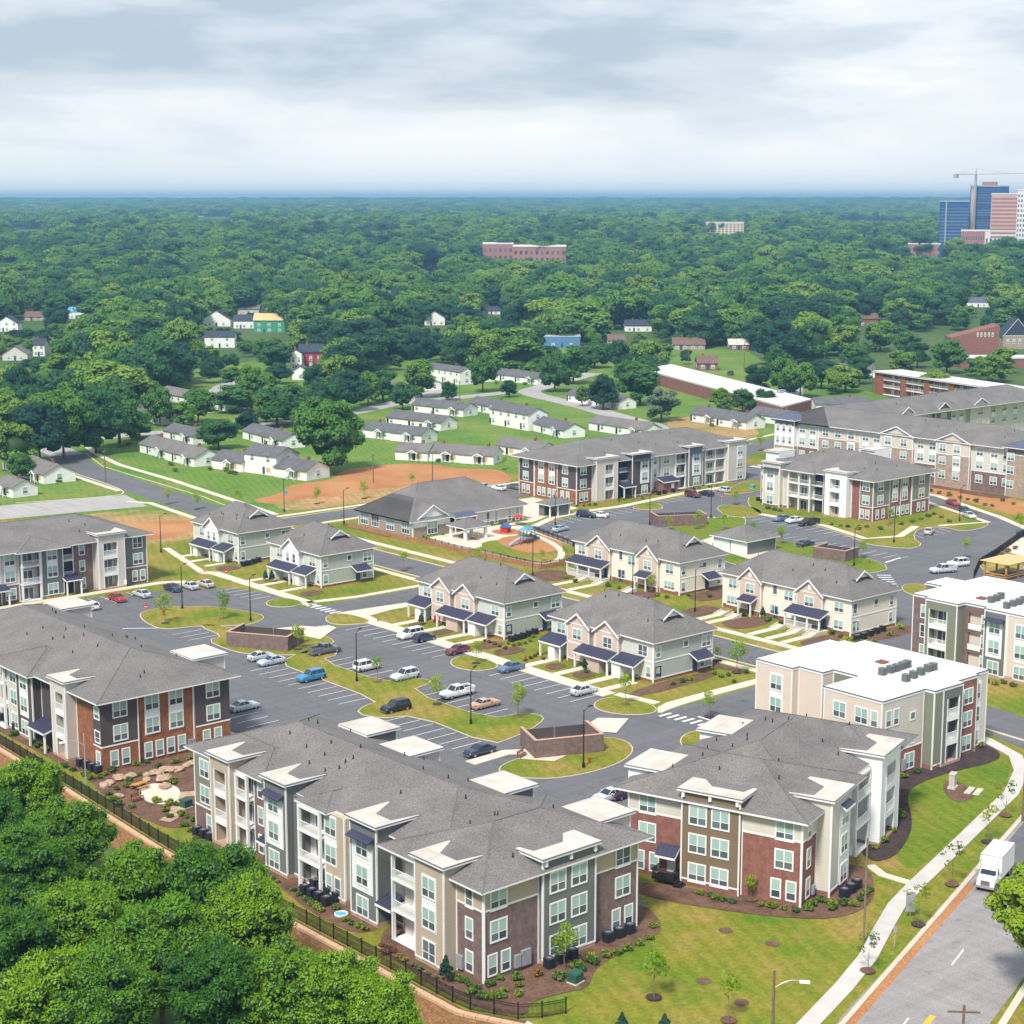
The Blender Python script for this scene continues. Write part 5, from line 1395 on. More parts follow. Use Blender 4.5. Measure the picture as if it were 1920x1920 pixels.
# ------------------------------------------------------------------ brick bin enclosures
def enclosure(label, loc, rot, w, l, h, m='brick_brown'):
    b = Bld('bin_enclosure', label, 'bin enclosure', loc, rot)
    t = 0.35
    b.part('wall', m, 'R', 0, w, 0, t, 0, h); b.part('wall', m, 'R', 0, t, t, l, 0, h); b.part('wall', m, 'R', w - t, w, t, l, 0, h)
    for (x0, x1, y0, y1) in ((-.05, w + .05, -.05, t + .05), (-.05, t + .05, t + .05, l), (w - t - .05, w + .05, t + .05, l)):
        MB().box(x0, x1, y0, y1, h, h + .1).build('coping', 'base_stone', b.root)
    b.part('floor', 'concrete', 'R', t, w - t, t, l, 0, .05)
    for k in (0, 1):
        x0 = t + .1 + k * (w - 2 * t) / 2
        MB().box(x0, x0 + (w - 2 * t) / 2 - .15, l - .12, l - .05, .2, h - .4).build('gate', 'plum_siding', b.root)
    for k in range(2):
        x0 = 1.0 + k * (w - 1.6) / 2
        d = thing('waste_skip', 'dark steel waste skip inside the enclosure, %s of two' % ('first' if k == 0 else 'second'), 'skip')
        d.parent = None
        c_, s_ = math.cos(rad(rot)), math.sin(rad(rot))
        lx, ly = x0 + .9, l * .5
        d.location = (loc[0] + lx * c_ - ly * s_, loc[1] + lx * s_ + ly * c_, 0.06); d.rotation_euler = (0, 0, rad(rot))
        d['label'] = '%s dark skip in the %s' % ('left' if k == 0 else 'right', label.split(',')[0].replace('brick bin ', '')); d['group'] = 'waste skips'
        MB().hexa([(-.75, -.7, .1), (.75, -.7, .1), (.75, .6, .1), (-.75, .6, .1), (-.85, -.8, 1.3), (.85, -.8, 1.3), (.85, .8, 1.5), (-.85, .8, 1.5)]).build('skip_body', 'plastic_green', d)
        MB().hexa([(-.87, -.82, 1.3), (.87, -.82, 1.3), (.87, .82, 1.5), (-.87, .82, 1.5), (-.87, -.82, 1.36), (.87, -.82, 1.36), (.87, .82, 1.56), (-.87, .82, 1.56)]).build('lid', 'ac_dark', d)
    return b
def between(p, q): return math.degrees(math.atan2(q[1] - p[1], q[0] - p[0]))
def encl_px(label, pa, pb, l, h):
    a, c = G(*pa), G(*pb)
    enclosure(label, (a[0], a[1]), between(a, c), math.hypot(c[0] - a[0], c[1] - a[1]), l, h)
encl_px('brick bin enclosure beside the bench and hydrant, near the lot exit', (1003, 1424), (1132, 1411), 6.6, 2.6)
encl_px('brick bin enclosure on the island beside the grey pickup', (425, 1213), (540, 1223), 6.4, 2.6)
encl_px('brick bin enclosure across the lot from the plum and rust block', (1233, 989), (1326, 985), 6.2, 2.6)
encl_px('brick bin enclosure at the end of the strip behind cream houses', (1524, 1046), (1585, 1055), 5.6, 2.4)

# ------------------------------------------------------------------ the old white houses
def white_house(label, blocks, loc, rot, wall='white_siding', roof='shingle_old', chim=True, name='white_house', detail=True, cat='house'):
    """blocks: (x0, x1, y0, y1, eave, ridge axis) ; x is depth away from the street side (-x faces the camera left), y runs along the row"""
    b = Bld(name, label, cat, loc, rot, near=False)
    if roof == 'shingle_old' and len(label) % 3 == 0: roof = 'shingle'
    for k, (x0, x1, y0, y1, e, ax) in enumerate(blocks):
        b.part('wall', wall, 'R', x0, x1, y0, y1, 0, e)
        sl = 0.48
        hw = ((x1 - x0) if ax == 'y' else (y1 - y0)) / 2
        zr = e + hw * sl
        ov = .35
        r = MB(); g = MB()
        if ax == 'y':
            xm = (x0 + x1) / 2
            za = e - ov * sl
            for sg in (-1, 1):
                xe = xm + sg * (hw + ov)
                r.hexa([(xe, y0 - ov, za), (xm, y0 - ov, zr), (xm, y1 + ov, zr), (xe, y1 + ov, za), (xe, y0 - ov, za + .12), (xm, y0 - ov, zr + .12), (xm, y1 + ov, zr + .12), (xe, y1 + ov, za + .12)])
            for yy in (y0, y1): g.face([(x0, yy, e), (x1, yy, e), (xm, yy, zr)])
        else:
            ym = (y0 + y1) / 2
            za = e - ov * sl
            for sg in (-1, 1):
                ye = ym + sg * (hw + ov)
                r.hexa([(x0 - ov, ye, za), (x0 - ov, ym, zr), (x1 + ov, ym, zr), (x1 + ov, ye, za), (x0 - ov, ye, za + .12), (x0 - ov, ym, zr + .12), (x1 + ov, ym, zr + .12), (x1 + ov, ye, za + .12)])
            for xx in (x0, x1): g.face([(xx, y0, e), (xx, y1, e), (xx, ym, zr)])
        ro = r.build('roof', roof, b.root)
        g.build('gable_wall', wall, b.root)
        if chim:
            MB().box(-.35, .35, -.35, .35, -.6, 1.0).build('chimney', 'brick_red', b.root, ((x0 + x1) / 2 + .2, y0 + (y1 - y0) * (.3 + .4 * (k % 2)), zr))
        if detail:
            n = max(1, int((y1 - y0) / 4.2))
            for i in range(n):
                sv = y0 + (y1 - y0) * (i + .5) / n
                two = e > 4.5
                for z in ((.9, 3.7) if two else (.9,)):
                    if (i % 2 == 0 or z > 3) and 'boarded' in label and z < 3: b.part('boarded_window', 'osb', 'L', sv - .8, sv + .8, x0 - .06, x0 + .02, .8, 2.1)
                    elif i % 2 == 0 or z > 3: b.win('L', sv, z, 'h', x0)
                if i % 2 == 0: b.part('door', 'door_blue' if k % 2 else 'black_metal', 'L', sv + 1.3, sv + 2.2, x0 - .05, x0 + .05, .2, 2.2)
            b.win('R', (x0 + x1) / 2, .9, 'h', y0)
            if e > 4.5: b.win('R', (x0 + x1) / 2, 3.7, 'h', y0)
            if ax == 'y' and e < 4.5:
                sv = y0 + (y1 - y0) * .5 / n + 1.75
                b.gable('L', sv - 1.5, sv + 1.5, x0 - 1.4, x0 + 2.6, 2.55, .8, wall, roof, .25)
                for q_ in (sv - 1.4, sv + 1.25): b.part('post', 'white_trim', 'L', q_, q_ + .15, x0 - 1.4, x0 - 1.25, 0, 2.5)
    return b
HOUSES = []
def house_at(px0, px1, depth, label, e=2.7, split=1, two=(), ax='y', **k):
    """row house whose street-side base runs from photo point px0 (left) to px1 (right)"""
    a, c = G(*px0), G(*px1)
    L_ = math.hypot(a[0] - c[0], a[1] - c[1])
    rot = math.degrees(math.atan2(-(a[0] - c[0]), a[1] - c[1]))
    bl = []
    for i in range(split):
        y0, y1 = L_ * i / split, L_ * (i + 1) / split - .02
        off = .9 * (i % 2)
        bl.append((off, off + depth, y0, y1, 5.4 if i in two else e, ax))
    HOUSES.append((min(px0[0], px1[0]) - 6, min(px0[1], px1[1]) - 22, max(px0[0], px1[0]) + 16, max(px0[1], px1[1]) + 2, math.hypot((a[0] + c[0]) / 2 - CAM[0], (a[1] + c[1]) / 2 - CAM[1])))
    return white_house(label, bl, (c[0], c[1]), rot, **k)
house_at((257, 848), (364, 876), 9, 'long white cottage with two porch gables beside the collector road', split=2)
house_at((397, 878), (575, 902), 9, 'white cottage row with a two-storey middle and one boarded window', split=3, two=(1,))
house_at((306, 822), (362, 834), 8, 'white cottage behind the long two-porch cottage')
house_at((455, 822), (528, 842), 8, 'white cottage behind the big oak and the two-storey row')
house_at((0, 880), (82, 908), 9, 'white cottage with a boarded gable at the left edge', split=2)
house_at((-10, 925), (24, 934), 7, 'small white cottage cut by the left edge beside a green lawn')
house_at((297, 762), (364, 776), 8, 'two-storey white house before the dark tree belt', two=(0,))
house_at((238, 782), (300, 797), 8, 'white cottage left of the two-storey house by the trees')
house_at((386, 764), (426, 772), 7, 'white cottage right of the two-storey house by the trees')
house_at((437, 760), (470, 768), 7, 'white cottage tucked between two street trees')
house_at((531, 758), (586, 770), 7, 'white cottage with two gables under the tall street tree', split=2)
house_at((657, 735), (735, 741), 8, 'long low white cottage at the edge of the wood', split=1)
house_at((762, 725), (800, 733), 7, 'small white cottage before the far two-storey house')
house_at((797, 712), (862, 722), 7, 'far two-storey white house with porch by the wood', two=(0,))
house_at((872, 712), (900, 717), 7, 'small white cottage right of the far two-storey house')
house_at((923, 712), (1008, 722), 8, 'low white cottage on the far lawn with dark shutters', split=1)
house_at((676, 820), (790, 832), 8, 'white cottage row behind the bright green lawn', split=2)
house_at((724, 796), (826, 808), 8, 'white cottage row second from the green lawn', split=1)
house_at((772, 772), (868, 782), 8, 'white cottage row third from the green lawn', split=1)
house_at((878, 768), (940, 780), 8, 'white cottage beside the far pale street', split=1)
house_at((918, 795), (990, 808), 8, 'two-storey white house left of the far pale street', two=(0,))
house_at((1000, 808), (1056, 822), 8, 'small white cottage nearest the pale street corner')
house_at((741, 862), (925, 872), 8, 'boarded white cottage row before the clay lot', split=3)
house_at((928, 850), (1010, 862), 8, 'white cottage between boarded row and plum block', split=1)
house_at((1062, 752), (1160, 768), 8, 'white cottage with broken porch beside a dark tree', split=1)
house_at((1104, 806), (1206, 822), 8, 'white cottage with two red chimneys behind the plum block', split=1)
house_at((1290, 790), (1398, 806), 9, 'white cottage with three porch gables before the brick shop', split=2)
house_at((1404, 788), (1480, 800), 8, 'white cottage left of the blue-roofed tower', split=1)
house_at((1530, 772), (1630, 770), 8, 'white cottage behind the long sage building', split=1)

# ------------------------------------------------------------------ other buildings of the district
def px_building(label, u0, u1, vb, h, depth, wall, roof, rot=None, flat=False, name='house', e=None, cat='house', wins=2, win_t='h', roof2=None, ridge='x', near_z=None, storeys=1):
    """building whose near-left wall line runs from (u0, vb) to (u1, vb) in the photo; h eave height"""
    z = 0.0
    for _ in range(4):
        gx, gy = G((u0 + u1) / 2, vb, z); z = terr(gx, gy)
    a, c = G(u0, vb, z), G(u1, vb, z)
    L_ = math.hypot(a[0] - c[0], a[1] - c[1])
    ang = math.degrees(math.atan2(c[1] - a[1], c[0] - a[0])) if rot is None else rot
    b = Bld(name, label, cat, (a[0], a[1], z - .3), ang, near=False)
    HOUSES.append((u0, vb - 24, u1, vb - 3, math.hypot(gx - CAM[0], gy - CAM[1])))
    b.part('wall', wall, 'R', 0, L_, 0, depth, 0, h)
    if flat:
        flat_roof(b, [(-.1, -.1), (L_ + .1, -.1), (L_ + .1, depth + .1), (-.1, depth + .1)], h + .4)
    else:
        sl = .62 if name == 'house' else .5
        r = MB(); g = MB()
        if ridge == 'x':
            ym, zr = depth / 2, h + depth / 2 * sl
            for ye, yy in ((-.4, 0), (depth + .4, depth)):
                za = h - .4 * sl
                r.hexa([(-.4, ye, za), (-.4, ym, zr), (L_ + .4, ym, zr), (L_ + .4, ye, za), (-.4, ye, za + .15), (-.4, ym, zr + .15), (L_ + .4, ym, zr + .15), (L_ + .4, ye, za + .15)])
            for xx in (0, L_): g.face([(xx, 0, h), (xx, depth, h), (xx, ym, zr)])
        else:
            xm, zr = L_ / 2, h + L_ / 2 * sl
            for xe in (-.4, L_ + .4):
                za = h - .4 * sl
                r.hexa([(xe, -.4, za), (xm, -.4, zr), (xm, depth + .4, zr), (xe, depth + .4, za), (xe, -.4, za + .15), (xm, -.4, zr + .15), (xm, depth + .4, zr + .15), (xe, depth + .4, za + .15)])
            for yy in (0, depth): g.face([(0, yy, h), (L_, yy, h), (xm, yy, zr)])
        r.build('roof', roof, b.root); g.build('gable_wall', roof2 or wall, b.root)
        MB().box(-.4, .4, -.4, .4, -.8, 1.1).build('chimney', 'brick_red', b.root, (L_ * .3, depth / 2, zr if ridge == 'x' else h + 1.5))
    for fl in range(storeys):
        for i in range(wins):
            b.win('R', L_ * (i + .5) / wins, 1.0 + fl * 3.0, win_t, 0.0)
            if i == 0 and fl == 0: b.part('door', 'door_blue', 'R', L_ * (i + 1) / wins - .5, L_ * (i + 1) / wins + .5, -.05, .05, .3, 2.5)
        b.win('L', depth / 2, 1.0 + fl * 3, win_t, 0.0)
    return b
B_ = px_building
B_('white gabled house with navy roof at the far left edge', -8, 34, 622, 5, 9, 'white_siding', 'shingle_dark', wins=3, ridge='y', storeys=2)
B_('low brown house left of the white gables among trees', 46, 86, 602, 3, 9, 'brick_tan', 'shingle_brown', wins=3)
B_('house with a blue tarpaulin roof in the wood at left', 128, 158, 598, 5, 8, 'white_siding', 'tarp_blue', wins=2)
B_('pale house with tan gable behind the left tree mass', 5, 52, 676, 3.4, 9, 'pale_siding', 'shingle', wins=2, ridge='y')
B_('white house with navy roof above the left tree mass', 62, 84, 668, 6, 8, 'white_siding', 'shingle_dark', storeys=2)
B_('white two-storey house with navy roof, front one of the pair on the hill', 384, 440, 652, 6, 8, 'white_siding', 'shingle_dark', wins=2, storeys=2)
B_('white house with dark gable roof behind the front one of the pair', 380, 432, 612, 4.5, 9, 'white_siding', 'shingle_dark', wins=2, ridge='y')
B_('white house with grey porch left of the green unfinished house', 438, 478, 616, 5, 9, 'white_siding', 'shingle_dark', wins=3)
B_('grey roofed cottage above the unfinished house', 446, 486, 590, 4, 8, 'greige', 'shingle', wins=2)
B_('unfinished house sheathed in green with a raw plywood roof', 476, 534, 624, 7.5, 11, 'sheath_green', 'osb', wins=3, storeys=2, name='house')
B_('dark red two-storey house with navy roof', 560, 606, 692, 8, 10, 'house_red', 'shingle_dark', wins=3, storeys=2, win_t='s')
B_('white-fronted gabled house attached left of the dark red one', 545, 566, 694, 8, 10, 'white_siding', 'shingle_dark', ridge='y', storeys=2, wins=2, win_t='s')
B_('small white house with steep gable below the dark red house', 548, 578, 712, 4, 8, 'white_siding', 'shingle_old', ridge='y', wins=1)
B_('white steep-gabled house in the middle of the wood', 796, 834, 610, 5, 9, 'white_siding', 'shingle_dark', ridge='y', wins=3)
B_('low dark-roofed house deep in the middle wood', 905, 938, 590, 3, 8, 'white_siding', 'shingle_dark')
B_('blue-painted workshop building beside the street lights', 1020, 1088, 652, 6, 12, 'house_blue', 'shingle_dark', flat=True, name='workshop', cat='workshop')
B_('brown-roofed brick bungalow right of the blue workshop', 1140, 1172, 648, 3, 9, 'brick_tan', 'shingle_brown')
B_('white house with two dark dormer gables in the wood', 1172, 1222, 622, 4, 9, 'white_siding', 'shingle_dark', wins=3)
B_('low brown-roofed brick building above the shop', 1262, 1322, 656, 3, 10, 'brick_tan', 'shingle_brown', wins=4)
B_('small red brick cabin with white gable on the lawn', 1367, 1404, 656, 3, 8, 'brick_red', 'membrane', wins=2)
B_('brick bungalow with blue door left of the tree clump', 1308, 1346, 694, 3.5, 9, 'brick_rust', 'shingle_brown', wins=2)
B_('brick bungalow with blue door and pink shingle roof', 1449, 1520, 714, 3.6, 9, 'brick_rust', 'shingle_brown', wins=3)
B_('dark red brick house among trees at right', 1608, 1646, 612, 5, 9, 'brick_red', 'shingle_brown', wins=2)
B_('grey-roofed white cottage behind the balcony building', 1566, 1640, 708, 3.2, 9, 'white_siding', 'shingle_old', wins=3)
B_('blue-roofed house far right in the wood', 1812, 1856, 576, 4, 9, 'white_siding', 'blue_metal', wins=2)
B_('pale roof far out in the left wood', 790, 822, 508, 4, 12, 'brick_tan', 'shingle_brown', wins=2)
# shop with the long white roof and red brick end
def shop():
    a, c, d = G(1205, 692, 5), G(1468, 762, 5), G(1522, 748, 5)
    b = Bld('shop', 'long low shop with white flat roof and red brick end', 'shop', (0, 0), near=False)
    e = (a[0] + d[0] - c[0], a[1] + d[1] - c[1])
    poly = ccw([a, c, d, e])
    MB().prism(poly, 0, 4.6).build('wall', 'brick_red', b.root)
    flat_roof(b, poly, 5)
    HOUSES.append((1200, 685, 1525, 775, 640))
    MB().box(-1.5, 1.5, -1, 1, 0, 1.2).build('roof_unit', 'grey_metal', b.root, (*G(1465, 735, 5), 4.6))
shop()
# balcony apartment building of red brick
def balcony_block():
    z = 0
    a, c = G(1640, 738), G(1960, 790)
    L_ = math.hypot(c[0] - a[0], c[1] - a[1]); ang = between(a, c)
    b = Bld('balcony_building', 'long red brick building with stacked white-railed galleries and white roof', 'building', (a[0], a[1]), ang, near=False)
    HOUSES.append((1632, 662, 1925, 745, 640))
    b.part('wall', 'brick_rust', 'R', 0, L_, 1.8, 12, 0, 8.4)
    for s0, s1 in ((0, 5), (16, 19), (30, 33), (44, 47), (58, 60)):
        if s1 <= L_: b.part('wall', 'brick_rust', 'R', s0, s1, -.3, 2, 0, 8.4)
    for z in (0.1, 2.9, 5.7): b.part('gallery_slab', 'white_trim', 'R', 5, L_, 0, 1.9, z, z + .2)
    for z in (3.1, 5.9): b.rail('R', 5, L_ - 1, 0, z)
    n = int(L_ / 4)
    for i in range(2, n):
        for z in (.4, 3.2, 6.0): b.win('R', i * 4 + 1, z, 'e' if i % 2 else 'h', 1.8)
    flat_roof(b, [(-.8, -1), (L_, -1), (L_, 13), (-.8, 13)], 8.9)
balcony_block()
def church():
    a, c = G(1782, 668), G(1872, 668)
    b = Bld('church_hall', 'plain red brick hall with a sloping parapet and window slots', 'church hall', (a[0], a[1]), -40, near=False)
    HOUSES.append((1776, 606, 1925, 690, 900))
    L_ = math.hypot(c[0] - a[0], c[1] - a[1])
    MB().hexa([(0, 0, 0), (L_, 0, 0), (L_, 12, 0), (0, 12, 0), (0, 0, 9), (L_, 0, 15), (L_, 12, 15), (0, 12, 9)]).build('wall', 'brick_red', b.root)
    for k in range(5): b.win('R', L_ * .55 + k * 1.8, 9.5, 'n', 0)
    b2 = Bld('church_annex', 'low brick annex with flat white roof beside the brick hall', 'church hall', (*G(1800, 690), 0), -40, near=False)
    b2.part('wall', 'brick_red', 'R', 0, 52, 0, 14, 0, 4.2); flat_roof(b2, [(-.2, -.2), (52, -.2), (52, 14), (-.2, 14)], 4.6)
    b3 = Bld('chapel', 'chapel with steep dark gables at the right edge', 'chapel', (*G(1880, 655), 0), -40, near=False)
    b3.part('wall', 'brick_tan', 'R', 0, 26, 0, 16, 0, 7); b3.gable('R', 0, 14, 0, 12, 7, 8.5, 'shingle_dark', 'shingle_dark'); b3.gable('R', 15, 26, 0, 12, 6.4, 7.5, 'shingle_dark', 'shingle_dark')
    for k in range(4): b3.win('R', 2.5 + k * 3, 3, 's', 0)
church()
# ------------------------------------------------------------------ far buildings
def far_block(label, u0, u1, vt, dist, wall, name='tower', bands=0, glass=None, depth=30, cat='tower', rows=0, cols=0):
    """far block at distance dist whose top shows at height vt between u0 and u1"""
    def at(u, r):
        th = YAW + math.atan((u - CX) / math.hypot(F_PX, CY - HZ))
        return CAM[0] + r * math.sin(th), CAM[1] + r * math.cos(th)
    k = math.hypot(F_PX, CY - HZ)
    a, c = at(u0, dist), at(u1, dist)
    zt = CAM[2] + (HZ - vt) / k * dist
    zg = terr(*a) - 2
    L_ = math.hypot(c[0] - a[0], c[1] - a[1])
    b = Bld(name, label, cat, (a[0], a[1], zg), between(a, c), near=False)
    h = zt - zg
    b.part('wall', wall, 'R', 0, L_, 0, depth, 0, h)
    if rows:
        for r in range(rows):
            z0 = h * .22 + (h * .76) * r / rows
            zh = h * .76 / rows * .5
            if cols:
                for q_ in range(cols):
                    s0 = L_ * (q_ + .25) / cols
                    b.part('window', 'pane_dark', 'R', s0, s0 + L_ / cols * .5, -.15, .1, z0, z0 + zh)
            else: b.part('window_band', 'tower_brick' if wall == 'tower_stone' else 'pane_dark', 'R', L_ * .03, L_ * .97, -.15, .1, z0, z0 + zh)
    b.part('parapet', 'tower_white' if wall != 'tower_glass' else 'galv', 'R', -.3, L_ + .3, -.3, depth + .3, h, h + 1.2)
    return b, L_, h
D0 = 1900
b_, L_, h_ = far_block('dark blue glass office block, lower of the downtown pair', 1763, 1818, 378, D0, 'tower_glass', depth=30, rows=14)
b_.part('fin', 'galv', 'R', L_ * .2, L_ * .24, -.6, 0, h_ * .2, h_)
b_, L_, h_ = far_block('tallest blue glass downtown tower under construction', 1819, 1891, 351, D0 + 40, 'tower_glass', depth=40, rows=22)
b_.part('shaft', 'tower_stone', 'R', L_ * .02, L_ * .16, -.8, 0, 0, h_)
b_.part('plant_room', 'tower_brick', 'R', L_ * .3, L_ * .7, 6, 30, h_ + 1.2, h_ + 5)
far_block('pink banded downtown office building', 1859, 1909, 365, D0 - 60, 'tower_stone', depth=34, rows=14)
far_block('white gridded downtown tower at the right edge', 1908, 1940, 358, D0 - 120, 'tower_white', depth=30, rows=12, cols=6)
far_block('low red brick downtown block under the towers', 1805, 1850, 431, D0 - 40, 'tower_brick', depth=30, rows=3, cols=10, name='brick_block', cat='building')
far_block('low cream downtown block under the towers', 1850, 1912, 431, D0 - 60, 'tower_white', depth=30, rows=2, cols=8, name='cream_block', cat='building')
far_block('tan slab building standing alone in the far trees', 1325, 1396, 417, 2500, 'tower_tan', name='tan_block', depth=22, rows=5, cols=10, cat='building')
far_block('long pink brick building deep in the middle wood', 962, 1062, 462, 1750, 'tower_brick', name='brick_school', depth=40, rows=2, cols=10, cat='building')
far_block('brick building with raised box left of the long pink one', 905, 962, 457, 1780, 'tower_brick', name='brick_school', depth=30, rows=2, cols=6, cat='building')
far_block('red brick building with white parapet before the downtown towers', 1706, 1768, 455, 1900, 'tower_brick', name='brick_block', depth=30, rows=2, cols=8, cat='building')
far_block('white plant on the hazy horizon at left', 368, 436, 410, 4300, 'tower_white', name='factory', depth=40, rows=1, cols=4, cat='factory')
far_block('white stair tower of the hazy plant at left', 368, 380, 405, 4280, 'tower_white', name='factory', depth=20, cat='factory')
far_block('long white roof on the hazy horizon at far left', 26, 84, 432, 3600, 'tower_white', name='warehouse', depth=40, cat='warehouse')
far_block('white depot in the hazy trees right of centre', 1570, 1700, 416, 3900, 'tower_white', name='warehouse', depth=40, rows=1, cols=12, cat='warehouse')
def crane():
    def at(u, r):
        th = YAW + math.atan((u - CX) / math.hypot(F_PX, CY - HZ))
        return CAM[0] + r * math.sin(th), CAM[1] + r * math.cos(th)
    k = math.hypot(F_PX, CY - HZ)
    D = D0 + 30
    x, y = at(1828, D)
    zz = lambda v_: CAM[2] + (HZ - v_) / k * D
    t = thing('tower_crane', 'tower crane rising over the blue glass tower', 'crane', (x, y, 0))
    MB().tube((0, 0, 0), (0, 0, zz(329)), 1.3, n=4).build('mast', 'galv', t)
    rx, ry = math.cos(-YAW), math.sin(-YAW)
    MB().tube((-rx * 23, -ry * 23, zz(329)), (0, 0, zz(329)), .8, n=4).build('counter_jib', 'galv', t)
    MB().tube((0, 0, zz(329)), (rx * 62, ry * 62, zz(327)), .5, n=4).build('jib', 'galv', t)
    MB().tube((0, 0, zz(329)), (0, 0, zz(319)), .7, .3, n=4).build('apex', 'galv', t)
    MB().box(-2, 2, -2, 2, -4, 0).build('counterweight', 'galv', t, (-rx * 21, -ry * 21, zz(329)))
    MB().tube((0, 0, zz(319)), (rx * 40, ry * 40, zz(328)), .2, n=4).tube((0, 0, zz(319)), (-rx * 20, -ry * 20, zz(329)), .2, n=4).build('tie', 'galv', t)
crane()
# ------------------------------------------------------------------ fence on its retaining wall
def poly_at(pts, t):
    for a, b in zip(pts, pts[1:]):
        l = math.hypot(b[0] - a[0], b[1] - a[1])
        if t <= l: return (a[0] + (b[0] - a[0]) * t / l, a[1] + (b[1] - a[1]) * t / l)
        t -= l
    return pts[-1]
def poly_len(pts): return sum(math.hypot(b[0] - a[0], b[1] - a[1]) for a, b in zip(pts, pts[1:]))
def retaining_wall():
    t = thing('retaining_wall', 'tan segmental block retaining wall under the black fence', 'wall')
    base = [(p[0] - 0.9, p[1]) for p in FENCE[:-1]] + [(-2.6, -9.6), (-3.9, -30.0), (-20.9, -60.0)]
    n = 15
    for k in range(n):
        z0 = -3.25 + k * 0.2
        off = 0.022 * (n - k)
        b = MB()
        for p, q in zip(base, base[1:]):
            b.hexa([(p[0] - off, p[1], z0), (p[0] + .9, p[1], z0), (q[0] + .9, q[1], z0), (q[0] - off, q[1], z0), (p[0] - off, p[1], z0 + .185), (p[0] + .9, p[1], z0 + .185), (q[0] + .9, q[1], z0 + .185), (q[0] - off, q[1], z0 + .185)])
        b.build('block_course', 'retaining_block', t)
    L_ = poly_len(base)
    s = 0.0
    while s < L_ - 1.3:
        p, q = poly_at(base, s), poly_at(base, s + 1.2)
        if p[1] < 115:
            d = Vector((q[0] - p[0], q[1] - p[1])).normalized(); nn = Vector((-d.y, d.x))
            w0, w1 = -0.55, 0.06
            if nn.x > 0: w0, w1 = -0.06, 0.55
            j = random.uniform(-.012, .012)
            b = MB().hexa([(p[0] + nn.x * w0, p[1] + nn.y * w0, -.25), (q[0] + nn.x * w0, q[1] + nn.y * w0, -.25), (q[0] + nn.x * w1, q[1] + nn.y * w1, -.25), (p[0] + nn.x * w1, p[1] + nn.y * w1, -.25), (p[0] + nn.x * w0, p[1] + nn.y * w0, .05 + j), (q[0] + nn.x * w0, q[1] + nn.y * w0, .05 + j), (q[0] + nn.x * w1, q[1] + nn.y * w1, .05 + j), (p[0] + nn.x * w1, p[1] + nn.y * w1, .05 + j)])
            b.build('cap_block', 'cap_block', t)
        s += 1.25
retaining_wall()
def fence(label, pts, h=1.5, step=2.4, name='metal_fence', x_max=None):
    t = thing(name, label, 'fence')
    L_ = poly_len(pts)
    n = int(L_ / step)
    for i in range(n + 1):
        p = poly_at(pts, i * step)
        MB().box(-.055, .055, -.055, .055, 0, h + .1).box(-.075, .075, -.075, .075, h + .1, h + .16).build('post', 'black_metal', t, (p[0], p[1], 0.02))
        if i == n: break
        q = poly_at(pts, (i + 1) * step)
        L2 = math.hypot(q[0] - p[0], q[1] - p[1])
        m = MB()
        for z in (.12, h - .3, h - .08): m.box(0.06, L2 - .06, -.02, .02, z, z + .045)
        k = 0.14
        while k < L2 - .1:
            m.box(k, k + .028, -.014, .014, .06, h + .02); k += .12
        m.build('picket_panel', 'black_metal', t, (p[0], p[1], 0.02), math.atan2(q[1] - p[1], q[0] - p[0]))
fence('long black metal picket fence along the retaining wall above the pines', [(p[0] + .15, p[1]) for p in FENCE[1:-1]] + [(-1.8, -8.4), (3.2, -10.2)])
fence('black metal fence round the playground and pavilion', [(131.2, 178.6), (130.6, 166), (132.2, 140.6), (141, 139.8), (152.6, 152), (158, 172)], 1.2)
def low_wall(label, pts, h, m='retaining_block'):
    t = thing('low_retaining_wall', label, 'wall')
    for k in range(int(h / .2)):
        b = MB()
        off = .02 * k
        for p, q in zip(pts, pts[1:]):
            d = Vector((q[0] - p[0], q[1] - p[1])).normalized(); nn = Vector((-d.y, d.x)) * .2
            b.hexa([(p[0] - nn.x + off, p[1] - nn.y, k * .2), (q[0] - nn.x + off, q[1] - nn.y, k * .2), (q[0] + nn.x, q[1] + nn.y, k * .2), (p[0] + nn.x, p[1] + nn.y, k * .2), (p[0] - nn.x + off, p[1] - nn.y, k * .2 + .19), (q[0] - nn.x + off, q[1] - nn.y, k * .2 + .19), (q[0] + nn.x, q[1] + nn.y, k * .2 + .19), (p[0] + nn.x, p[1] + nn.y, k * .2 + .19)])
        b.build('block_course', m, t)
low_wall('low tan block wall below the playground fence', [(128.8, 204), (128.8, 181), (130.4, 178.6), (129.8, 166), (131.4, 139.6), (141.4, 138.8)], 1.2)

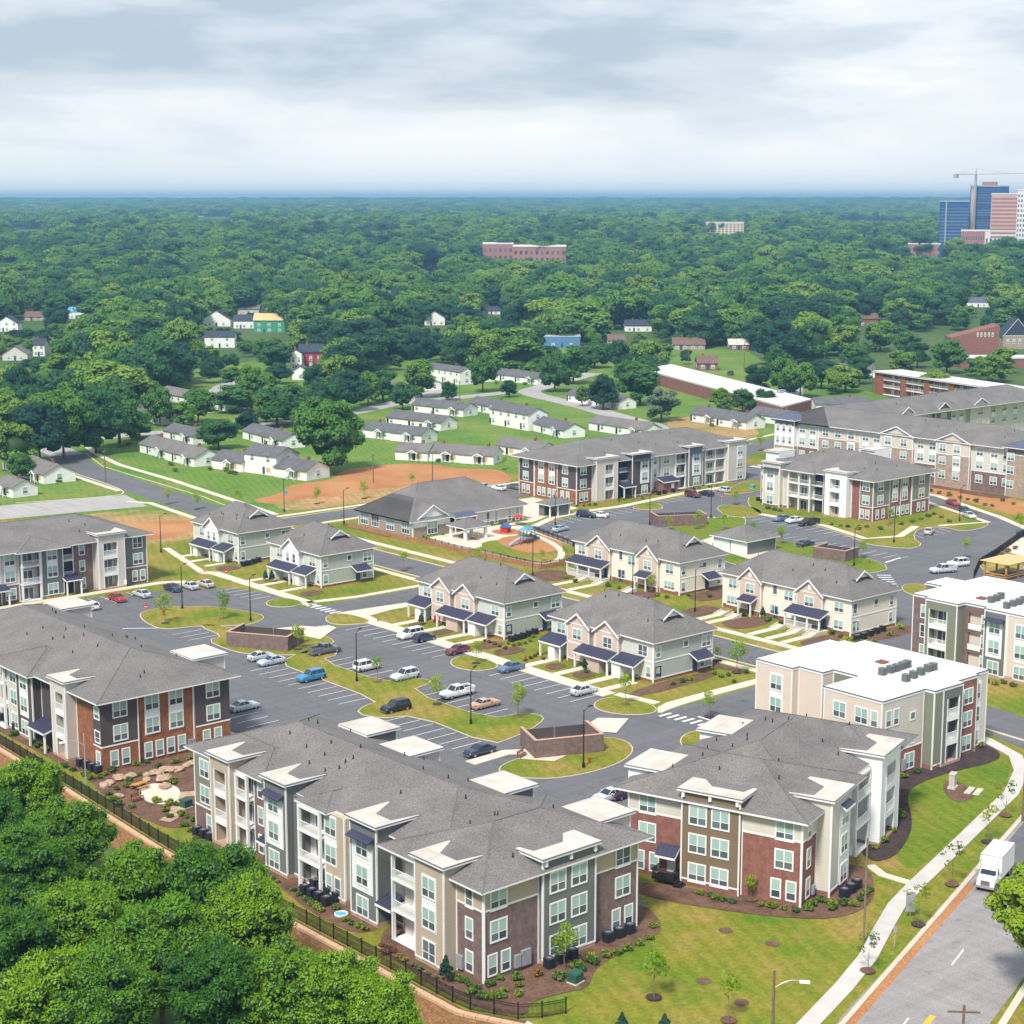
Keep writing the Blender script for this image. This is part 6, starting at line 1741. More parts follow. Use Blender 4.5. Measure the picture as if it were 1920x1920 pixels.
# ------------------------------------------------------------------ vehicles
CARM = {}
def loft(st, ring, mi=None):
    """st: list of (x, list of (y, z)) half rings (right side, bottom to top); mirrored"""
    m = MB()
    n = len(st[0][1])
    for x, r in st:
        m.v += [(x, -y, z) for y, z in r] + [(x, y, z) for y, z in reversed(r)]
    k = 2 * n
    for i in range(len(st) - 1):
        for j in range(k):
            a, b = i * k + j, i * k + (j + 1) % k
            m.f.append((a, a + k, b + k, b)); m.mi.append(0)
    m.f.append(tuple(range(k))[::-1] if False else tuple(range(k))); m.mi.append(0)
    m.f.append(tuple(reversed([(len(st) - 1) * k + j for j in range(k)]))); m.mi.append(0)
    return m
def car_type(name, L_, Wd, hood, belt, top, cab, roofx, tail, ride=.22, bed=False):
    h = Wd / 2
    x0, x1 = -L_ / 2, L_ / 2
    def ring(z, w): return [(w * .9, ride), (w, ride + .25), (w, z * .72), (w * .96, z - .06), (w * .86, z)]
    c0, c1 = cab            # cabin base from rear to front
    bz = belt if not bed else belt + .02
    st = [(x0, ring(tail * .8, h * .86)), (x0 + .12, ring(tail * .96, h * .95)), (x0 + .5, ring(tail, h)), (c0, ring(bz, h)), (c1, ring(belt, h)), ((c1 + x1) / 2 + .2, ring((belt + hood) / 2, h)), (x1 - .3, ring(hood * .95, h * .96)), (x1 - .08, ring(hood * .82, h * .88)), (x1, ring(hood * .66, h * .8))]
    body = loft(st, None)
    # wheel arches: dark shallow discs
    r0, r1 = roofx
    hb, ht = h * .86, h * .70
    zb, zt = belt - .01, top
    P_ = {}
    for sx, xb, xt in (('r', c0, r0), ('f', c1, r1)):
        for sy, sg in (('R', -1), ('L', 1)):
            P_[sx + sy + 'b'] = (xb, sg * hb, zb); P_[sx + sy + 't'] = (xt, sg * ht, zt - .05)
    g = MB()
    g.face([P_['fRb'], P_['fLb'], P_['fLt'], P_['fRt']]).face([P_['rLb'], P_['rRb'], P_['rRt'], P_['rLt']])
    g.face([P_['rRb'], P_['fRb'], P_['fRt'], P_['rRt']]).face([P_['fLb'], P_['rLb'], P_['rLt'], P_['fLt']])
    rf = MB()
    a, b, c, d = P_['rRt'], P_['fRt'], P_['fLt'], P_['rLt']
    rf.hexa([a, b, c, d, (a[0] + .12, a[1] * .88, zt), (b[0] - .12, b[1] * .88, zt), (c[0] - .12, c[1] * .88, zt), (d[0] + .12, d[1] * .88, zt)])
    for k1, k2 in (('rRb', 'rRt'), ('fRb', 'fRt'), ('fLb', 'fLt'), ('rLb', 'rLt')): rf.tube(P_[k1], P_[k2], .05, n=4)
    for sg in (-1, 1):
        xm = (c0 + c1) / 2
        rf.tube((xm, sg * hb * 1.0, zb), (xm, sg * ht * 1.0, zt - .03), .045, n=4)
        if cab[1] - cab[0] > 3: rf.tube((xm - 1.0, sg * hb, zb), (xm - 1.0, sg * ht, zt - .03), .045, n=4)
    d_ = dict(body=body.mesh('body', 'paint_car_white'), glass=g.mesh('window_glass', 'car_glass'), roof=rf.mesh('cabin_roof', 'paint_car_white'))
    wr = .34 if ride < .3 else .40
    ty = MB().tube((0, -.11, 0), (0, .11, 0), wr, n=16); d_['tyre'] = ty.mesh('wheel', 'tyre')
    d_['rim'] = MB().tube((0, -.118, 0), (0, .118, 0), wr * .62, n=12).mesh('rim', 'rim')
    d_['wheels'] = [(sx, sy * (h - .12), wr) for sx in (x0 + L_ * .19, x1 - L_ * .185) for sy in (-1, 1)]
    hl = MB().box(x1 - .22, x1 - .02, -.16, .16, -.07, .07)
    d_['head'] = MB().box(-.12, .07, -.18, .18, -.08, .08).mesh('headlight', 'lamp_clear'); d_['tail'] = MB().box(-.05, .1, -.13, .13, -.12, .12).mesh('tail_light', 'lamp_red')
    d_['hl'] = [(x1 - .16, s_ * h * .68, hood * .74) for s_ in (-1, 1)]; d_['tl'] = [(x0 + .03, s_ * h * .74, tail * .78) for s_ in (-1, 1)]
    bm = MB().box(x1 - .12, x1 + .04, -h * .74, h * .74, ride + .05, ride + .22).box(x0 - .04, x0 + .1, -h * .8, h * .8, ride + .05, ride + .24)
    d_['bumper'] = bm.mesh('bumper', 'grey_siding')
    d_['mirror'] = MB().box(-.1, .1, -.1, .1, 0, .16).mesh('mirror', 'paint_car_white'); d_['mir'] = [(c1 - .55, s_ * (h + .04), belt + .02) for s_ in (-1, 1)]
    if bed:
        m = MB().box(x0 + .1, c0 - .08, -h * .8, h * .8, belt - .1, belt + .03)
        d_['bed'] = m.mesh('load_bed', 'dark_opening')
        w = MB()
        w.box(x0, c0, -h, -h * .82, belt - .06, belt + .28).box(x0, c0, h * .82, h, belt - .06, belt + .28).box(x0 - .02, x0 + .1, -h * .82, h * .82, belt - .06, belt + .28)
        d_['bedside'] = w.mesh('bed_side', 'paint_car_white')
    CARM[name] = d_
car_type('sedan', 4.75, 1.82, .86, .98, 1.46, (-1.75, .95), (-.95, .15), 1.02)
car_type('hatch', 4.2, 1.78, .88, 1.0, 1.52, (-1.95, .95), (-1.5, .2), .98)
car_type('suv', 4.75, 1.92, 1.0, 1.12, 1.78, (-2.2, .85), (-1.95, .2), 1.1, .28)
car_type('van', 5.0, 1.98, .98, 1.1, 1.78, (-2.35, 1.25), (-2.15, .45), 1.08, .22)
car_type('pickup', 5.7, 2.0, 1.08, 1.15, 1.86, (-.85, 1.25), (-.72, .65), 1.12, .34, True)
car_type('classic', 5.0, 1.85, .88, .96, 1.36, (-1.5, .9), (-.85, .25), .96)
def car(kind, paint, label, px=None, xy=None, head=0.0, cat='car', group=None, name=None):
    p = xy or G(*px)
    d = CARM[kind]
    t = thing(name or {'pickup': 'pickup_truck', 'van': 'minivan'}.get(kind, 'parked_car'), label, cat, (p[0], p[1], Z_LOT + .005), rad(head), group)
    pm = MATS['paint_car_' + paint]
    def pp(nm, me, par=t, loc=(0, 0, 0), painted=False):
        o = put(nm, me, par, loc)
        if painted:
            o.material_slots[0].link = 'OBJECT'; o.material_slots[0].material = pm
        return o
    pp('body', d['body'], painted=True); pp('window_glass', d['glass']); pp('cabin_roof', d['roof'], painted=True); pp('bumper', d['bumper'])
    for w in d['wheels']:
        wo = pp('wheel', d['tyre'], t, w); pp('rim', d['rim'], wo)
    for h in d['hl']: pp('headlight', d['head'], t, h)
    for h in d['tl']: pp('tail_light', d['tail'], t, h)
    for h in d['mir']: pp('mirror', d['mirror'], t, h, True)
    if 'bed' in d: pp('load_bed', d['bed']); pp('bed_side', d['bedside'], painted=True)
    return t
GA = 'cars in the main car park'; GB = 'cars by the grey block'; GC = 'cars in the rear car parks'
for k, c, l, p, h in (
 ('sedan', 'silver', 'silver sedan alone beside the plum and rust block', (458, 1331), 0),
 ('sedan', 'silver', 'silver sedan, left of the pair beside the brick bin enclosure', (490, 1237), 0),
 ('sedan', 'silver_blue', 'pale blue-grey sedan, right of the pair beside the brick bin enclosure', (509, 1246), 180),
 ('pickup', 'grey', 'dark grey crew pickup by the island bin enclosure', (609, 1226), 0),
 ('suv', 'blue', 'bright blue estate car on the near side of the grass strip', (583, 1276), 180),
 ('suv', 'white', 'white car partly behind a young tree on the strip', (688, 1256), 0),
 ('suv', 'silver', 'silver crossover at the end of its row on the strip', (759, 1274), 180),
 ('suv', 'black', 'black off-road car on the near side of the strip', (742, 1334), 180),
 ('pickup', 'white', 'white pickup with an open bed beside the tan old car', (857, 1306), 180),
 ('classic', 'tan', 'tan old saloon with a long bonnet', (910, 1326), 0),
 ('sedan', 'navy', 'navy sedan nearest the bench and brick enclosure', (899, 1415), 180),
 ('van', 'white', 'white minivan in front of the twin-gable sage house', (770, 1196), 180),
 ('hatch', 'navy', 'dark blue hatchback beside the white minivan', (796, 1202), 0),
 ('sedan', 'maroon', 'maroon sedan beside the small tree island', (859, 1225), 180),
 ('sedan', 'steel_blue', 'steel blue sedan right of the small tree island', (958, 1258), 180),
 ('sedan', 'silver', 'silver coupe alone at the right end of the house row', (1095, 1301), 0),
 ('sedan', 'silver', 'silver car half hidden behind a white parapet roof', (1142, 1500), 180),
 ('sedan', 'plum', 'dark plum car between the two nearest blocks', (1172, 1494), 0)):
    car(k, c, l, p, head=h, group=GA)
for k, c, l, p, h in (('hatch', 'white', 'white hatchback at the end by the grey block', (171, 1142), 90), ('sedan', 'red', 'bright red sedan before the grey and brown block', (220, 1127), -90), ('sedan', 'silver', 'silver sedan right of the bright red one', (266, 1119), 90), ('sedan', 'navy', 'dark blue sedan, leftmost of three by the grass', (324, 1108), -90), ('sedan', 'silver', 'silver sedan, middle of three by the grass', (356, 1104), 90), ('sedan', 'beige', 'beige sedan, rightmost of three by the grass', (385, 1100), 90)):
    car(k, c, l, p, head=h, group=GB)
for k, c, l, p, h in (('sedan', 'silver_blue', 'pale blue sedan beside the playground', (1051, 996), 10), ('suv', 'navy', 'dark crossover before the storage shed', (1099, 970), -70), ('sedan', 'white', 'white sedan beside the dark crossover', (1123, 970), 110),
 ('suv', 'maroon', 'maroon crossover in front of the four-tower block', (1299, 932), -95), ('sedan', 'navy', 'dark sedan behind the maroon crossover', (1324, 929), 85), ('hatch', 'silver', 'silver hatchback at the end of the four-tower block', (1357, 923), 85),
 ('sedan', 'silver_blue', 'pale sedan behind the clubhouse, leftmost of three', (905, 916), 90), ('sedan', 'white', 'white sedan behind the clubhouse, middle of three', (935, 919), 90), ('sedan', 'grey', 'dark sedan behind the clubhouse, rightmost of three', (966, 917), -90),
 ('sedan', 'steel_blue', 'blue-grey sedan before the olive brick block', (1466, 977), 170), ('sedan', 'white', 'white sedan before the olive brick block', (1489, 980), 175), ('pickup', 'black', 'black pickup before the olive brick block', (1516, 985), 175),
 ('classic', 'navy', 'dark convertible with a pale top on the far strip', (1510, 1024), 5), ('sedan', 'beige', 'pale beige sedan in the marked bay right of the olive block', (1742, 1001), 25), ('suv', 'white', 'white crossover peeking out beside the white garage', (1354, 1028), 90),
 ('sedan', 'red', 'red sedan on the street by the long building', (1786, 947), -115), ('sedan', 'navy', 'dark blue sedan on the street by the long building', (1808, 961), -120), ('sedan', 'silver', 'silver sedan on the street by the long building', (1817, 971), -120),
 ('pickup', 'silver', 'silver crew pickup beside the timber pavilion', (1768, 1074), 160), ('suv', 'white', 'white estate car behind the silver crew pickup', (1796, 1062), 160),
 ('pickup', 'navy', 'dark pickup on the far street by the brick bungalow', (1370, 703), 30), ('sedan', 'maroon', 'maroon car on the far street', (1486, 724), 30), ('sedan', 'white', 'white car on the far street', (1468, 720), 30), ('sedan', 'grey', 'grey car on the far street before the shop', (1410, 712), 30)):
    car(k, c, l, p, head=h, group=GC)

def box_truck():
    t = thing('box_truck', 'white box truck with chrome grille driving down the street', 'truck', (*G(1864, 1652), .04), rad(198.5))
    MB().box(-3.6, 1.7, -1.2, 1.2, .95, 3.5).build('cargo_box', 'paint_car_white', t)
    k = MB()
    for x in (-3.6, 1.64): k.box(x, x + .07, -1.22, 1.22, .93, 1.0).box(x, x + .07, -1.22, 1.22, 3.44, 3.53)
    for y in (-1.22, 1.17): k.box(-3.6, 1.7, y, y + .05, .93, 1.0).box(-3.6, 1.7, y, y + .05, 3.46, 3.53)
    k.build('edge_rail', 'galv', t)
    k = MB()
    for i in range(7):
        x = -3.3 + i * .72
        for y in (-1.215, 1.2): k.box(x, x + .03, y, y + .015, 1.0, 3.46)
    k.build('panel_joint', 'galv', t)
    st = [(1.75, [(1.0, .55), (1.05, 1.0), (1.02, 1.7), (.92, 2.45), (.8, 2.55)]), (2.3, [(1.0, .55), (1.05, 1.0), (1.02, 1.65), (.9, 2.42), (.78, 2.5)]), (2.75, [(1.0, .55), (1.04, 1.0), (1.0, 1.55), (.95, 1.6), (.9, 1.62)]), (3.5, [(.98, .55), (1.02, .95), (.98, 1.4), (.9, 1.48), (.8, 1.5)]), (3.75, [(.95, .55), (.98, .9), (.92, 1.3), (.84, 1.38), (.7, 1.4)])]
    loft(st, None).build('cab', 'paint_car_white', t)
    MB().face([(2.33, -.8, 2.4), (2.33, .8, 2.4), (2.77, .86, 1.66), (2.77, -.86, 1.66)]).build('windscreen', 'car_glass', t)
    for sg in (-1, 1):
        MB().face([(1.95, sg * 1.035, 1.65), (2.6, sg * 1.025, 1.65), (2.3, sg * .945, 2.3), (1.95, sg * .945, 2.3)]).build('side_window', 'car_glass', t)
        MB().box(-.06, .06, -.12, .12, 0, .45).tube((0, 0, .2), (0, -sg * .3, .15), .03).build('mirror', 'galv', t, (2.6, sg * 1.32, 1.6))
        MB().box(0, .06, -.17, .17, -.12, .12).build('headlight', 'lamp_clear', t, (3.73, sg * .68, 1.02))
        for x in (3.0, -2.2):
            w = MB().tube((0, -.15, 0), (0, .15, 0), .48, n=16).build('wheel', 'tyre', t, (x, sg * .92, .48))
            MB().tube((0, -.16, 0), (0, .16, 0), .26, n=12).build('rim', 'rim', w)
    g = MB().box(3.72, 3.8, -.48, .48, .8, 1.28).build('grille', 'black_metal', t)
    for i in range(4): MB().box(3.795, 3.82, -.46, .46, .85 + i * .11, .9 + i * .11).build('grille_bar', 'chrome', g)
    MB().box(3.7, 3.95, -1.02, 1.02, .48, .72).build('bumper', 'chrome', t)
    MB().box(1.75, 2.3, -.85, .85, 2.5, 3.25).build('roof_fairing', 'paint_car_white', t)
    r = MB()
    for y in (-1.1, -.6, 0): r.tube((2.5, y, 2.5), (1.9, y, 3.4), .03).tube((2.3, y, 2.5), (2.3, y, 3.1), .03)
    r.tube((2.5, -1.1, 2.6), (2.5, 0, 2.6), .03).tube((2.0, -1.1, 3.3), (2.0, 0, 3.3), .03)
    r.build('ladder_rack', 'galv', t)
    MB().box(-3.5, 3.4, -.45, .45, .55, .95).build('chassis', 'black_metal', t)
box_truck()

# ------------------------------------------------------------------ light poles and utility poles
def light_pole(label, px, h=8.0, head=0.0, arm=1.0):
    x, y = G(*px)
    t = thing('light_pole', label, 'light pole', (x, y, 0.1), head, 'car park light poles')
    MB().tube((0, 0, 0), (0, 0, .7), .2, n=8).build('pole_base', 'black_metal', t)
    MB().tube((0, 0, .7), (0, 0, h), .1, .07, n=8).build('pole', 'black_metal', t)
    MB().tube((0, 0, h - .15), (arm, 0, h + .35), .04, n=6).build('arm', 'black_metal', t)
    MB().hexa([(arm - .15, -.15, h + .28), (arm + .55, -.13, h + .36), (arm + .55, .13, h + .36), (arm - .15, .15, h + .28), (arm - .15, -.15, h + .42), (arm + .55, -.1, h + .46), (arm + .55, .1, h + .46), (arm - .15, .15, h + .42)]).build('lamp_head', 'black_metal', t)
for l, p in (('tall black light pole on the oval grass island', (342, 1142)), ('tall black light pole before the second sage house', (470, 1166)), ('tall black light pole behind the white car on the strip', (669, 1279)), ('tall black light pole beside the tan old saloon', (883, 1359)), ('tall black light pole in front of the bench bin enclosure', (1094, 1441)),
             ('black light pole on the verge behind the sage houses', (645, 983)), ('black light pole at the edge of the clay lot', (533, 960)), ('black light pole beside the pale blue sedan', (1041, 985)), ('black light pole at the playground corner', (999, 1082)), ('black light pole left of the far brick enclosure', (1218, 985)), ('black light pole before the four-tower block', (1333, 971)),
             ('black light pole on the path before the cream house', (1186, 1121)), ('black light pole right of the cream house porch', (1303, 1147)), ('black light pole behind the corner-porch house', (1601, 1062)), ('black light pole on the oval island by the olive block', (1676, 1018)), ('black light pole on the street corner by the long building', (1799, 978)), ('black light pole in the clay lot', (811, 906)), ('black light pole at the left block path', (302, 1036)), ('black light pole beside the right flat-roofed block', (1757, 1225))):
    light_pole(l, p, 8.0, random.choice([0.0, 0.3, -.4]))
def wood_pole(name, label, x, y, h, r=.15, cross=0.0, lamp=False, m='wood_pole', rz=0.0, cat='utility pole'):
    t = thing(name, label, cat, (x, y, 0), rz)
    MB().tube((0, 0, 0), (0, 0, h), r, r * .7, n=8).build('pole', m, t)
    if cross:
        MB().box(-cross, cross, -.06, .06, h - .7, h - .55).build('crossarm', m, t)
        for k in (-.9, -.45, .45, .9): MB().tube((k * cross, 0, h - .55), (k * cross, 0, h - .3), .06, .04, n=6).build('insulator', 'galv', t)
        MB().tube((0, 0, h), (0, 0, h + .25), .05, n=6).build('insulator', 'galv', t)
    if lamp:
        k = MB()
        pr = None
        for i in range(7):
            a = i / 6
            q = (2.4 * a, 0, h - 1.6 + .7 * math.sin(a * 2.2))
            if pr: k.tube(pr, q, .035, n=6)
            pr = q
        k.build('arm', 'galv', t)
        MB().hexa([(2.2, -.14, h - 1.15), (3.1, -.16, h - 1.22), (3.1, .16, h - 1.22), (2.2, .14, h - 1.15), (2.2, -.1, h - .95), (3.1, -.1, h - 1.0), (3.1, .1, h - 1.0), (2.2, .1, h - .95)]).build('lamp_head', 'lamp_clear', t)
    return t
x, y = G(1452, 1820, 9.5); wood_pole('street_lamp', 'wooden street lamp post with curved bracket at the bottom edge', x, y, 9.5, .16, 0, True, rz=rad(-38), cat='street lamp')
x, y = G(1808, 1884, 10.5); wood_pole('utility_pole', 'utility pole with crossarm over the street at the bottom edge', x, y, 10.5, .15, 1.3, rz=rad(-45))
x, y = G(1619, 1772); wood_pole('utility_pole', 'slim grey pole standing beside the street pavement', x, y, 11.5, .12, 0, m='bark_pale')
x, y = G(1917, 1540); wood_pole('utility_pole', 'dark wooden pole at the right edge above the truck', x, y, 9, .16)
x, y = G(148, 1475); wood_pole('street_lamp', 'grey street lamp with long arm behind the fence', x + 1, y, 7.0, .09, 0, True, 'galv', rad(150), 'street lamp')
for u, v_, h in ((198, 905, 9), (414, 755, 9), (780, 762, 9), (862, 760, 9), (700, 905, 8), (1395, 690, 11), (1416, 735, 12), (1290, 700, 11), (1545, 715, 12), (1635, 735, 11), (1008, 655, 10), (1086, 655, 10), (1235, 705, 9), (568, 640, 11), (762, 650, 11)):
    gx, gy = G(u, v_)
    dsc = 'old neighbourhood' if u < 900 else 'brick district'
    wood_pole('utility_pole', 'far utility pole at the %s, %d-th from the photo left edge' % (dsc, [198, 414, 568, 700, 762, 780, 862, 1008, 1086, 1235, 1290, 1395, 1416, 1545, 1635].index(u) + 1), gx, gy, h, .16, 1.0, rz=rad(30))

# ------------------------------------------------------------------ condensers
def ac(label, px=None, xy=None, group='condensers beside the houses'):
    x, y = xy or G(*px)
    t = thing('air_conditioner', label, 'air conditioner', (x, y, .05), 0, group)
    h = put('housing', AC_MESH['body'], t); put('fan_grille', AC_MESH['grille'], h)
ORD = ['first', 'second', 'third', 'fourth', 'fifth', 'sixth', 'seventh', 'eighth', 'ninth']
for where, pts in (('right end of the nearest brown brick wall', [(1140, 1766), (1161, 1758), (1181, 1750)]), ('middle of the nearest brown brick wall', [(1030, 1815), (1052, 1805), (1073, 1797)]),
                   ('far end of the nearest block by the garden', [(370, 1566), (382, 1571), (394, 1577)]), ('plum block corner tower', [(151, 1437), (162, 1441), (173, 1446), (184, 1450)]), ('plum block at the left edge', [(6, 1350), (14, 1356), (22, 1362), (30, 1369)]),
                   ('red brick block street side', [(1583, 1683), (1595, 1674), (1606, 1666)]), ('sage house with the maroon car', [(959, 1203), (970, 1200), (981, 1197), (992, 1193), (1003, 1189)]), ('corner-porch cream house', [(1606, 1202), (1619, 1198), (1632, 1193), (1644, 1188), (1655, 1184)]), ('farther single-gable sage house', [(457, 1062), (466, 1060), (476, 1057), (485, 1054)]), ('four-tower block entrance', [(1235, 928), (1246, 926), (1262, 923)]), ('left end of the olive block', [(1422, 940), (1430, 944)])):
    for i, p in enumerate(pts): ac('%s dark condenser at the %s' % (('leftmost', 'second', 'third', 'fourth', 'fifth')[i], where), p)
for r, row in enumerate(([(572, 1676), (585, 1683), (598, 1690), (612, 1698)], [(590, 1666), (604, 1673), (618, 1681), (632, 1690)])):
    for i, p in enumerate(row): ac('%s dark condenser of the %s row in the fence-side cluster' % (('leftmost', 'second', 'third', 'fourth')[i], ('front', 'back')[r]), p)

# ------------------------------------------------------------------ small site furniture
def bench(label, px, rot, m='bench_wood'):
    x, y = G(*px)
    t = thing('park_bench', label, 'bench', (x, y, .15), rad(rot))
    for k in range(3): MB().box(-.9, .9, -.22 + k * .16, -.09 + k * .16, .42, .46).build('seat_slat', m, t)
    for k in range(3): MB().box(-.9, .9, .26 + k * .03, .3 + k * .03, .55 + k * .14, .66 + k * .14).build('back_slat', m, t)
    for sg in (-.75, .75): MB().box(sg - .03, sg + .03, -.22, -.16, 0, .42).box(sg - .03, sg + .03, .24, .3, 0, .95).box(sg - .03, sg + .03, -.22, .3, .36, .42).build('leg', 'black_metal', t)
bench('wooden bench beside the brick bin enclosure', (979, 1421), 20); bench('wooden bench on the round pad in the boulder garden', (258, 1503), 10)
def picnic_table(label, px, rot):
    x, y = G(*px)
    t = thing('picnic_table', label, 'picnic table', (x, y, .1), rad(rot))
    for k in range(4): MB().box(-1.0, 1.0, -.42 + k * .22, -.22 + k * .22, .72, .77).build('top_board', 'wood_orange', t)
    for sg in (-1, 1): MB().box(-1.0, 1.0, sg * .75 - .14, sg * .75 + .14, .43, .48).build('seat_board', 'wood_orange', t)
    for sg in (-.7, .7): MB().box(sg - .05, sg + .05, -.75, .75, .33, .43).tube((sg, -.5, 0), (sg, -.2, .72), .05, n=4).tube((sg, .5, 0), (sg, .2, .72), .05, n=4).build('leg', 'black_metal', t)
picnic_table('orange wooden table in the boulder garden', (262, 1480), 10)
picnic_table('picnic table under the white pavilion, left one', (868, 1008), 30); picnic_table('picnic table under the white pavilion, right one', (890, 1012), 30)
for i, (u, v_, s_) in enumerate(((196, 1476, .8), (206, 1470, .7), (222, 1462, .9), (233, 1462, .6), (245, 1458, .8), (276, 1456, .7), (288, 1452, .8), (298, 1453, .7), (312, 1447, 1.0), (322, 1447, .9), (334, 1446, .9), (350, 1438, .7), (360, 1434, .8), (307, 1464, 1.1), (275, 1464, .6), (309, 1478, .9), (222, 1496, .7))):
    gx, gy = G(u, v_)
    rnd = random.Random(i)
    m = MB()
    n = 8
    rings_ = [(.0, .75), (.35, 1.0), (.62, .8), (.78, .35)]
    for z, r in rings_:
        for k in range(n):
            a = 2 * math.pi * k / n + rnd.uniform(-.15, .15)
            rr = r * rnd.uniform(.8, 1.15)
            m.v.append((rr * math.cos(a) * 1.25, rr * math.sin(a), z * rnd.uniform(.9, 1.1)))
    for i2 in range(3):
        for k in range(n): m.f.append((i2 * n + k, i2 * n + (k + 1) % n, (i2 + 1) * n + (k + 1) % n, (i2 + 1) * n + k)); m.mi.append(0)
    m.f.append(tuple(3 * n + k for k in range(n))); m.mi.append(0)
    o = m.build('boulder', 'boulder', None, (gx, gy, .03), rnd.uniform(0, 6))
    o.scale = (s_ * .95,) * 3
    tag(o, '%s tan boulder along the garden rockery' % ('first second third fourth fifth sixth seventh eighth ninth tenth eleventh twelfth thirteenth large-inner small-inner lower-inner leftmost-lower'.split()[i]), 'boulder', 'garden boulders')
def hydrant(label, px, m='plastic_red'):
    x, y = G(*px)
    t = thing('fire_hydrant', label, 'hydrant', (x, y, .12))
    MB().tube((0, 0, 0), (0, 0, .1), .2, n=10).tube((0, 0, .1), (0, 0, .65), .13, n=10).tube((0, 0, .65), (0, 0, .72), .18, n=10).tube((0, 0, .72), (0, 0, .88), .13, .04, n=10).build('barrel', m, t)
    for a in ((.24, 0), (-.24, 0), (0, -.24)): MB().tube((0, 0, .5), (a[0], a[1], .5), .06, n=8).build('outlet', m, t)
hydrant('red fire hydrant before the bench bin enclosure', (1105, 1432)); hydrant('orange fire hydrant under the tree on the oval island', (306, 1154)); hydrant('orange fire hydrant behind the corner-porch house', (1630, 1058)); hydrant('red fire hydrant between the twin-gable sage houses', (985, 1238))
def sign(label, px, h, m, w, hh, disc=False, rz=-40):
    x, y = G(*px)
    t = thing('road_sign', label, 'sign', (x, y, .05), rad(rz))
    MB().tube((0, 0, 0), (0, 0, h), .035, n=6).build('post', 'galv', t)
    if disc:
        MB().tube((0, -.05, h), (0, -.03, h), w / 2, n=16).build('face', m, t)
        MB().box(-w * .33, w * .33, -.06, -.052, h - w * .08, h + w * .08).build('bar', 'paint_white', t)
    else: MB().box(-w / 2, w / 2, -.06, -.03, h - hh, h).build('face', m, t)
sign('round red no-entry sign beside the oval island', (274, 1160), 2.2, 'plastic_red', .8, .8, True)
sign('small white sign on a post by the bright red sedan', (236, 1110), 2.4, 'paint_white', .5, .9)
sign('red stop sign on the small bed by the sage houses', (424, 1092), 2.2, 'plastic_red', .7, .7, True)
sign('teal street name sign at the clay lot corner', (536, 958), 5.0, 'plastic_teal', 1.0, .9)
sign('tall grey-blue panel sign beside the street pavement', (1706, 1720), 2.8, 'grey_metal', 1.0, 2.2)
sign('small grey sign on a thin post by the street pavement', (1677, 1780), 2.4, 'grey_metal', .35, .6)
sign('red sign across from the four-tower block', (1353, 946), 2.0, 'plastic_red', .6, .6, True)
def transformer(label, px, m='plastic_green'):
    x, y = G(*px)
    t = thing('transformer_box', label, 'transformer', (x, y, .08), rad(10))
    MB().box(-.7, .7, -.6, .6, 0, .12).build('pad', 'concrete', t)
    MB().box(-.62, .62, -.52, .52, .12, .95).build('cabinet', m, t)
    MB().hexa([(-.66, -.56, .95), (.66, -.56, .95), (.66, .56, .95), (-.66, .56, .95), (-.62, -.5, 1.08), (.62, -.5, 1.08), (.62, .56, 1.14), (-.62, .56, 1.14)]).build('lid', m, t)
transformer('green transformer box by the young tree on the near lawn', (1079, 1843)); transformer('dark green transformer box by the garden path', (349, 1515)); transformer('pale green transformer box beside the olive brick block', (1411, 917), 'plastic_teal')
transformer('green transformer box by the storage shed', (1063, 957))
def monument():
    x, y = G(1786, 1478)
    t = thing('monument_sign', 'pale stone monument sign on the green lawn by the street', 'sign', (x, y, .02), rad(20))
    MB().box(-.8, .8, -.5, .5, 0, .3).build('plinth', 'membrane', t)
    MB().box(-.6, .6, -.35, .35, .3, 1.9).build('pillar', 'membrane', t)
    MB().box(-.65, .65, -.4, .4, 1.9, 2.05).build('cap', 'membrane', t)
    for k in range(2): MB().box(-1.4, 1.4, -2.6 - k * 1.1, -1.8 - k * 1.1, 0.04, .12).build('flagstone', 'membrane', t)
monument()
sheet('planting_bed', chaikin([G(1765, 1470), G(1790, 1460), G(1838, 1490), G(1800, 1508), G(1775, 1495)]), .07, 'mulch')
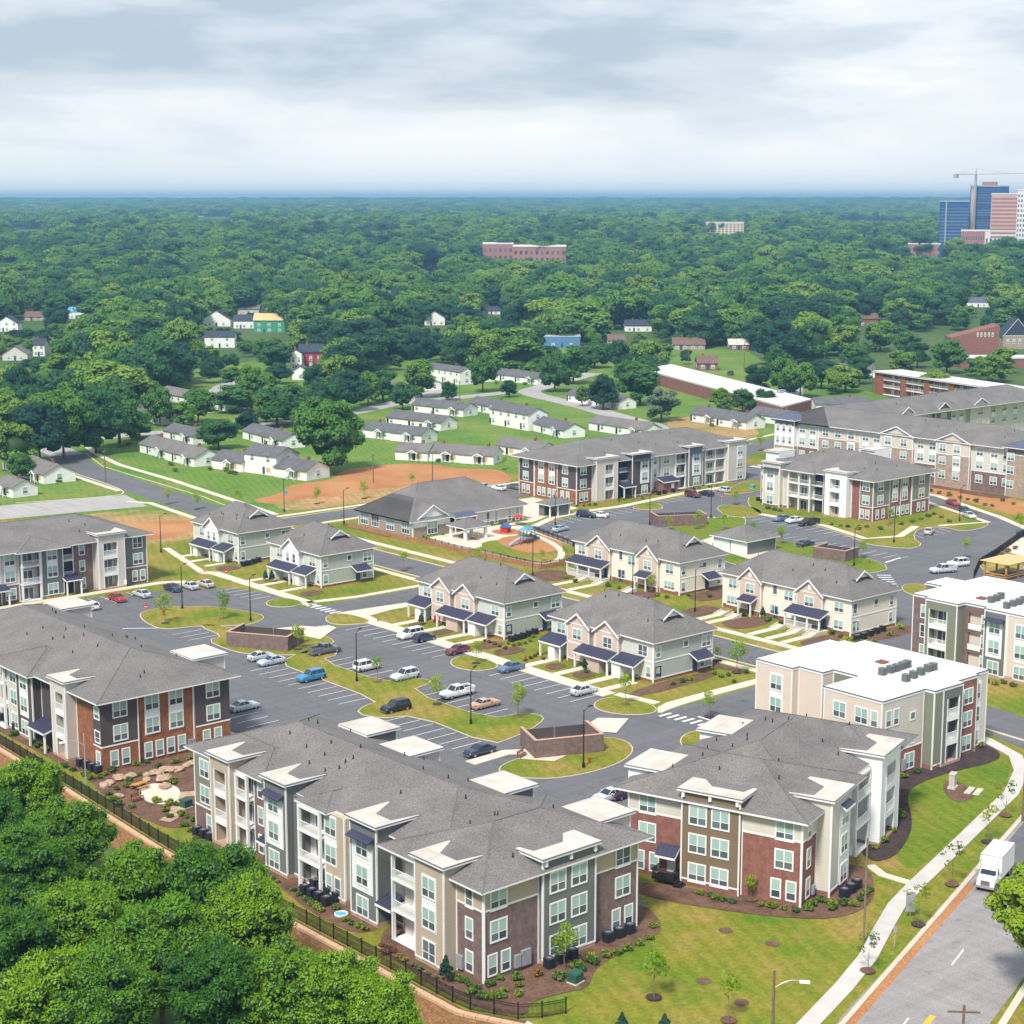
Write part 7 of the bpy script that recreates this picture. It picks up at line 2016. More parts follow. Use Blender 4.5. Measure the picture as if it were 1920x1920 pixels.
# playground
def playset():
    x, y = G(985, 1018)
    t = thing('playground_set', 'blue and teal playground climbing set with a long slide', 'playground', (x, y, .05), rad(30))
    for px_, py_ in ((-1.5, -1), (1.5, -1), (1.5, 1), (-1.5, 1), (3.6, -1), (3.6, 1), (-3.4, 0)): MB().tube((px_, py_, 0), (px_, py_, 3.0), .07, n=8).build('post', 'plastic_blue', t)
    MB().box(-1.6, 1.6, -1.1, 1.1, 1.4, 1.5).build('deck', 'plastic_teal', t); MB().box(1.6, 3.7, -1.1, 1.1, 1.0, 1.1).build('deck', 'plastic_blue', t)
    MB().hexa([(-1.8, -1.3, 3), (1.8, -1.3, 3), (1.8, 1.3, 3), (-1.8, 1.3, 3), (-.9, -.1, 3.8), (.9, -.1, 3.8), (.9, .1, 3.8), (-.9, .1, 3.8)]).build('canopy', 'plastic_teal', t)
    MB().hexa([(1.7, -1.2, 2.6), (3.8, -1.2, 2.6), (3.8, 1.2, 2.6), (1.7, 1.2, 2.6), (2.5, -.1, 3.3), (3, -.1, 3.3), (3, .1, 3.3), (2.5, .1, 3.3)]).build('canopy', 'plastic_blue', t)
    s = MB()
    pr = (-1.6, .4, 1.5)
    for i in range(1, 9):
        a = i / 8
        q = (-1.6 - 4.4 * a, .4 + 1.4 * math.sin(a * 1.5), 1.5 - 1.3 * a ** .8)
        s.tube(pr, q, .36, n=8); pr = q
    s.build('slide', 'galv', t)
    s = MB()
    pr = (3.6, 0, 1.1)
    for i in range(1, 7):
        a = i / 6
        q = (3.6 + 1.4 * a, -1.6 * a, 1.1 - .9 * a)
        s.tube(pr, q, .33, n=8); pr = q
    s.build('slide', 'plastic_blue', t)
    l = MB()
    for k in range(6): l.tube((.2, -1.2 - .1 * k, 1.4 - .24 * k), (1.0, -1.2 - .1 * k, 1.4 - .24 * k), .03, n=4)
    l.build('ladder', 'plastic_teal', t)
    MB().box(-.5, .5, -1.16, -1.1, 1.5, 2.3).build('panel', 'plastic_green', t)
playset()
def playhouse():
    x, y = G(948, 998)
    t = thing('toy_house', 'small red and blue toy house on the play surface', 'playhouse', (x, y, .05), rad(20))
    MB().box(-.9, .9, -.9, .9, 0, 1.2).build('wall', 'plastic_red', t)
    MB().hexa([(-1.1, -1.1, 1.2), (1.1, -1.1, 1.2), (1.1, 1.1, 1.2), (-1.1, 1.1, 1.2), (-1, -.05, 2.0), (1, -.05, 2.0), (1, .05, 2.0), (-1, .05, 2.0)]).build('roof', 'plastic_blue', t)
    MB().box(-.3, .3, -.92, -.89, .1, .9).build('opening', 'dark_opening', t)
playhouse()
def parasol():
    x, y = G(971, 984)
    t = thing('parasol', 'red parasol on the clubhouse terrace', 'parasol', (x, y, .05))
    MB().tube((0, 0, 0), (0, 0, 2.4), .04, n=6).build('pole', 'black_metal', t)
    m = MB()
    for k in range(8):
        a, b = 2 * math.pi * k / 8, 2 * math.pi * (k + 1) / 8
        m.face([(1.5 * math.cos(a), 1.5 * math.sin(a), 1.95), (1.5 * math.cos(b), 1.5 * math.sin(b), 1.95), (0, 0, 2.5)])
    m.build('canopy', 'plastic_red', t)
parasol()
def timber_pavilion():
    x, y = G(1846, 1082)
    b = Bld('timber_pavilion', 'orange timber pavilion with plank roof beside the parked pickup', 'pavilion', (x, y), 0)
    for px_ in (0, 4.2, 8.4):
        for py_ in (0, -5): b.part('post', 'wood_orange', 'R', px_, px_ + .3, py_, py_ + .3, 0, 3.0)
    for py_ in (0, -5): b.part('beam', 'wood_orange', 'R', -.3, 9, py_, py_ + .3, 3.0, 3.35)
    for k in range(14): b.part('roof_plank', 'osb', 'R', -.5 + k * .7, .17 + k * .7, -5.8, 1.0, 3.36, 3.44)
    for z in (.5, .95): b.part('rail', 'wood_orange', 'R', 0, 8.6, -5, -4.85, z, z + .2); b.part('rail', 'wood_orange', 'L', -5, 0, 0, .15, z, z + .2)
    b.part('bench', 'wood_orange', 'R', 1, 7.5, -1.2, -.6, .4, .5)
timber_pavilion()
fence('dark mesh screen fence beside the timber pavilion', [G(1826, 1085), G(1836, 1062), G(1868, 1042), G(1920, 1005)], 1.6)
def tarp():
    x, y = G(640, 1716)
    t = thing('paddling_pool', 'small bright blue and white paddling pool by the condensers', 'pool', (x, y, .02))
    m = MB()
    for r, h in ((.75, .22), ):
        for k in range(14):
            a, b = 2 * math.pi * k / 14, 2 * math.pi * (k + 1) / 14
            m.hexa([(r * math.cos(a), r * math.sin(a), 0), (r * math.cos(b), r * math.sin(b), 0), (.85 * r * math.cos(b), .85 * r * math.sin(b), 0), (.85 * r * math.cos(a), .85 * r * math.sin(a), 0), (r * math.cos(a), r * math.sin(a), h), (r * math.cos(b), r * math.sin(b), h), (.85 * r * math.cos(b), .85 * r * math.sin(b), h), (.85 * r * math.cos(a), .85 * r * math.sin(a), h)])
    m.build('rim', 'paint_white', t)
    MB().face([(.64 * math.cos(2 * math.pi * k / 14), .64 * math.sin(2 * math.pi * k / 14), .12) for k in range(14)]).build('floor', 'tarp_blue', t)
tarp()
for i, (u, v_) in enumerate(((813, 1167), (822, 1168))):
    x, y = G(u, v_)
    t = thing('porch_chair', 'red plastic chair on the sage porch, %s of two' % ('left' if i == 0 else 'right'), 'chair', (x, y, .1), rad(200))
    MB().box(-.35, .35, -.35, .35, .38, .45).build('seat', 'plastic_red', t); MB().box(-.35, .35, .3, .38, .45, 1.2).build('backrest', 'plastic_red', t)
    for a in (-.3, .3):
        for b in (-.3, .3): MB().box(a - .04, a + .04, b - .04, b + .04, 0, .38).build('leg', 'plastic_red', t)
# entrance steps of the cream houses
def steps(label, x, y, n=5, w=1.6):
    t = thing('garden_steps', label, 'steps', (x, y, 0))
    for k in range(n): MB().box(k * .45, k * .45 + .5, -w / 2, w / 2, 0, .12 + k * .1).build('step', 'concrete', t)
    for sg in (-1, 1): MB().hexa([(0, sg * (w / 2 + .12) - .1, 0), (n * .45, sg * (w / 2 + .12) - .1, 0), (n * .45, sg * (w / 2 + .12) + .1, 0), (0, sg * (w / 2 + .12) + .1, 0), (0, sg * (w / 2 + .12) - .1, .25), (n * .45, sg * (w / 2 + .12) - .1, .8), (n * .45, sg * (w / 2 + .12) + .1, .8), (0, sg * (w / 2 + .12) + .1, .25)]).build('side_wall', 'membrane', t)
for i, yy in enumerate((67.5, 71, 75, 85.5, 88.5)): steps('concrete steps to the corner-porch cream house, %s from the right' % ORD[i], 129.2, yy)
for i, yy in enumerate((113, 121.5, 126.6)): steps('concrete steps to the playground-side cream house, %s from the right' % ORD[i], 129.6, yy)
# ------------------------------------------------------------------ vegetation meshes
def icos():
    t = (1 + 5 ** .5) / 2
    v = np.array([(-1, t, 0), (1, t, 0), (-1, -t, 0), (1, -t, 0), (0, -1, t), (0, 1, t), (0, -1, -t), (0, 1, -t), (t, 0, -1), (t, 0, 1), (-t, 0, -1), (-t, 0, 1)], float)
    v /= np.linalg.norm(v[0])
    f = np.array([(0, 11, 5), (0, 5, 1), (0, 1, 7), (0, 7, 10), (0, 10, 11), (1, 5, 9), (5, 11, 4), (11, 10, 2), (10, 7, 6), (7, 1, 8), (3, 9, 4), (3, 4, 2), (3, 2, 6), (3, 6, 8), (3, 8, 9), (4, 9, 5), (2, 4, 11), (6, 2, 10), (8, 6, 7), (9, 8, 1)])
    return v, f
ICO = icos()
def leaf_quads(P_, Nn, size, rng, jit=.36):
    """quads at points P_ facing roughly Nn"""
    n = len(P_)
    Nn = Nn + rng.normal(0, jit, (n, 3)); Nn /= np.linalg.norm(Nn, axis=1)[:, None] + 1e-9
    a = np.cross(Nn, rng.normal(0, 1, (n, 3))); a /= np.linalg.norm(a, axis=1)[:, None] + 1e-9
    b = np.cross(Nn, a)
    s = (size * rng.uniform(.6, 1.3, n))[:, None]
    a, b = a * s, b * s * .75
    V_ = np.stack([P_ - a, P_ - b * .9, P_ + a, P_ + b * .9], 1).reshape(-1, 3)
    return V_
def crown_arrays(seed, rx, rz_, cz, nl, lr, per, size, core=True, flat=.35):
    """lumpy crown: nl lobes through an ellipsoid, leaf quads over each lobe, an added dark core inside as painted shade"""
    rng = np.random.default_rng(seed)
    C = []
    while len(C) < nl:
        p = rng.normal(0, 1, 3); p /= np.linalg.norm(p)
        if p[2] < -.8: continue
        q = p * rng.uniform(.55, .92) * np.array([rx, rx, rz_]) * rng.uniform(.85, 1.1)
        if all(np.linalg.norm(q - c) > lr * .55 for c in C) or rng.random() < .05: C.append(q)
    C = np.array(C); R_ = lr * rng.uniform(.75, 1.25, nl)
    VV = []; cores_v, cores_f = [], []
    for c, r in zip(C, R_):
        n = int(per * (r / lr) ** 2)
        d = rng.normal(0, 1, (n, 3)); d /= np.linalg.norm(d, axis=1)[:, None]
        d[:, 2] = np.where(d[:, 2] < -flat, -d[:, 2], d[:, 2])
        rr = r * rng.uniform(.82, 1.12, n)[:, None]
        P_ = c + d * rr * np.array([1, 1, .82])
        VV.append(leaf_quads(P_ + np.array([0, 0, cz]), d, size, rng))
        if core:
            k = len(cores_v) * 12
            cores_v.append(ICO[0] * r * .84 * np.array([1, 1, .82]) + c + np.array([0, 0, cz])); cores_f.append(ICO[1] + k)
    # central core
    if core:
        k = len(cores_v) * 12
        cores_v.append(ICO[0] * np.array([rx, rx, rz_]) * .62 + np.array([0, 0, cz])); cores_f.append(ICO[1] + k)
        return np.concatenate(VV), np.concatenate(cores_v), np.concatenate(cores_f)
    return np.concatenate(VV), None, None
def crown_mesh(name, arr, mats):
    V_, cv_, cf = arr
    n = len(V_) // 4
    me = bpy.data.meshes.new(name)
    nc = 0 if cv_ is None else len(cv_)
    allv = V_ if cv_ is None else np.concatenate([V_, cv_])
    me.vertices.add(len(allv)); me.vertices.foreach_set('co', allv.astype(np.float32).ravel())
    lf = np.arange(n * 4, dtype=np.int32)
    loops = lf if cv_ is None else np.concatenate([lf, (cf + n * 4).astype(np.int32).ravel()])
    me.loops.add(len(loops)); me.loops.foreach_set('vertex_index', loops)
    np_ = n + (0 if cv_ is None else len(cf))
    me.polygons.add(np_)
    st = np.arange(n, dtype=np.int32) * 4
    if cv_ is not None: st = np.concatenate([st, n * 4 + np.arange(len(cf), dtype=np.int32) * 3])
    me.polygons.foreach_set('loop_start', st)
    for m in mats: me.materials.append(MATS[m])
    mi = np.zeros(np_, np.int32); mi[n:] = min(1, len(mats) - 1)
    me.polygons.foreach_set('material_index', mi)
    me.update(calc_edges=True)
    return me
def trunk_mesh(name, h, r, lean, nb, rx, m='bark', seed=0):
    rnd = random.Random(seed)
    b = MB()
    top = (lean, lean * .4, h * .62)
    b.tube((0, 0, -.6), (lean * .3, 0, h * .25), r, r * .72, n=8, caps=False).tube((lean * .3, 0, h * .25), top, r * .72, r * .38, n=8, caps=False)
    for k in range(nb):
        a = 2 * math.pi * k / nb + rnd.uniform(-.4, .4)
        z = h * rnd.uniform(.24, .5)
        e = (math.cos(a) * rx * .62, math.sin(a) * rx * .62, z + h * rnd.uniform(.16, .3))
        b.tube((lean * .3 * z / (h * .25), 0, z), e, r * .4, r * .1, n=5, caps=False)
    return b.mesh(name, m)
TREES = []
for i, (rx, rz_, cz, nl, lr) in enumerate(((6.2, 6.0, 8.4, 30, 2.1), (5.0, 7.0, 9.0, 26, 2.0), (7.0, 5.6, 7.8, 40, 1.8), (4.2, 6.4, 8.0, 24, 1.7), (6.0, 7.2, 9.2, 30, 2.2), (6.8, 5.0, 7.6, 34, 1.8))):
    TREES.append((crown_mesh('crown', crown_arrays(10 + i, rx, rz_, cz, nl, lr, 96, .38), ['leaf', 'shade_core']), trunk_mesh('trunk', 15, .34, (i % 3 - 1) * .4, 5, rx, seed=i), rx, cz + rz_))
FARS = [crown_mesh('crown', crown_arrays(40 + i, 6.2, 5.6, 9.2, 12, 3.0, 34, 1.0), ['leaf', 'shade_core']) for i in range(4)]
BIG = crown_mesh('crown', crown_arrays(60, 7.2, 7.2, 8.8, 50, 1.9, 160, .33), ['leaf', 'shade_core'])
SILVER = crown_mesh('crown', crown_arrays(61, 6.4, 5.8, 7.6, 38, 1.7, 140, .32), ['leaf_silver', 'shade_core'])
OAK = crown_mesh('crown', crown_arrays(62, 6.0, 4.6, 8.4, 60, 1.25, 260, .21), ['young_leaf', 'shade_core'])
YOUNG = [(crown_mesh('crown', crown_arrays(70 + i, a, c, z, n, .5, 36, .13, core=False, flat=1), ['young_leaf']), trunk_mesh('trunk', z + c * .6, .06, .05, 4, a, 'bark_pale', i), z + c) for i, (a, c, z, n) in enumerate(((.95, 1.7, 3.2, 14), (1.1, 1.5, 2.9, 14), (.7, 1.5, 3.2, 10), (1.3, 1.6, 3.0, 16)))]
SPARSE = (crown_mesh('crown', crown_arrays(79, 1.2, 1.3, 3.2, 9, .4, 22, .13, core=False, flat=1), ['shrub_leaf']), trunk_mesh('trunk', 4.2, .05, .1, 6, 1.3, 'bark_pale', 9))
SHRUBS = {k: [crown_mesh('shrub', crown_arrays(90 + i, .5, .4, .42, 9, .26, 34, .10, True, .9), [m, 'shade_core']) for i in range(3)] for k, m in (('green', 'shrub_leaf'), ('red', 'shrub_red'), ('orange', 'leaf_orange'))}
_ca = crown_arrays(98, .8, 1.4, 1.6, 26, .34, 60, .10)
for _a in _ca[:2]: _a[:, :2] *= np.clip((3.3 - _a[:, 2:3]) / 2.4, .05, 1.25)
CONIFER = crown_mesh('crown', _ca, ['leaf_conifer', 'shade_core'])
TUFT = []
def pine_mesh(seed, H_, rx, nwh, tuft):
    """pine: whorls of limbs carrying round tufts of needles, and the wood as a second mesh"""
    rng = np.random.default_rng(seed)
    wood = MB()
    wood.tube((0, 0, -1), (0, 0, H_ * .5), .32, .22, n=8, caps=False).tube((0, 0, H_ * .5), (0, 0, H_ * .92), .22, .05, n=7, caps=False)
    C, R_ = [], []
    for w in range(nwh):
        t = w / (nwh - 1)
        z = H_ * (.50 + .36 * t)
        reach = .62 * rx * math.sin(math.pi * (.20 + .68 * (1 - t)) * .92) ** .8 * rng.uniform(.8, 1.1)
        nb = int(7 - 3 * t)
        for k in range(nb):
            a = 2 * math.pi * (k + rng.uniform(-.3, .3)) / nb + w * 1.1
            d = np.array([math.cos(a), math.sin(a), rng.uniform(.05, .35) + .5 * t])
            rl = reach * rng.uniform(.7, 1.12)
            e = np.array([0, 0, z]) + d * rl
            wood.tube((0, 0, z - .2), tuple(e), .08, .025, n=4, caps=False)
            nt_ = max(3, int(rl * 2.0))
            for j in range(nt_):
                f = .38 + .66 * (j + rng.uniform(0, 1)) / nt_
                side = np.array([-math.sin(a), math.cos(a), 0]) * rng.normal(0, .30) * rl * (.4 + .4 * f)
                C.append(np.array([0, 0, z]) + d * rl * f + side + np.array([0, 0, rng.uniform(-.1, .5)])); R_.append(tuft * rng.uniform(.7, 1.25))
    for _ in range(10): C.append(np.array([rng.normal(0, .5), rng.normal(0, .5), H_ * rng.uniform(.93, 1.02)])); R_.append(tuft * .9)
    arr = crown_arrays(seed, rx * 1.06, H_ * .27, H_ * .78, 108, tuft, 120, .15)
    V_, cv_, cf = arr
    rng2 = np.random.default_rng(seed + 7)
    n = len(V_) // 4
    m_ = rng2.random(n) < .45
    ctr = V_.reshape(-1, 4, 3).mean(1)[m_]
    d = ctr - np.array([0, 0, H_ * .66]); d /= np.linalg.norm(d, axis=1)[:, None]
    d = d + rng2.normal(0, .5, d.shape); d /= np.linalg.norm(d, axis=1)[:, None]
    a_ = np.cross(d, rng2.normal(0, 1, d.shape)); a_ /= np.linalg.norm(a_, axis=1)[:, None]
    V2 = np.stack([ctr - a_ * .02, ctr + a_ * .02, ctr + d * .34 + a_ * .045, ctr + d * .4 - a_ * .03], 1).reshape(-1, 3)
    return crown_mesh('crown', (np.concatenate([V_, V2]), cv_, cf), ['pine', 'shade_core']), wood.mesh('trunk', 'bark')
PINES = [pine_mesh(200 + i, H_, rx, nw, tf) for i, (H_, rx, nw, tf) in enumerate(((18, 4.5, 11, 1.05), (17, 4.1, 10, .95), (16, 4.8, 10, 1.1)))]

def tree(name, label, x, y, z, crown, trunk, s, sz=None, rz=0.0, group=None, cat='tree'):
    t = thing(name, label, cat, (x, y, z), rz, group)
    t.scale = (s, s, sz or s)
    put('trunk', trunk, t); put('crown', crown, t, (0, 0, -1.5 if name == 'broadleaf_tree' else 0))
    return t
# ------------------------------------------------------------------ pines in front
PI_POS = [((45, 1495), 11.5, 1.0), ((-20, 1560), 12, .95), ((130, 1580), 12, .9), ((55, 1640), 13, 1.05), ((255, 1668), 12, 1.05), ((395, 1670), 12, 1.1), ((455, 1735), 11, .95), ((150, 1745), 13, 1.05), ((300, 1790), 13, 1.05), ((20, 1790), 12.4, 1.0), ((400, 1860), 12, .95), ((530, 1870), 11, .95), ((640, 1890), 11, .85), ((715, 1925), 10, .85), ((200, 1890), 12, .9), ((90, 1880), 12, 1.0)]
PNAME = ['leftmost, against the fence', 'cut by the left edge, upper', 'behind the first, beside the wall', 'second row from the left edge', 'centre of the stand', 'brightest, reaching to the fence', 'right flank above the lone low ones', 'middle row, dark centre', 'front row under the brightest', 'cut by the left edge, middle', 'front row, right of centre', 'low crown left of the last pair', 'low crown second from the right end', 'lowest crown at the right end', 'bottom edge, left of centre', 'cut by the bottom edge near the left corner']
for i, ((u, v_), zt, s) in enumerate(PI_POS):
    x, y = G(u, v_, zt - 2)
    c, w = PINES[i % 3]
    H_ = (18, 17, 16)[i % 3] * s
    tree('pine_tree', 'pine tree in the near stand, %s' % PNAME[i], x, y, zt - H_ + 1.7, c, w, s, s, i * 1.3, 'pines below the fence')
# broadleaf at the right bottom corner
x, y = G(1932, 1872)
tree('oak_tree', 'bright green broadleaf tree cut by the right edge below the truck', x + 1.2, y - 1.2, 0, OAK, TREES[0][1], 1.0, 1.0, .6)
# ------------------------------------------------------------------ trees of the neighbourhood
SPOTS = []
def ordinal(j): return '%d%s' % (j, 'th' if j % 100 in (11, 12, 13) else {1: 'st', 2: 'nd', 3: 'rd'}.get(j % 10, 'th'))
def px_tree(label, u, v_, h, w, crown=None, rz=0.0, name='broadleaf_tree', k=0):
    x, y = G(u, v_)
    c, tr, rx, top = TREES[k % 6]
    if crown is BIG: rx, top = 7.6, 16.6
    if crown is SILVER: rx, top = 6.8, 13.8
    SPOTS.append((x, y, w / 2))
    tree(name, label, x, y, 0, crown or c, tr, w / 2 / (rx + .9), h / (top + .9), rz or u, 'street trees')
for a in (('large dark oak beside the clay lot and white row', 614, 886, 26, 23, BIG), ('tall dark tree behind the large oak', 612, 806, 21, 17, BIG), ('round tree on the corner of the old street', 262, 822, 10, 12), ('wide low tree before the two-storey white row', 410, 842, 11.5, 15, BIG), ('tall tree between two far cottages', 500, 792, 14, 11), ('rounded russet-topped tree on the far lawn', 755, 768, 11.5, 11), ('small round tree on the far lawn', 842, 750, 8, 8), ('dark tree before the broken-porch cottage', 1131, 768, 15, 12), ('silvery tree behind the plum block', 1240, 790, 13, 16, SILVER),
          ('dark tree standing before the balcony building', 1750, 750, 14, 15, BIG), ('bright green tree before the shop, left one', 1352, 768, 9, 10), ('bright green tree before the shop, middle one', 1392, 774, 10, 10), ('bright green tree before the shop, right one', 1432, 768, 9, 9), ('slim tree left of the broken-porch cottage', 1092, 762, 9, 6),
          ('tall tree at the left edge by the old street, first', 30, 885, 16, 15), ('tall tree at the left edge by the old street, second', 75, 870, 21, 18), ('tall tree at the left edge by the old street, third', 120, 860, 26, 20, BIG), ('tall tree at the left edge by the old street, fourth', 180, 850, 25, 21, BIG), ('tall tree at the left edge by the old street, fifth', 225, 835, 19, 16), ('low tree beside the old corner', 40, 900, 9, 9), ('tree behind the long cottage', 345, 800, 10, 10), ('tree between white cottages', 465, 815, 9, 9),
          ('street tree beside the far pale street', 955, 745, 8, 7), ('dark tree by the brick bungalow', 1420, 735, 13, 12), ('tree by the pink-roofed bungalow', 1480, 742, 8, 9), ('tree behind the long sage building', 1690, 700, 12, 14), ('tree right of the brick hall', 1830, 705, 9, 13), ('tree right of the balcony building tree', 1560, 740, 10, 8)):
    px_tree(*a[:5], crown=a[5] if len(a) > 5 else None, k=int(a[1]))
_r = random.Random(11)
EXTRA = []
for n_, (u, v_) in enumerate(((285, 770), (212, 800), (150, 805), (235, 770), (300, 800), (372, 792), (440, 775), (520, 800), (560, 790), (650, 770), (690, 760), (640, 745), (718, 752), (600, 745), (478, 770), (790, 745), (905, 735), (1040, 735), (1030, 690), (1075, 720), (1180, 725), (1200, 760), (1465, 740), (1500, 745), (1540, 728), (1585, 735), (1610, 720), (1650, 660), (1700, 668), (1600, 690), (1720, 690), (1775, 700), (1880, 700), (1860, 716), (1455, 690), (1210, 715), (1160, 700), (985, 690), (20, 830), (95, 815), (55, 800), (10, 800), (140, 780), (190, 775), (60, 760), (1115, 690))):
    EXTRA.append((u, v_))
for n_, (u, v_) in enumerate(sorted(EXTRA)):
    px_tree('mid-sized tree among the old houses, %s of those counted from the left' % ordinal(n_ + 1), u, v_, _r.uniform(12, 19), _r.uniform(12, 19), k=n_)
# ------------------------------------------------------------------ young trees and shrubs
def young(label, u, v_, h, k=0, ring=True, sparse=False):
    x, y = G(u, v_)
    if sparse:
        tree('young_tree', label, x, y, .05, SPARSE[0], SPARSE[1], h / 4.5, None, u, 'young trees')
    else:
        c, t, top = YOUNG[k % 4]
        tree('young_tree', label, x, y, .1, c, t, h / top * 1.0, h / top, u, 'young trees')
    if ring:
        o = MB().face([(.8 * math.cos(a * .5236), .8 * math.sin(a * .5236), 0) for a in range(12)]).build('mulch_ring', 'mulch_dark' if k % 2 else 'mulch', None, (x, y, .17))
        tag(o, kind='structure')
for i, (l, u, v_, h) in enumerate((('on the near lawn beside the green transformer', 1058, 1822, 5.2), ('slim, alone on the near lawn', 1226, 1872, 5.0), ('yellow-green, at the bottom edge of the near lawn', 1366, 1915, 5.0), ('left one on the oval island', 310, 1170, 5.6), ('right one on the oval island', 419, 1161, 5.4), ('right of the island bin enclosure', 559, 1219, 4.6), ('before the white car on the strip', 708, 1280, 4.6), ('left of the white pickup', 820, 1322, 4.6), ('left of the bench bin enclosure', 971, 1345, 5.4), ('on the small island by the maroon sedan', 893, 1245, 4.0), ('on the corner island by the lot exit', 1173, 1322, 5.2), ('before the right end of the near sage house', 1381, 1262, 5.4),
    ('left one before the far brick enclosure', 1255, 995, 3.6), ('right one before the far brick enclosure', 1308, 992, 4.4), ('right of the far brick enclosure', 1357, 995, 4.6), ('left one behind the white garage', 1411, 1012, 4.2), ('right one behind the white garage', 1465, 1021, 4.6), ('by the red sign', 1379, 947, 4.0), ('right of the beige sedan', 1810, 1048, 5.0), ('beside the corner-porch pole', 1618, 1046, 3.8), ('in the clay lot, first', 594, 945, 4.4), ('in the clay lot, second', 683, 935, 4.6), ('in the clay lot, third', 773, 916, 4.4), ('by the clay lot road', 447, 948, 4.2), ('on the collector road verge, left', 316, 945, 4.2), ('on the collector road verge, right', 370, 955, 4.2), ('on the verge opposite the clubhouse wall', 757, 1070, 4.4), ('below the playground wall', 896, 1062, 4.0), ('yellow one inside the playground fence, left', 1016, 1052, 2.6), ('yellow one inside the playground fence, right', 1060, 1045, 2.6), ('before the rear end of the olive block', 1667, 985, 4.4), ('far right on the street verge', 1911, 1000, 4.8), ('right of the four-tower block', 1425, 845, 5.2), ('at the left corner of the olive block', 1533, 955, 4.0), ('in the bed of the corner-porch house', 1450, 1140, 3.2), ('in the cream house bed', 1222, 1110, 3.4), ('by the red brick corner of the nearest red block', 1408, 1688, 3.0), ('orange, by the lot exit crossing', 1330, 1345, 4.0), ('beside the clubhouse, far lot', 945, 880, 4.2), ('beside the path of the near sage house', 1345, 1240, 2.6))):
    t_ = 'young street tree ' + l
    young(t_, u, v_, h, i, ring=i not in (28, 29))
for i, (l, u, v_, h) in enumerate((('nearest the bottom edge', 1627, 1822, 4.2), ('before the grey-blue panel sign', 1722, 1735, 4.6), ('level with the truck', 1785, 1660, 5.0), ('above the truck', 1852, 1580, 5.0), ('topmost', 1885, 1530, 4.6))):
    young('thin-leaved sapling on the street verge, ' + l, u, v_, h, i, sparse=True)
for l, u, v_, s in (('blue-green, at the near block corner tower', 836, 1842, 1.0), ('at the bottom edge, left', 1166, 1952, 1.0), ('at the bottom edge, right', 1246, 1955, 1.0), ('before the sage porch door', 790, 1172, .8), ('slender, before the second sage house', 510, 1092, .9), ('slender, at the second sage house corner', 498, 1090, .8), ('in the near sage house bed', 1096, 1262, .9), ('before the blue-doored gable', 1430, 1160, .8)):
    x, y = G(u, v_)
    tree('conifer_shrub', 'small dark conifer ' + l, x, y, .05, CONIFER, SPARSE[1], s, None, u, 'small conifers')
sh_n = 0
NTH = ['leftmost', 'second from left'] + [w + ' from left' for w in 'third fourth fifth sixth seventh eighth ninth tenth eleventh twelfth thirteenth fourteenth fifteenth sixteenth seventeenth eighteenth nineteenth twentieth 21st 22nd 23rd 24th 25th'.split()]
def shrub(u=None, v_=None, s=1.0, kind='green', xy=None, label='', z=.06):
    global sh_n
    x, y = xy or G(u, v_)
    sh_n += 1
    o = put('shrub', SHRUBS[kind][sh_n % 3], None, (x, y, z), sh_n * 1.7)
    s *= .62
    o.scale = (s * 1.15, s * 1.15, s)
    tag(o, label, 'shrub', 'shrubs in the planting beds')
def row_shrubs(where, pts, s=1.0, kind='green'):
    pts = sorted(pts)
    for i, (u, v_) in enumerate(pts):
        shrub(u, v_, s * random.uniform(.8, 1.2), kind, label='%s %s shrub %s' % (NTH[i], {'green': 'green', 'red': 'dark red', 'orange': 'orange'}[kind], where))
row_shrubs('before the nearest brown brick corner', [(856, 1838), (868, 1843), (877, 1850), (890, 1858), (882, 1866), (900, 1872), (918, 1850), (920, 1868), (918, 1875), (938, 1838), (938, 1872), (945, 1862), (970, 1838), (975, 1852), (972, 1868)], 1.25)
row_shrubs('along the nearest right wall bed', [(1048, 1838), (1080, 1816), (1088, 1822), (1108, 1802), (1112, 1808), (1134, 1795), (1158, 1790), (1177, 1782), (1198, 1772), (1218, 1762), (1225, 1740)], 1.4)
row_shrubs('small, on the fence-side bed of the near block', [(748, 1796), (759, 1803), (776, 1813), (788, 1820), (803, 1828), (818, 1836), (500, 1645), (512, 1650), (522, 1656), (487, 1640)], .7)
row_shrubs('in the condenser cluster bed', [(550, 1672), (560, 1680), (570, 1688), (578, 1692), (587, 1700), (595, 1704), (602, 1710), (630, 1706), (660, 1735), (672, 1740), (684, 1746), (650, 1728)], 1.1)
row_shrubs('in the far bed of the near block', [(345, 1550), (355, 1560), (366, 1576), (376, 1584), (388, 1590), (415, 1598), (430, 1602), (350, 1535), (340, 1530), (362, 1540)], 1.2)
row_shrubs('in the boulder garden', [(160, 1455), (172, 1462), (188, 1460), (205, 1492), (212, 1502), (222, 1512), (236, 1476), (240, 1466), (218, 1482), (246, 1516), (294, 1506), (310, 1522), (320, 1534), (330, 1512), (318, 1510), (256, 1436), (276, 1432), (298, 1438), (328, 1432), (356, 1426), (325, 1470), (260, 1455), (210, 1448), (196, 1455)], 1.3)
row_shrubs('along the red brick block lawn bed', [(1312, 1678), (1330, 1682), (1342, 1688), (1356, 1690), (1372, 1694), (1425, 1700), (1448, 1703), (1470, 1706), (1492, 1711)], 1.2)
row_shrubs('at the street corner of the red brick block', [(1515, 1708), (1525, 1700), (1540, 1692), (1560, 1706), (1562, 1698), (1582, 1698), (1600, 1700), (1612, 1690), (1622, 1680), (1630, 1672)], 1.4)
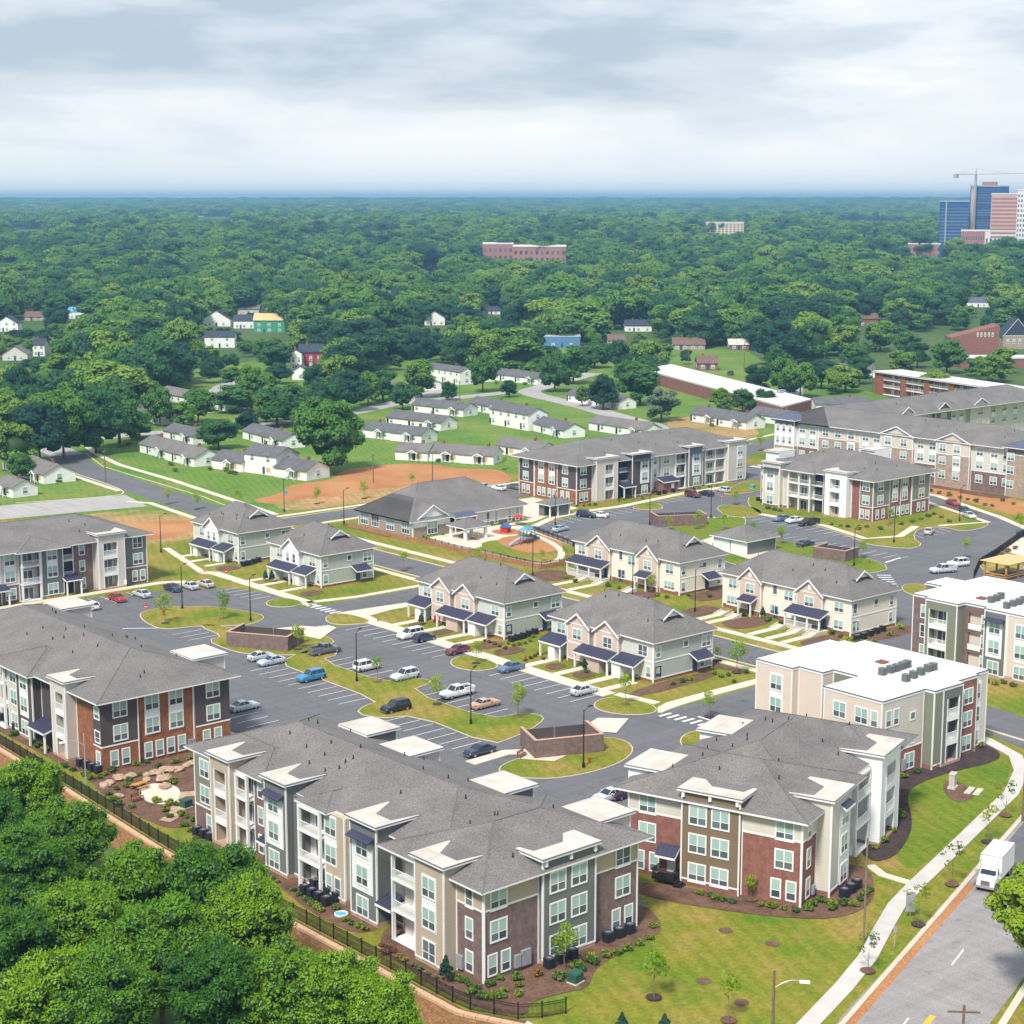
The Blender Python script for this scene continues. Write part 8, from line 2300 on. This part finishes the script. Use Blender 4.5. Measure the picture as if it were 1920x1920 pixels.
row_shrubs('in the dark bed between the red and white blocks', [(1672, 1500), (1676, 1512), (1682, 1524), (1690, 1534), (1668, 1540), (1660, 1550), (1696, 1460), (1720, 1450), (1750, 1440), (1790, 1425), (1822, 1408), (1836, 1400), (1670, 1560), (1655, 1580), (1640, 1592)], 1.5)
row_shrubs('beside the sage house condensers', [(952, 1208), (963, 1212), (974, 1210), (984, 1207), (994, 1203), (1000, 1196)], 1.0)
row_shrubs('before the sage house path', [(910, 1203), (918, 1206), (928, 1210), (938, 1214), (948, 1218)], .9, 'red')
row_shrubs('between the two near sage houses', [(985, 1240), (995, 1236), (1003, 1232), (1010, 1228), (1018, 1238)], .9, 'red')
row_shrubs('right of the near sage house', [(1262, 1285), (1280, 1280), (1292, 1276), (1340, 1265), (1352, 1270), (1366, 1268), (1378, 1280), (1330, 1252), (1310, 1245), (1400, 1262)], 1.3)
row_shrubs('by the street below the corner-porch house', [(1380, 1150), (1395, 1156), (1440, 1165), (1465, 1170), (1500, 1180), (1560, 1190), (1575, 1195), (1590, 1204), (1610, 1210), (1640, 1205), (1668, 1192), (1690, 1180)], 1.5)
row_shrubs('by the cream house street side', [(1062, 1085), (1080, 1092), (1140, 1100), (1160, 1104), (1232, 1118), (1250, 1122), (1290, 1118), (1310, 1108), (1330, 1120), (1216, 1090)], 1.3)
row_shrubs('at the clubhouse foot', [(665, 990), (690, 992), (706, 996), (722, 1000), (738, 1004), (755, 1008), (770, 1012), (800, 1012), (830, 1004), (918, 985), (940, 985)], .9)
row_shrubs('before the four-tower block', [(1082, 950), (1095, 950), (1105, 948), (1116, 948), (1160, 940), (1170, 938), (1205, 936), (1300, 918), (1310, 916), (1330, 914), (1345, 912)], 1.2)
row_shrubs('along the olive brick block', [(1440, 955), (1452, 958), (1464, 960), (1560, 985), (1575, 988), (1590, 990), (1610, 994), (1625, 990), (1650, 994), (1690, 985), (1710, 980), (1726, 975), (1740, 970), (1752, 966), (1765, 972), (1780, 980)], 1.6)
row_shrubs('before the long sage building', [(1745, 922), (1762, 926), (1780, 930), (1800, 935), (1815, 938), (1830, 942), (1846, 948), (1860, 950), (1880, 940), (1900, 946)], 1.7)
row_shrubs('before the right flat-roofed block', [(1850, 1280), (1866, 1284), (1882, 1282), (1900, 1288), (1780, 1250), (1760, 1246)], 1.4)
row_shrubs('by the old white cottages', [(320, 873), (328, 884), (394, 882), (430, 888), (440, 890), (425, 884), (185, 850), (195, 847), (225, 840), (240, 836), (37, 930), (110, 905), (845, 865), (822, 866), (930, 720), (500, 778), (380, 780), (325, 780), (985, 722), (1335, 800)], 2.2)
row_shrubs('beside the plum block fence side', [(60, 1395), (72, 1402), (84, 1408), (25, 1380), (120, 1440), (135, 1446)], 1.5)
row_shrubs('by the nearest brick wall meter', [(1008, 1830)], 1.5, 'orange')
row_shrubs('red-leaved before the nearest balcony', [(715, 1775), (728, 1782), (738, 1786), (722, 1790)], 1.1, 'red')
row_shrubs('at the timber pavilion bed', [(1890, 1035), (1905, 1030), (1880, 1040)], 1.5, 'orange')

# ------------------------------------------------------------------ the wood beyond
BND = [(-60, 870), (0, 850), (60, 820), (240, 790), (300, 735), (420, 728), (520, 738), (640, 712), (760, 694), (900, 694), (1040, 712), (1190, 706), (1300, 692), (1440, 690), (1640, 676), (1700, 640), (1780, 622), (1920, 616), (1990, 610)]
def bnd(u):
    for (a, b), (c, d) in zip(BND, BND[1:]):
        if a <= u <= c: return b + (d - b) * (u - a) / (c - a)
    return 640
CLEAR = [(452, 612, 545, 655), (40, 596, 95, 630), (1310, 655, 1410, 700), (1690, 625, 1785, 690), (1560, 690, 1640, 740)]
kk = math.hypot(F_PX, CY - HZ)
def far_ok(u, v_top, v_base, w_px, r):
    for (a, b, c, d, rr) in HOUSES:
        if r < rr + 6 and u + w_px * .7 > a and u - w_px * .7 < c and v_top < d - 5 and v_base > b:
            return False
    for a, b, c, d in CLEAR:
        if a < u < c and b < v_base < d: return False
    return True
FT = []
rng_f = random.Random(5)
for (u0, u1, vt, dd) in ((1325, 1396, 417, 2500), (962, 1062, 462, 1750), (905, 962, 457, 1780), (1706, 1768, 456, 1900)):
    HOUSES.append((u0, vt - 2, u1, vt + (24 if dd < 2400 else 20), dd))
for (u0, u1, vt, vb, dd) in ((1763, 1930, 350, 428, 1640), (368, 436, 405, 416, 4280), (26, 84, 430, 435, 3580), (1570, 1700, 414, 419, 3880)): HOUSES.append((u0, vt, u1, vb, dd))
def scatter(r0, r1, sp0, sp1, hmin, hmax, store):
    r = r0
    while r < r1:
        sp = sp0 + (sp1 - sp0) * (r - r0) / (r1 - r0)
        a = -math.radians(19.0)
        st = sp / r
        while a < math.radians(19.0):
            rr = r + rng_f.uniform(-.5, .5) * sp
            th = YAW + a + rng_f.uniform(-.5, .5) * st
            x, y = CAM[0] + rr * math.sin(th), CAM[1] + rr * math.cos(th)
            z = terr(x, y)
            u, v_, _ = PX(x, y, z)
            a += st
            if v_ > bnd(u): continue
            h = rng_f.triangular(hmin, hmax, hmin + (hmax - hmin) * .4)
            if rng_f.random() < .12: h *= 1.25
            w = h * rng_f.uniform(.38, .68)
            ut, vt, _ = PX(x, y, z + h)
            if not far_ok(u, vt, v_, w * kk / rr, rr): continue
            if any((x - sx) ** 2 + (y - sy) ** 2 < (sr + 3) ** 2 for sx, sy, sr in SPOTS) if rr < 900 else False: continue
            store.append((x, y, z, h, w, rr, u, v_))
        r += sp * .92
scatter(560, 1200, 17.0, 20.0, 13, 28, FT)
scatter(1200, 2600, 20.0, 23.0, 14, 26, FT)
scatter(600, 1150, 18.0, 20.0, 6, 11, FT)
FT.sort(key=lambda t: t[5])
vis = [t for t in FT if -25 < t[6] < 1945]
vis.sort(key=lambda t: -t[3] * t[4] / t[5] ** 2)
solo, rest = vis[:236], vis[236:]
LAND = [(20, 600, 'white gabled house with navy roof'), (66, 590, 'low brown house'), (143, 585, 'blue tarpaulin roof'), (30, 660, 'pale tan-gabled house'), (410, 630, 'white navy-roofed pair'), (505, 605, 'green unfinished house'), (580, 665, 'dark red house'), (815, 595, 'steep white house'), (1055, 640, 'blue workshop'), (1155, 642, 'brown-roofed bungalow'), (1197, 612, 'white dormer house'), (1292, 648, 'low brown-roofed building'), (1385, 648, 'small red cabin'), (1485, 695, 'pink-roofed bungalow'), (1627, 600, 'dark red brick house'), (1825, 640, 'sloping brick hall'), (1834, 570, 'blue-roofed house'), (140, 760, 'tall trees at the left edge'), (330, 745, 'two-storey white house'), (696, 722, 'long low cottage by the wood'), (830, 700, 'far two-storey porch house'), (965, 700, 'low cottage with dark shutters'), (1110, 735, 'broken-porch cottage'), (1350, 730, 'long white-roofed shop'), (1000, 475, 'long pink brick building')]
cnt = {}
for i, (x, y, z, h, w, rr, u, v_) in enumerate(sorted(solo, key=lambda t: min((t[6] - a[0]) ** 2 + 4 * (t[7] - a[1]) ** 2 for a in LAND))):
    k = rng_f.randrange(6)
    c, tr, rx, top = TREES[k]
    a = min(LAND, key=lambda a: (u - a[0]) ** 2 + 4 * (v_ - a[1]) ** 2)
    dx, dy = u - a[0], 2 * (v_ - a[1])
    side = ('left of' if dx < 0 else 'right of') if abs(dx) > abs(dy) else ('behind' if dy < 0 else 'in front of')
    j = cnt[(a, side)] = cnt.get((a, side), 0) + 1
    nth = 'nearest' if j == 1 else ('%d%s nearest' % (j, {1: 'st', 2: 'nd', 3: 'rd'}.get(j % 10 if j not in (11, 12, 13) else 0, 'th')))
    tree('broadleaf_tree', '%s tree %s the %s' % (nth, side, a[2]), x, y, z - .3, c, tr, w / (rx + .8), h / (top + .8), rng_f.uniform(0, 6.28), 'trees at the front of the wood')
def stuff_trees(name, pts, protos, label):
    """one mass of trees: points with size, turn and kind, instanced by geometry nodes"""
    col_ = bpy.data.collections.new(name + '_kinds')
    for i, me in enumerate(protos):
        o = bpy.data.objects.new('%s_kind_%d' % (name, i), me); col_.objects.link(o)
    me = bpy.data.meshes.new(name)
    n = len(pts)
    me.vertices.add(n)
    me.vertices.foreach_set('co', np.array([(p[0], p[1], p[2] - .3) for p in pts], np.float32).ravel())
    a = me.attributes.new('tsize', 'FLOAT_VECTOR', 'POINT'); a.data.foreach_set('vector', np.array([p[3] for p in pts], np.float32).ravel())
    b = me.attributes.new('tturn', 'FLOAT_VECTOR', 'POINT'); b.data.foreach_set('vector', np.array([(0, 0, rng_f.uniform(0, 6.28)) for _ in pts], np.float32).ravel())
    c = me.attributes.new('tkind', 'INT', 'POINT'); c.data.foreach_set('value', np.array([p[4] for p in pts], np.int32))
    ng = bpy.data.node_groups.new(name + '_nodes', 'GeometryNodeTree')
    ng.interface.new_socket('Geometry', in_out='INPUT', socket_type='NodeSocketGeometry'); ng.interface.new_socket('Geometry', in_out='OUTPUT', socket_type='NodeSocketGeometry')
    gi, go = ng.nodes.new('NodeGroupInput'), ng.nodes.new('NodeGroupOutput')
    ci = ng.nodes.new('GeometryNodeCollectionInfo'); ci.inputs['Collection'].default_value = col_; ci.inputs['Separate Children'].default_value = True; ci.inputs['Reset Children'].default_value = True
    ip = ng.nodes.new('GeometryNodeInstanceOnPoints'); ip.inputs['Pick Instance'].default_value = True
    def attr(nm, ty):
        q = ng.nodes.new('GeometryNodeInputNamedAttribute'); q.data_type = ty; q.inputs['Name'].default_value = nm
        return q.outputs['Attribute']
    ng.links.new(gi.outputs[0], ip.inputs['Points']); ng.links.new(ci.outputs[0], ip.inputs['Instance'])
    ng.links.new(attr('tkind', 'INT'), ip.inputs['Instance Index']); ng.links.new(attr('tturn', 'FLOAT_VECTOR'), ip.inputs['Rotation']); ng.links.new(attr('tsize', 'FLOAT_VECTOR'), ip.inputs['Scale'])
    ng.links.new(ip.outputs[0], go.inputs[0])
    o = put(name, me)
    md = o.modifiers.new('trees', 'NODES'); md.node_group = ng
    tag(o, label, 'forest', kind='stuff')
    return o
pts = []
for (x, y, z, h, w, rr, u, v_) in rest:
    k = rng_f.randrange(6)
    s = w / (TREES[k][2] + .8)
    pts.append((x, y, z, (s, s, h / (TREES[k][3] + .8)), k))
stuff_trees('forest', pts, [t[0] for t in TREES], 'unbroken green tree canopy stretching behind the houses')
FT2 = []
scatter(2600, 5200, 17, 26, 13, 20, FT2)
scatter(5200, 10500, 30, 70, 14, 22, FT2)
pts = []
for (x, y, z, h, w, rr, u, v_) in FT2:
    if not (-30 < u < 1950): continue
    k = 1.0 + (rr - 2600) / 7900 * 2.6
    s = w / 6.6 * k
    pts.append((x, y, z, (s, s, h / 15.2), rng_f.randrange(4)))
stuff_trees('distant_forest', pts, FARS, 'hazy blue-green forest reaching to the horizon')
print('trees', len(solo), len(rest), len(pts))

# ------------------------------------------------------------------ haze
hz = MB().box(-13000, 13000, -13000, 13000, -6, 110).build('haze', 'asphalt', None, (CAM[0], CAM[1], 0))
tag(hz, kind='stuff')
hm = bpy.data.materials.new('haze_air'); hm.use_nodes = True
hn = hm.node_tree
hn.nodes.clear()
ho = hn.nodes.new('ShaderNodeOutputMaterial')
pv = hn.nodes.new('ShaderNodeVolumePrincipled')
pv.inputs['Color'].default_value = (0.34, 0.68, 1.0, 1)
pv.inputs['Density'].default_value = HAZE
pv.inputs['Anisotropy'].default_value = 0.2
hn.links.new(pv.outputs[0], ho.inputs['Volume'])
hz.data.materials.clear(); hz.data.materials.append(hm)
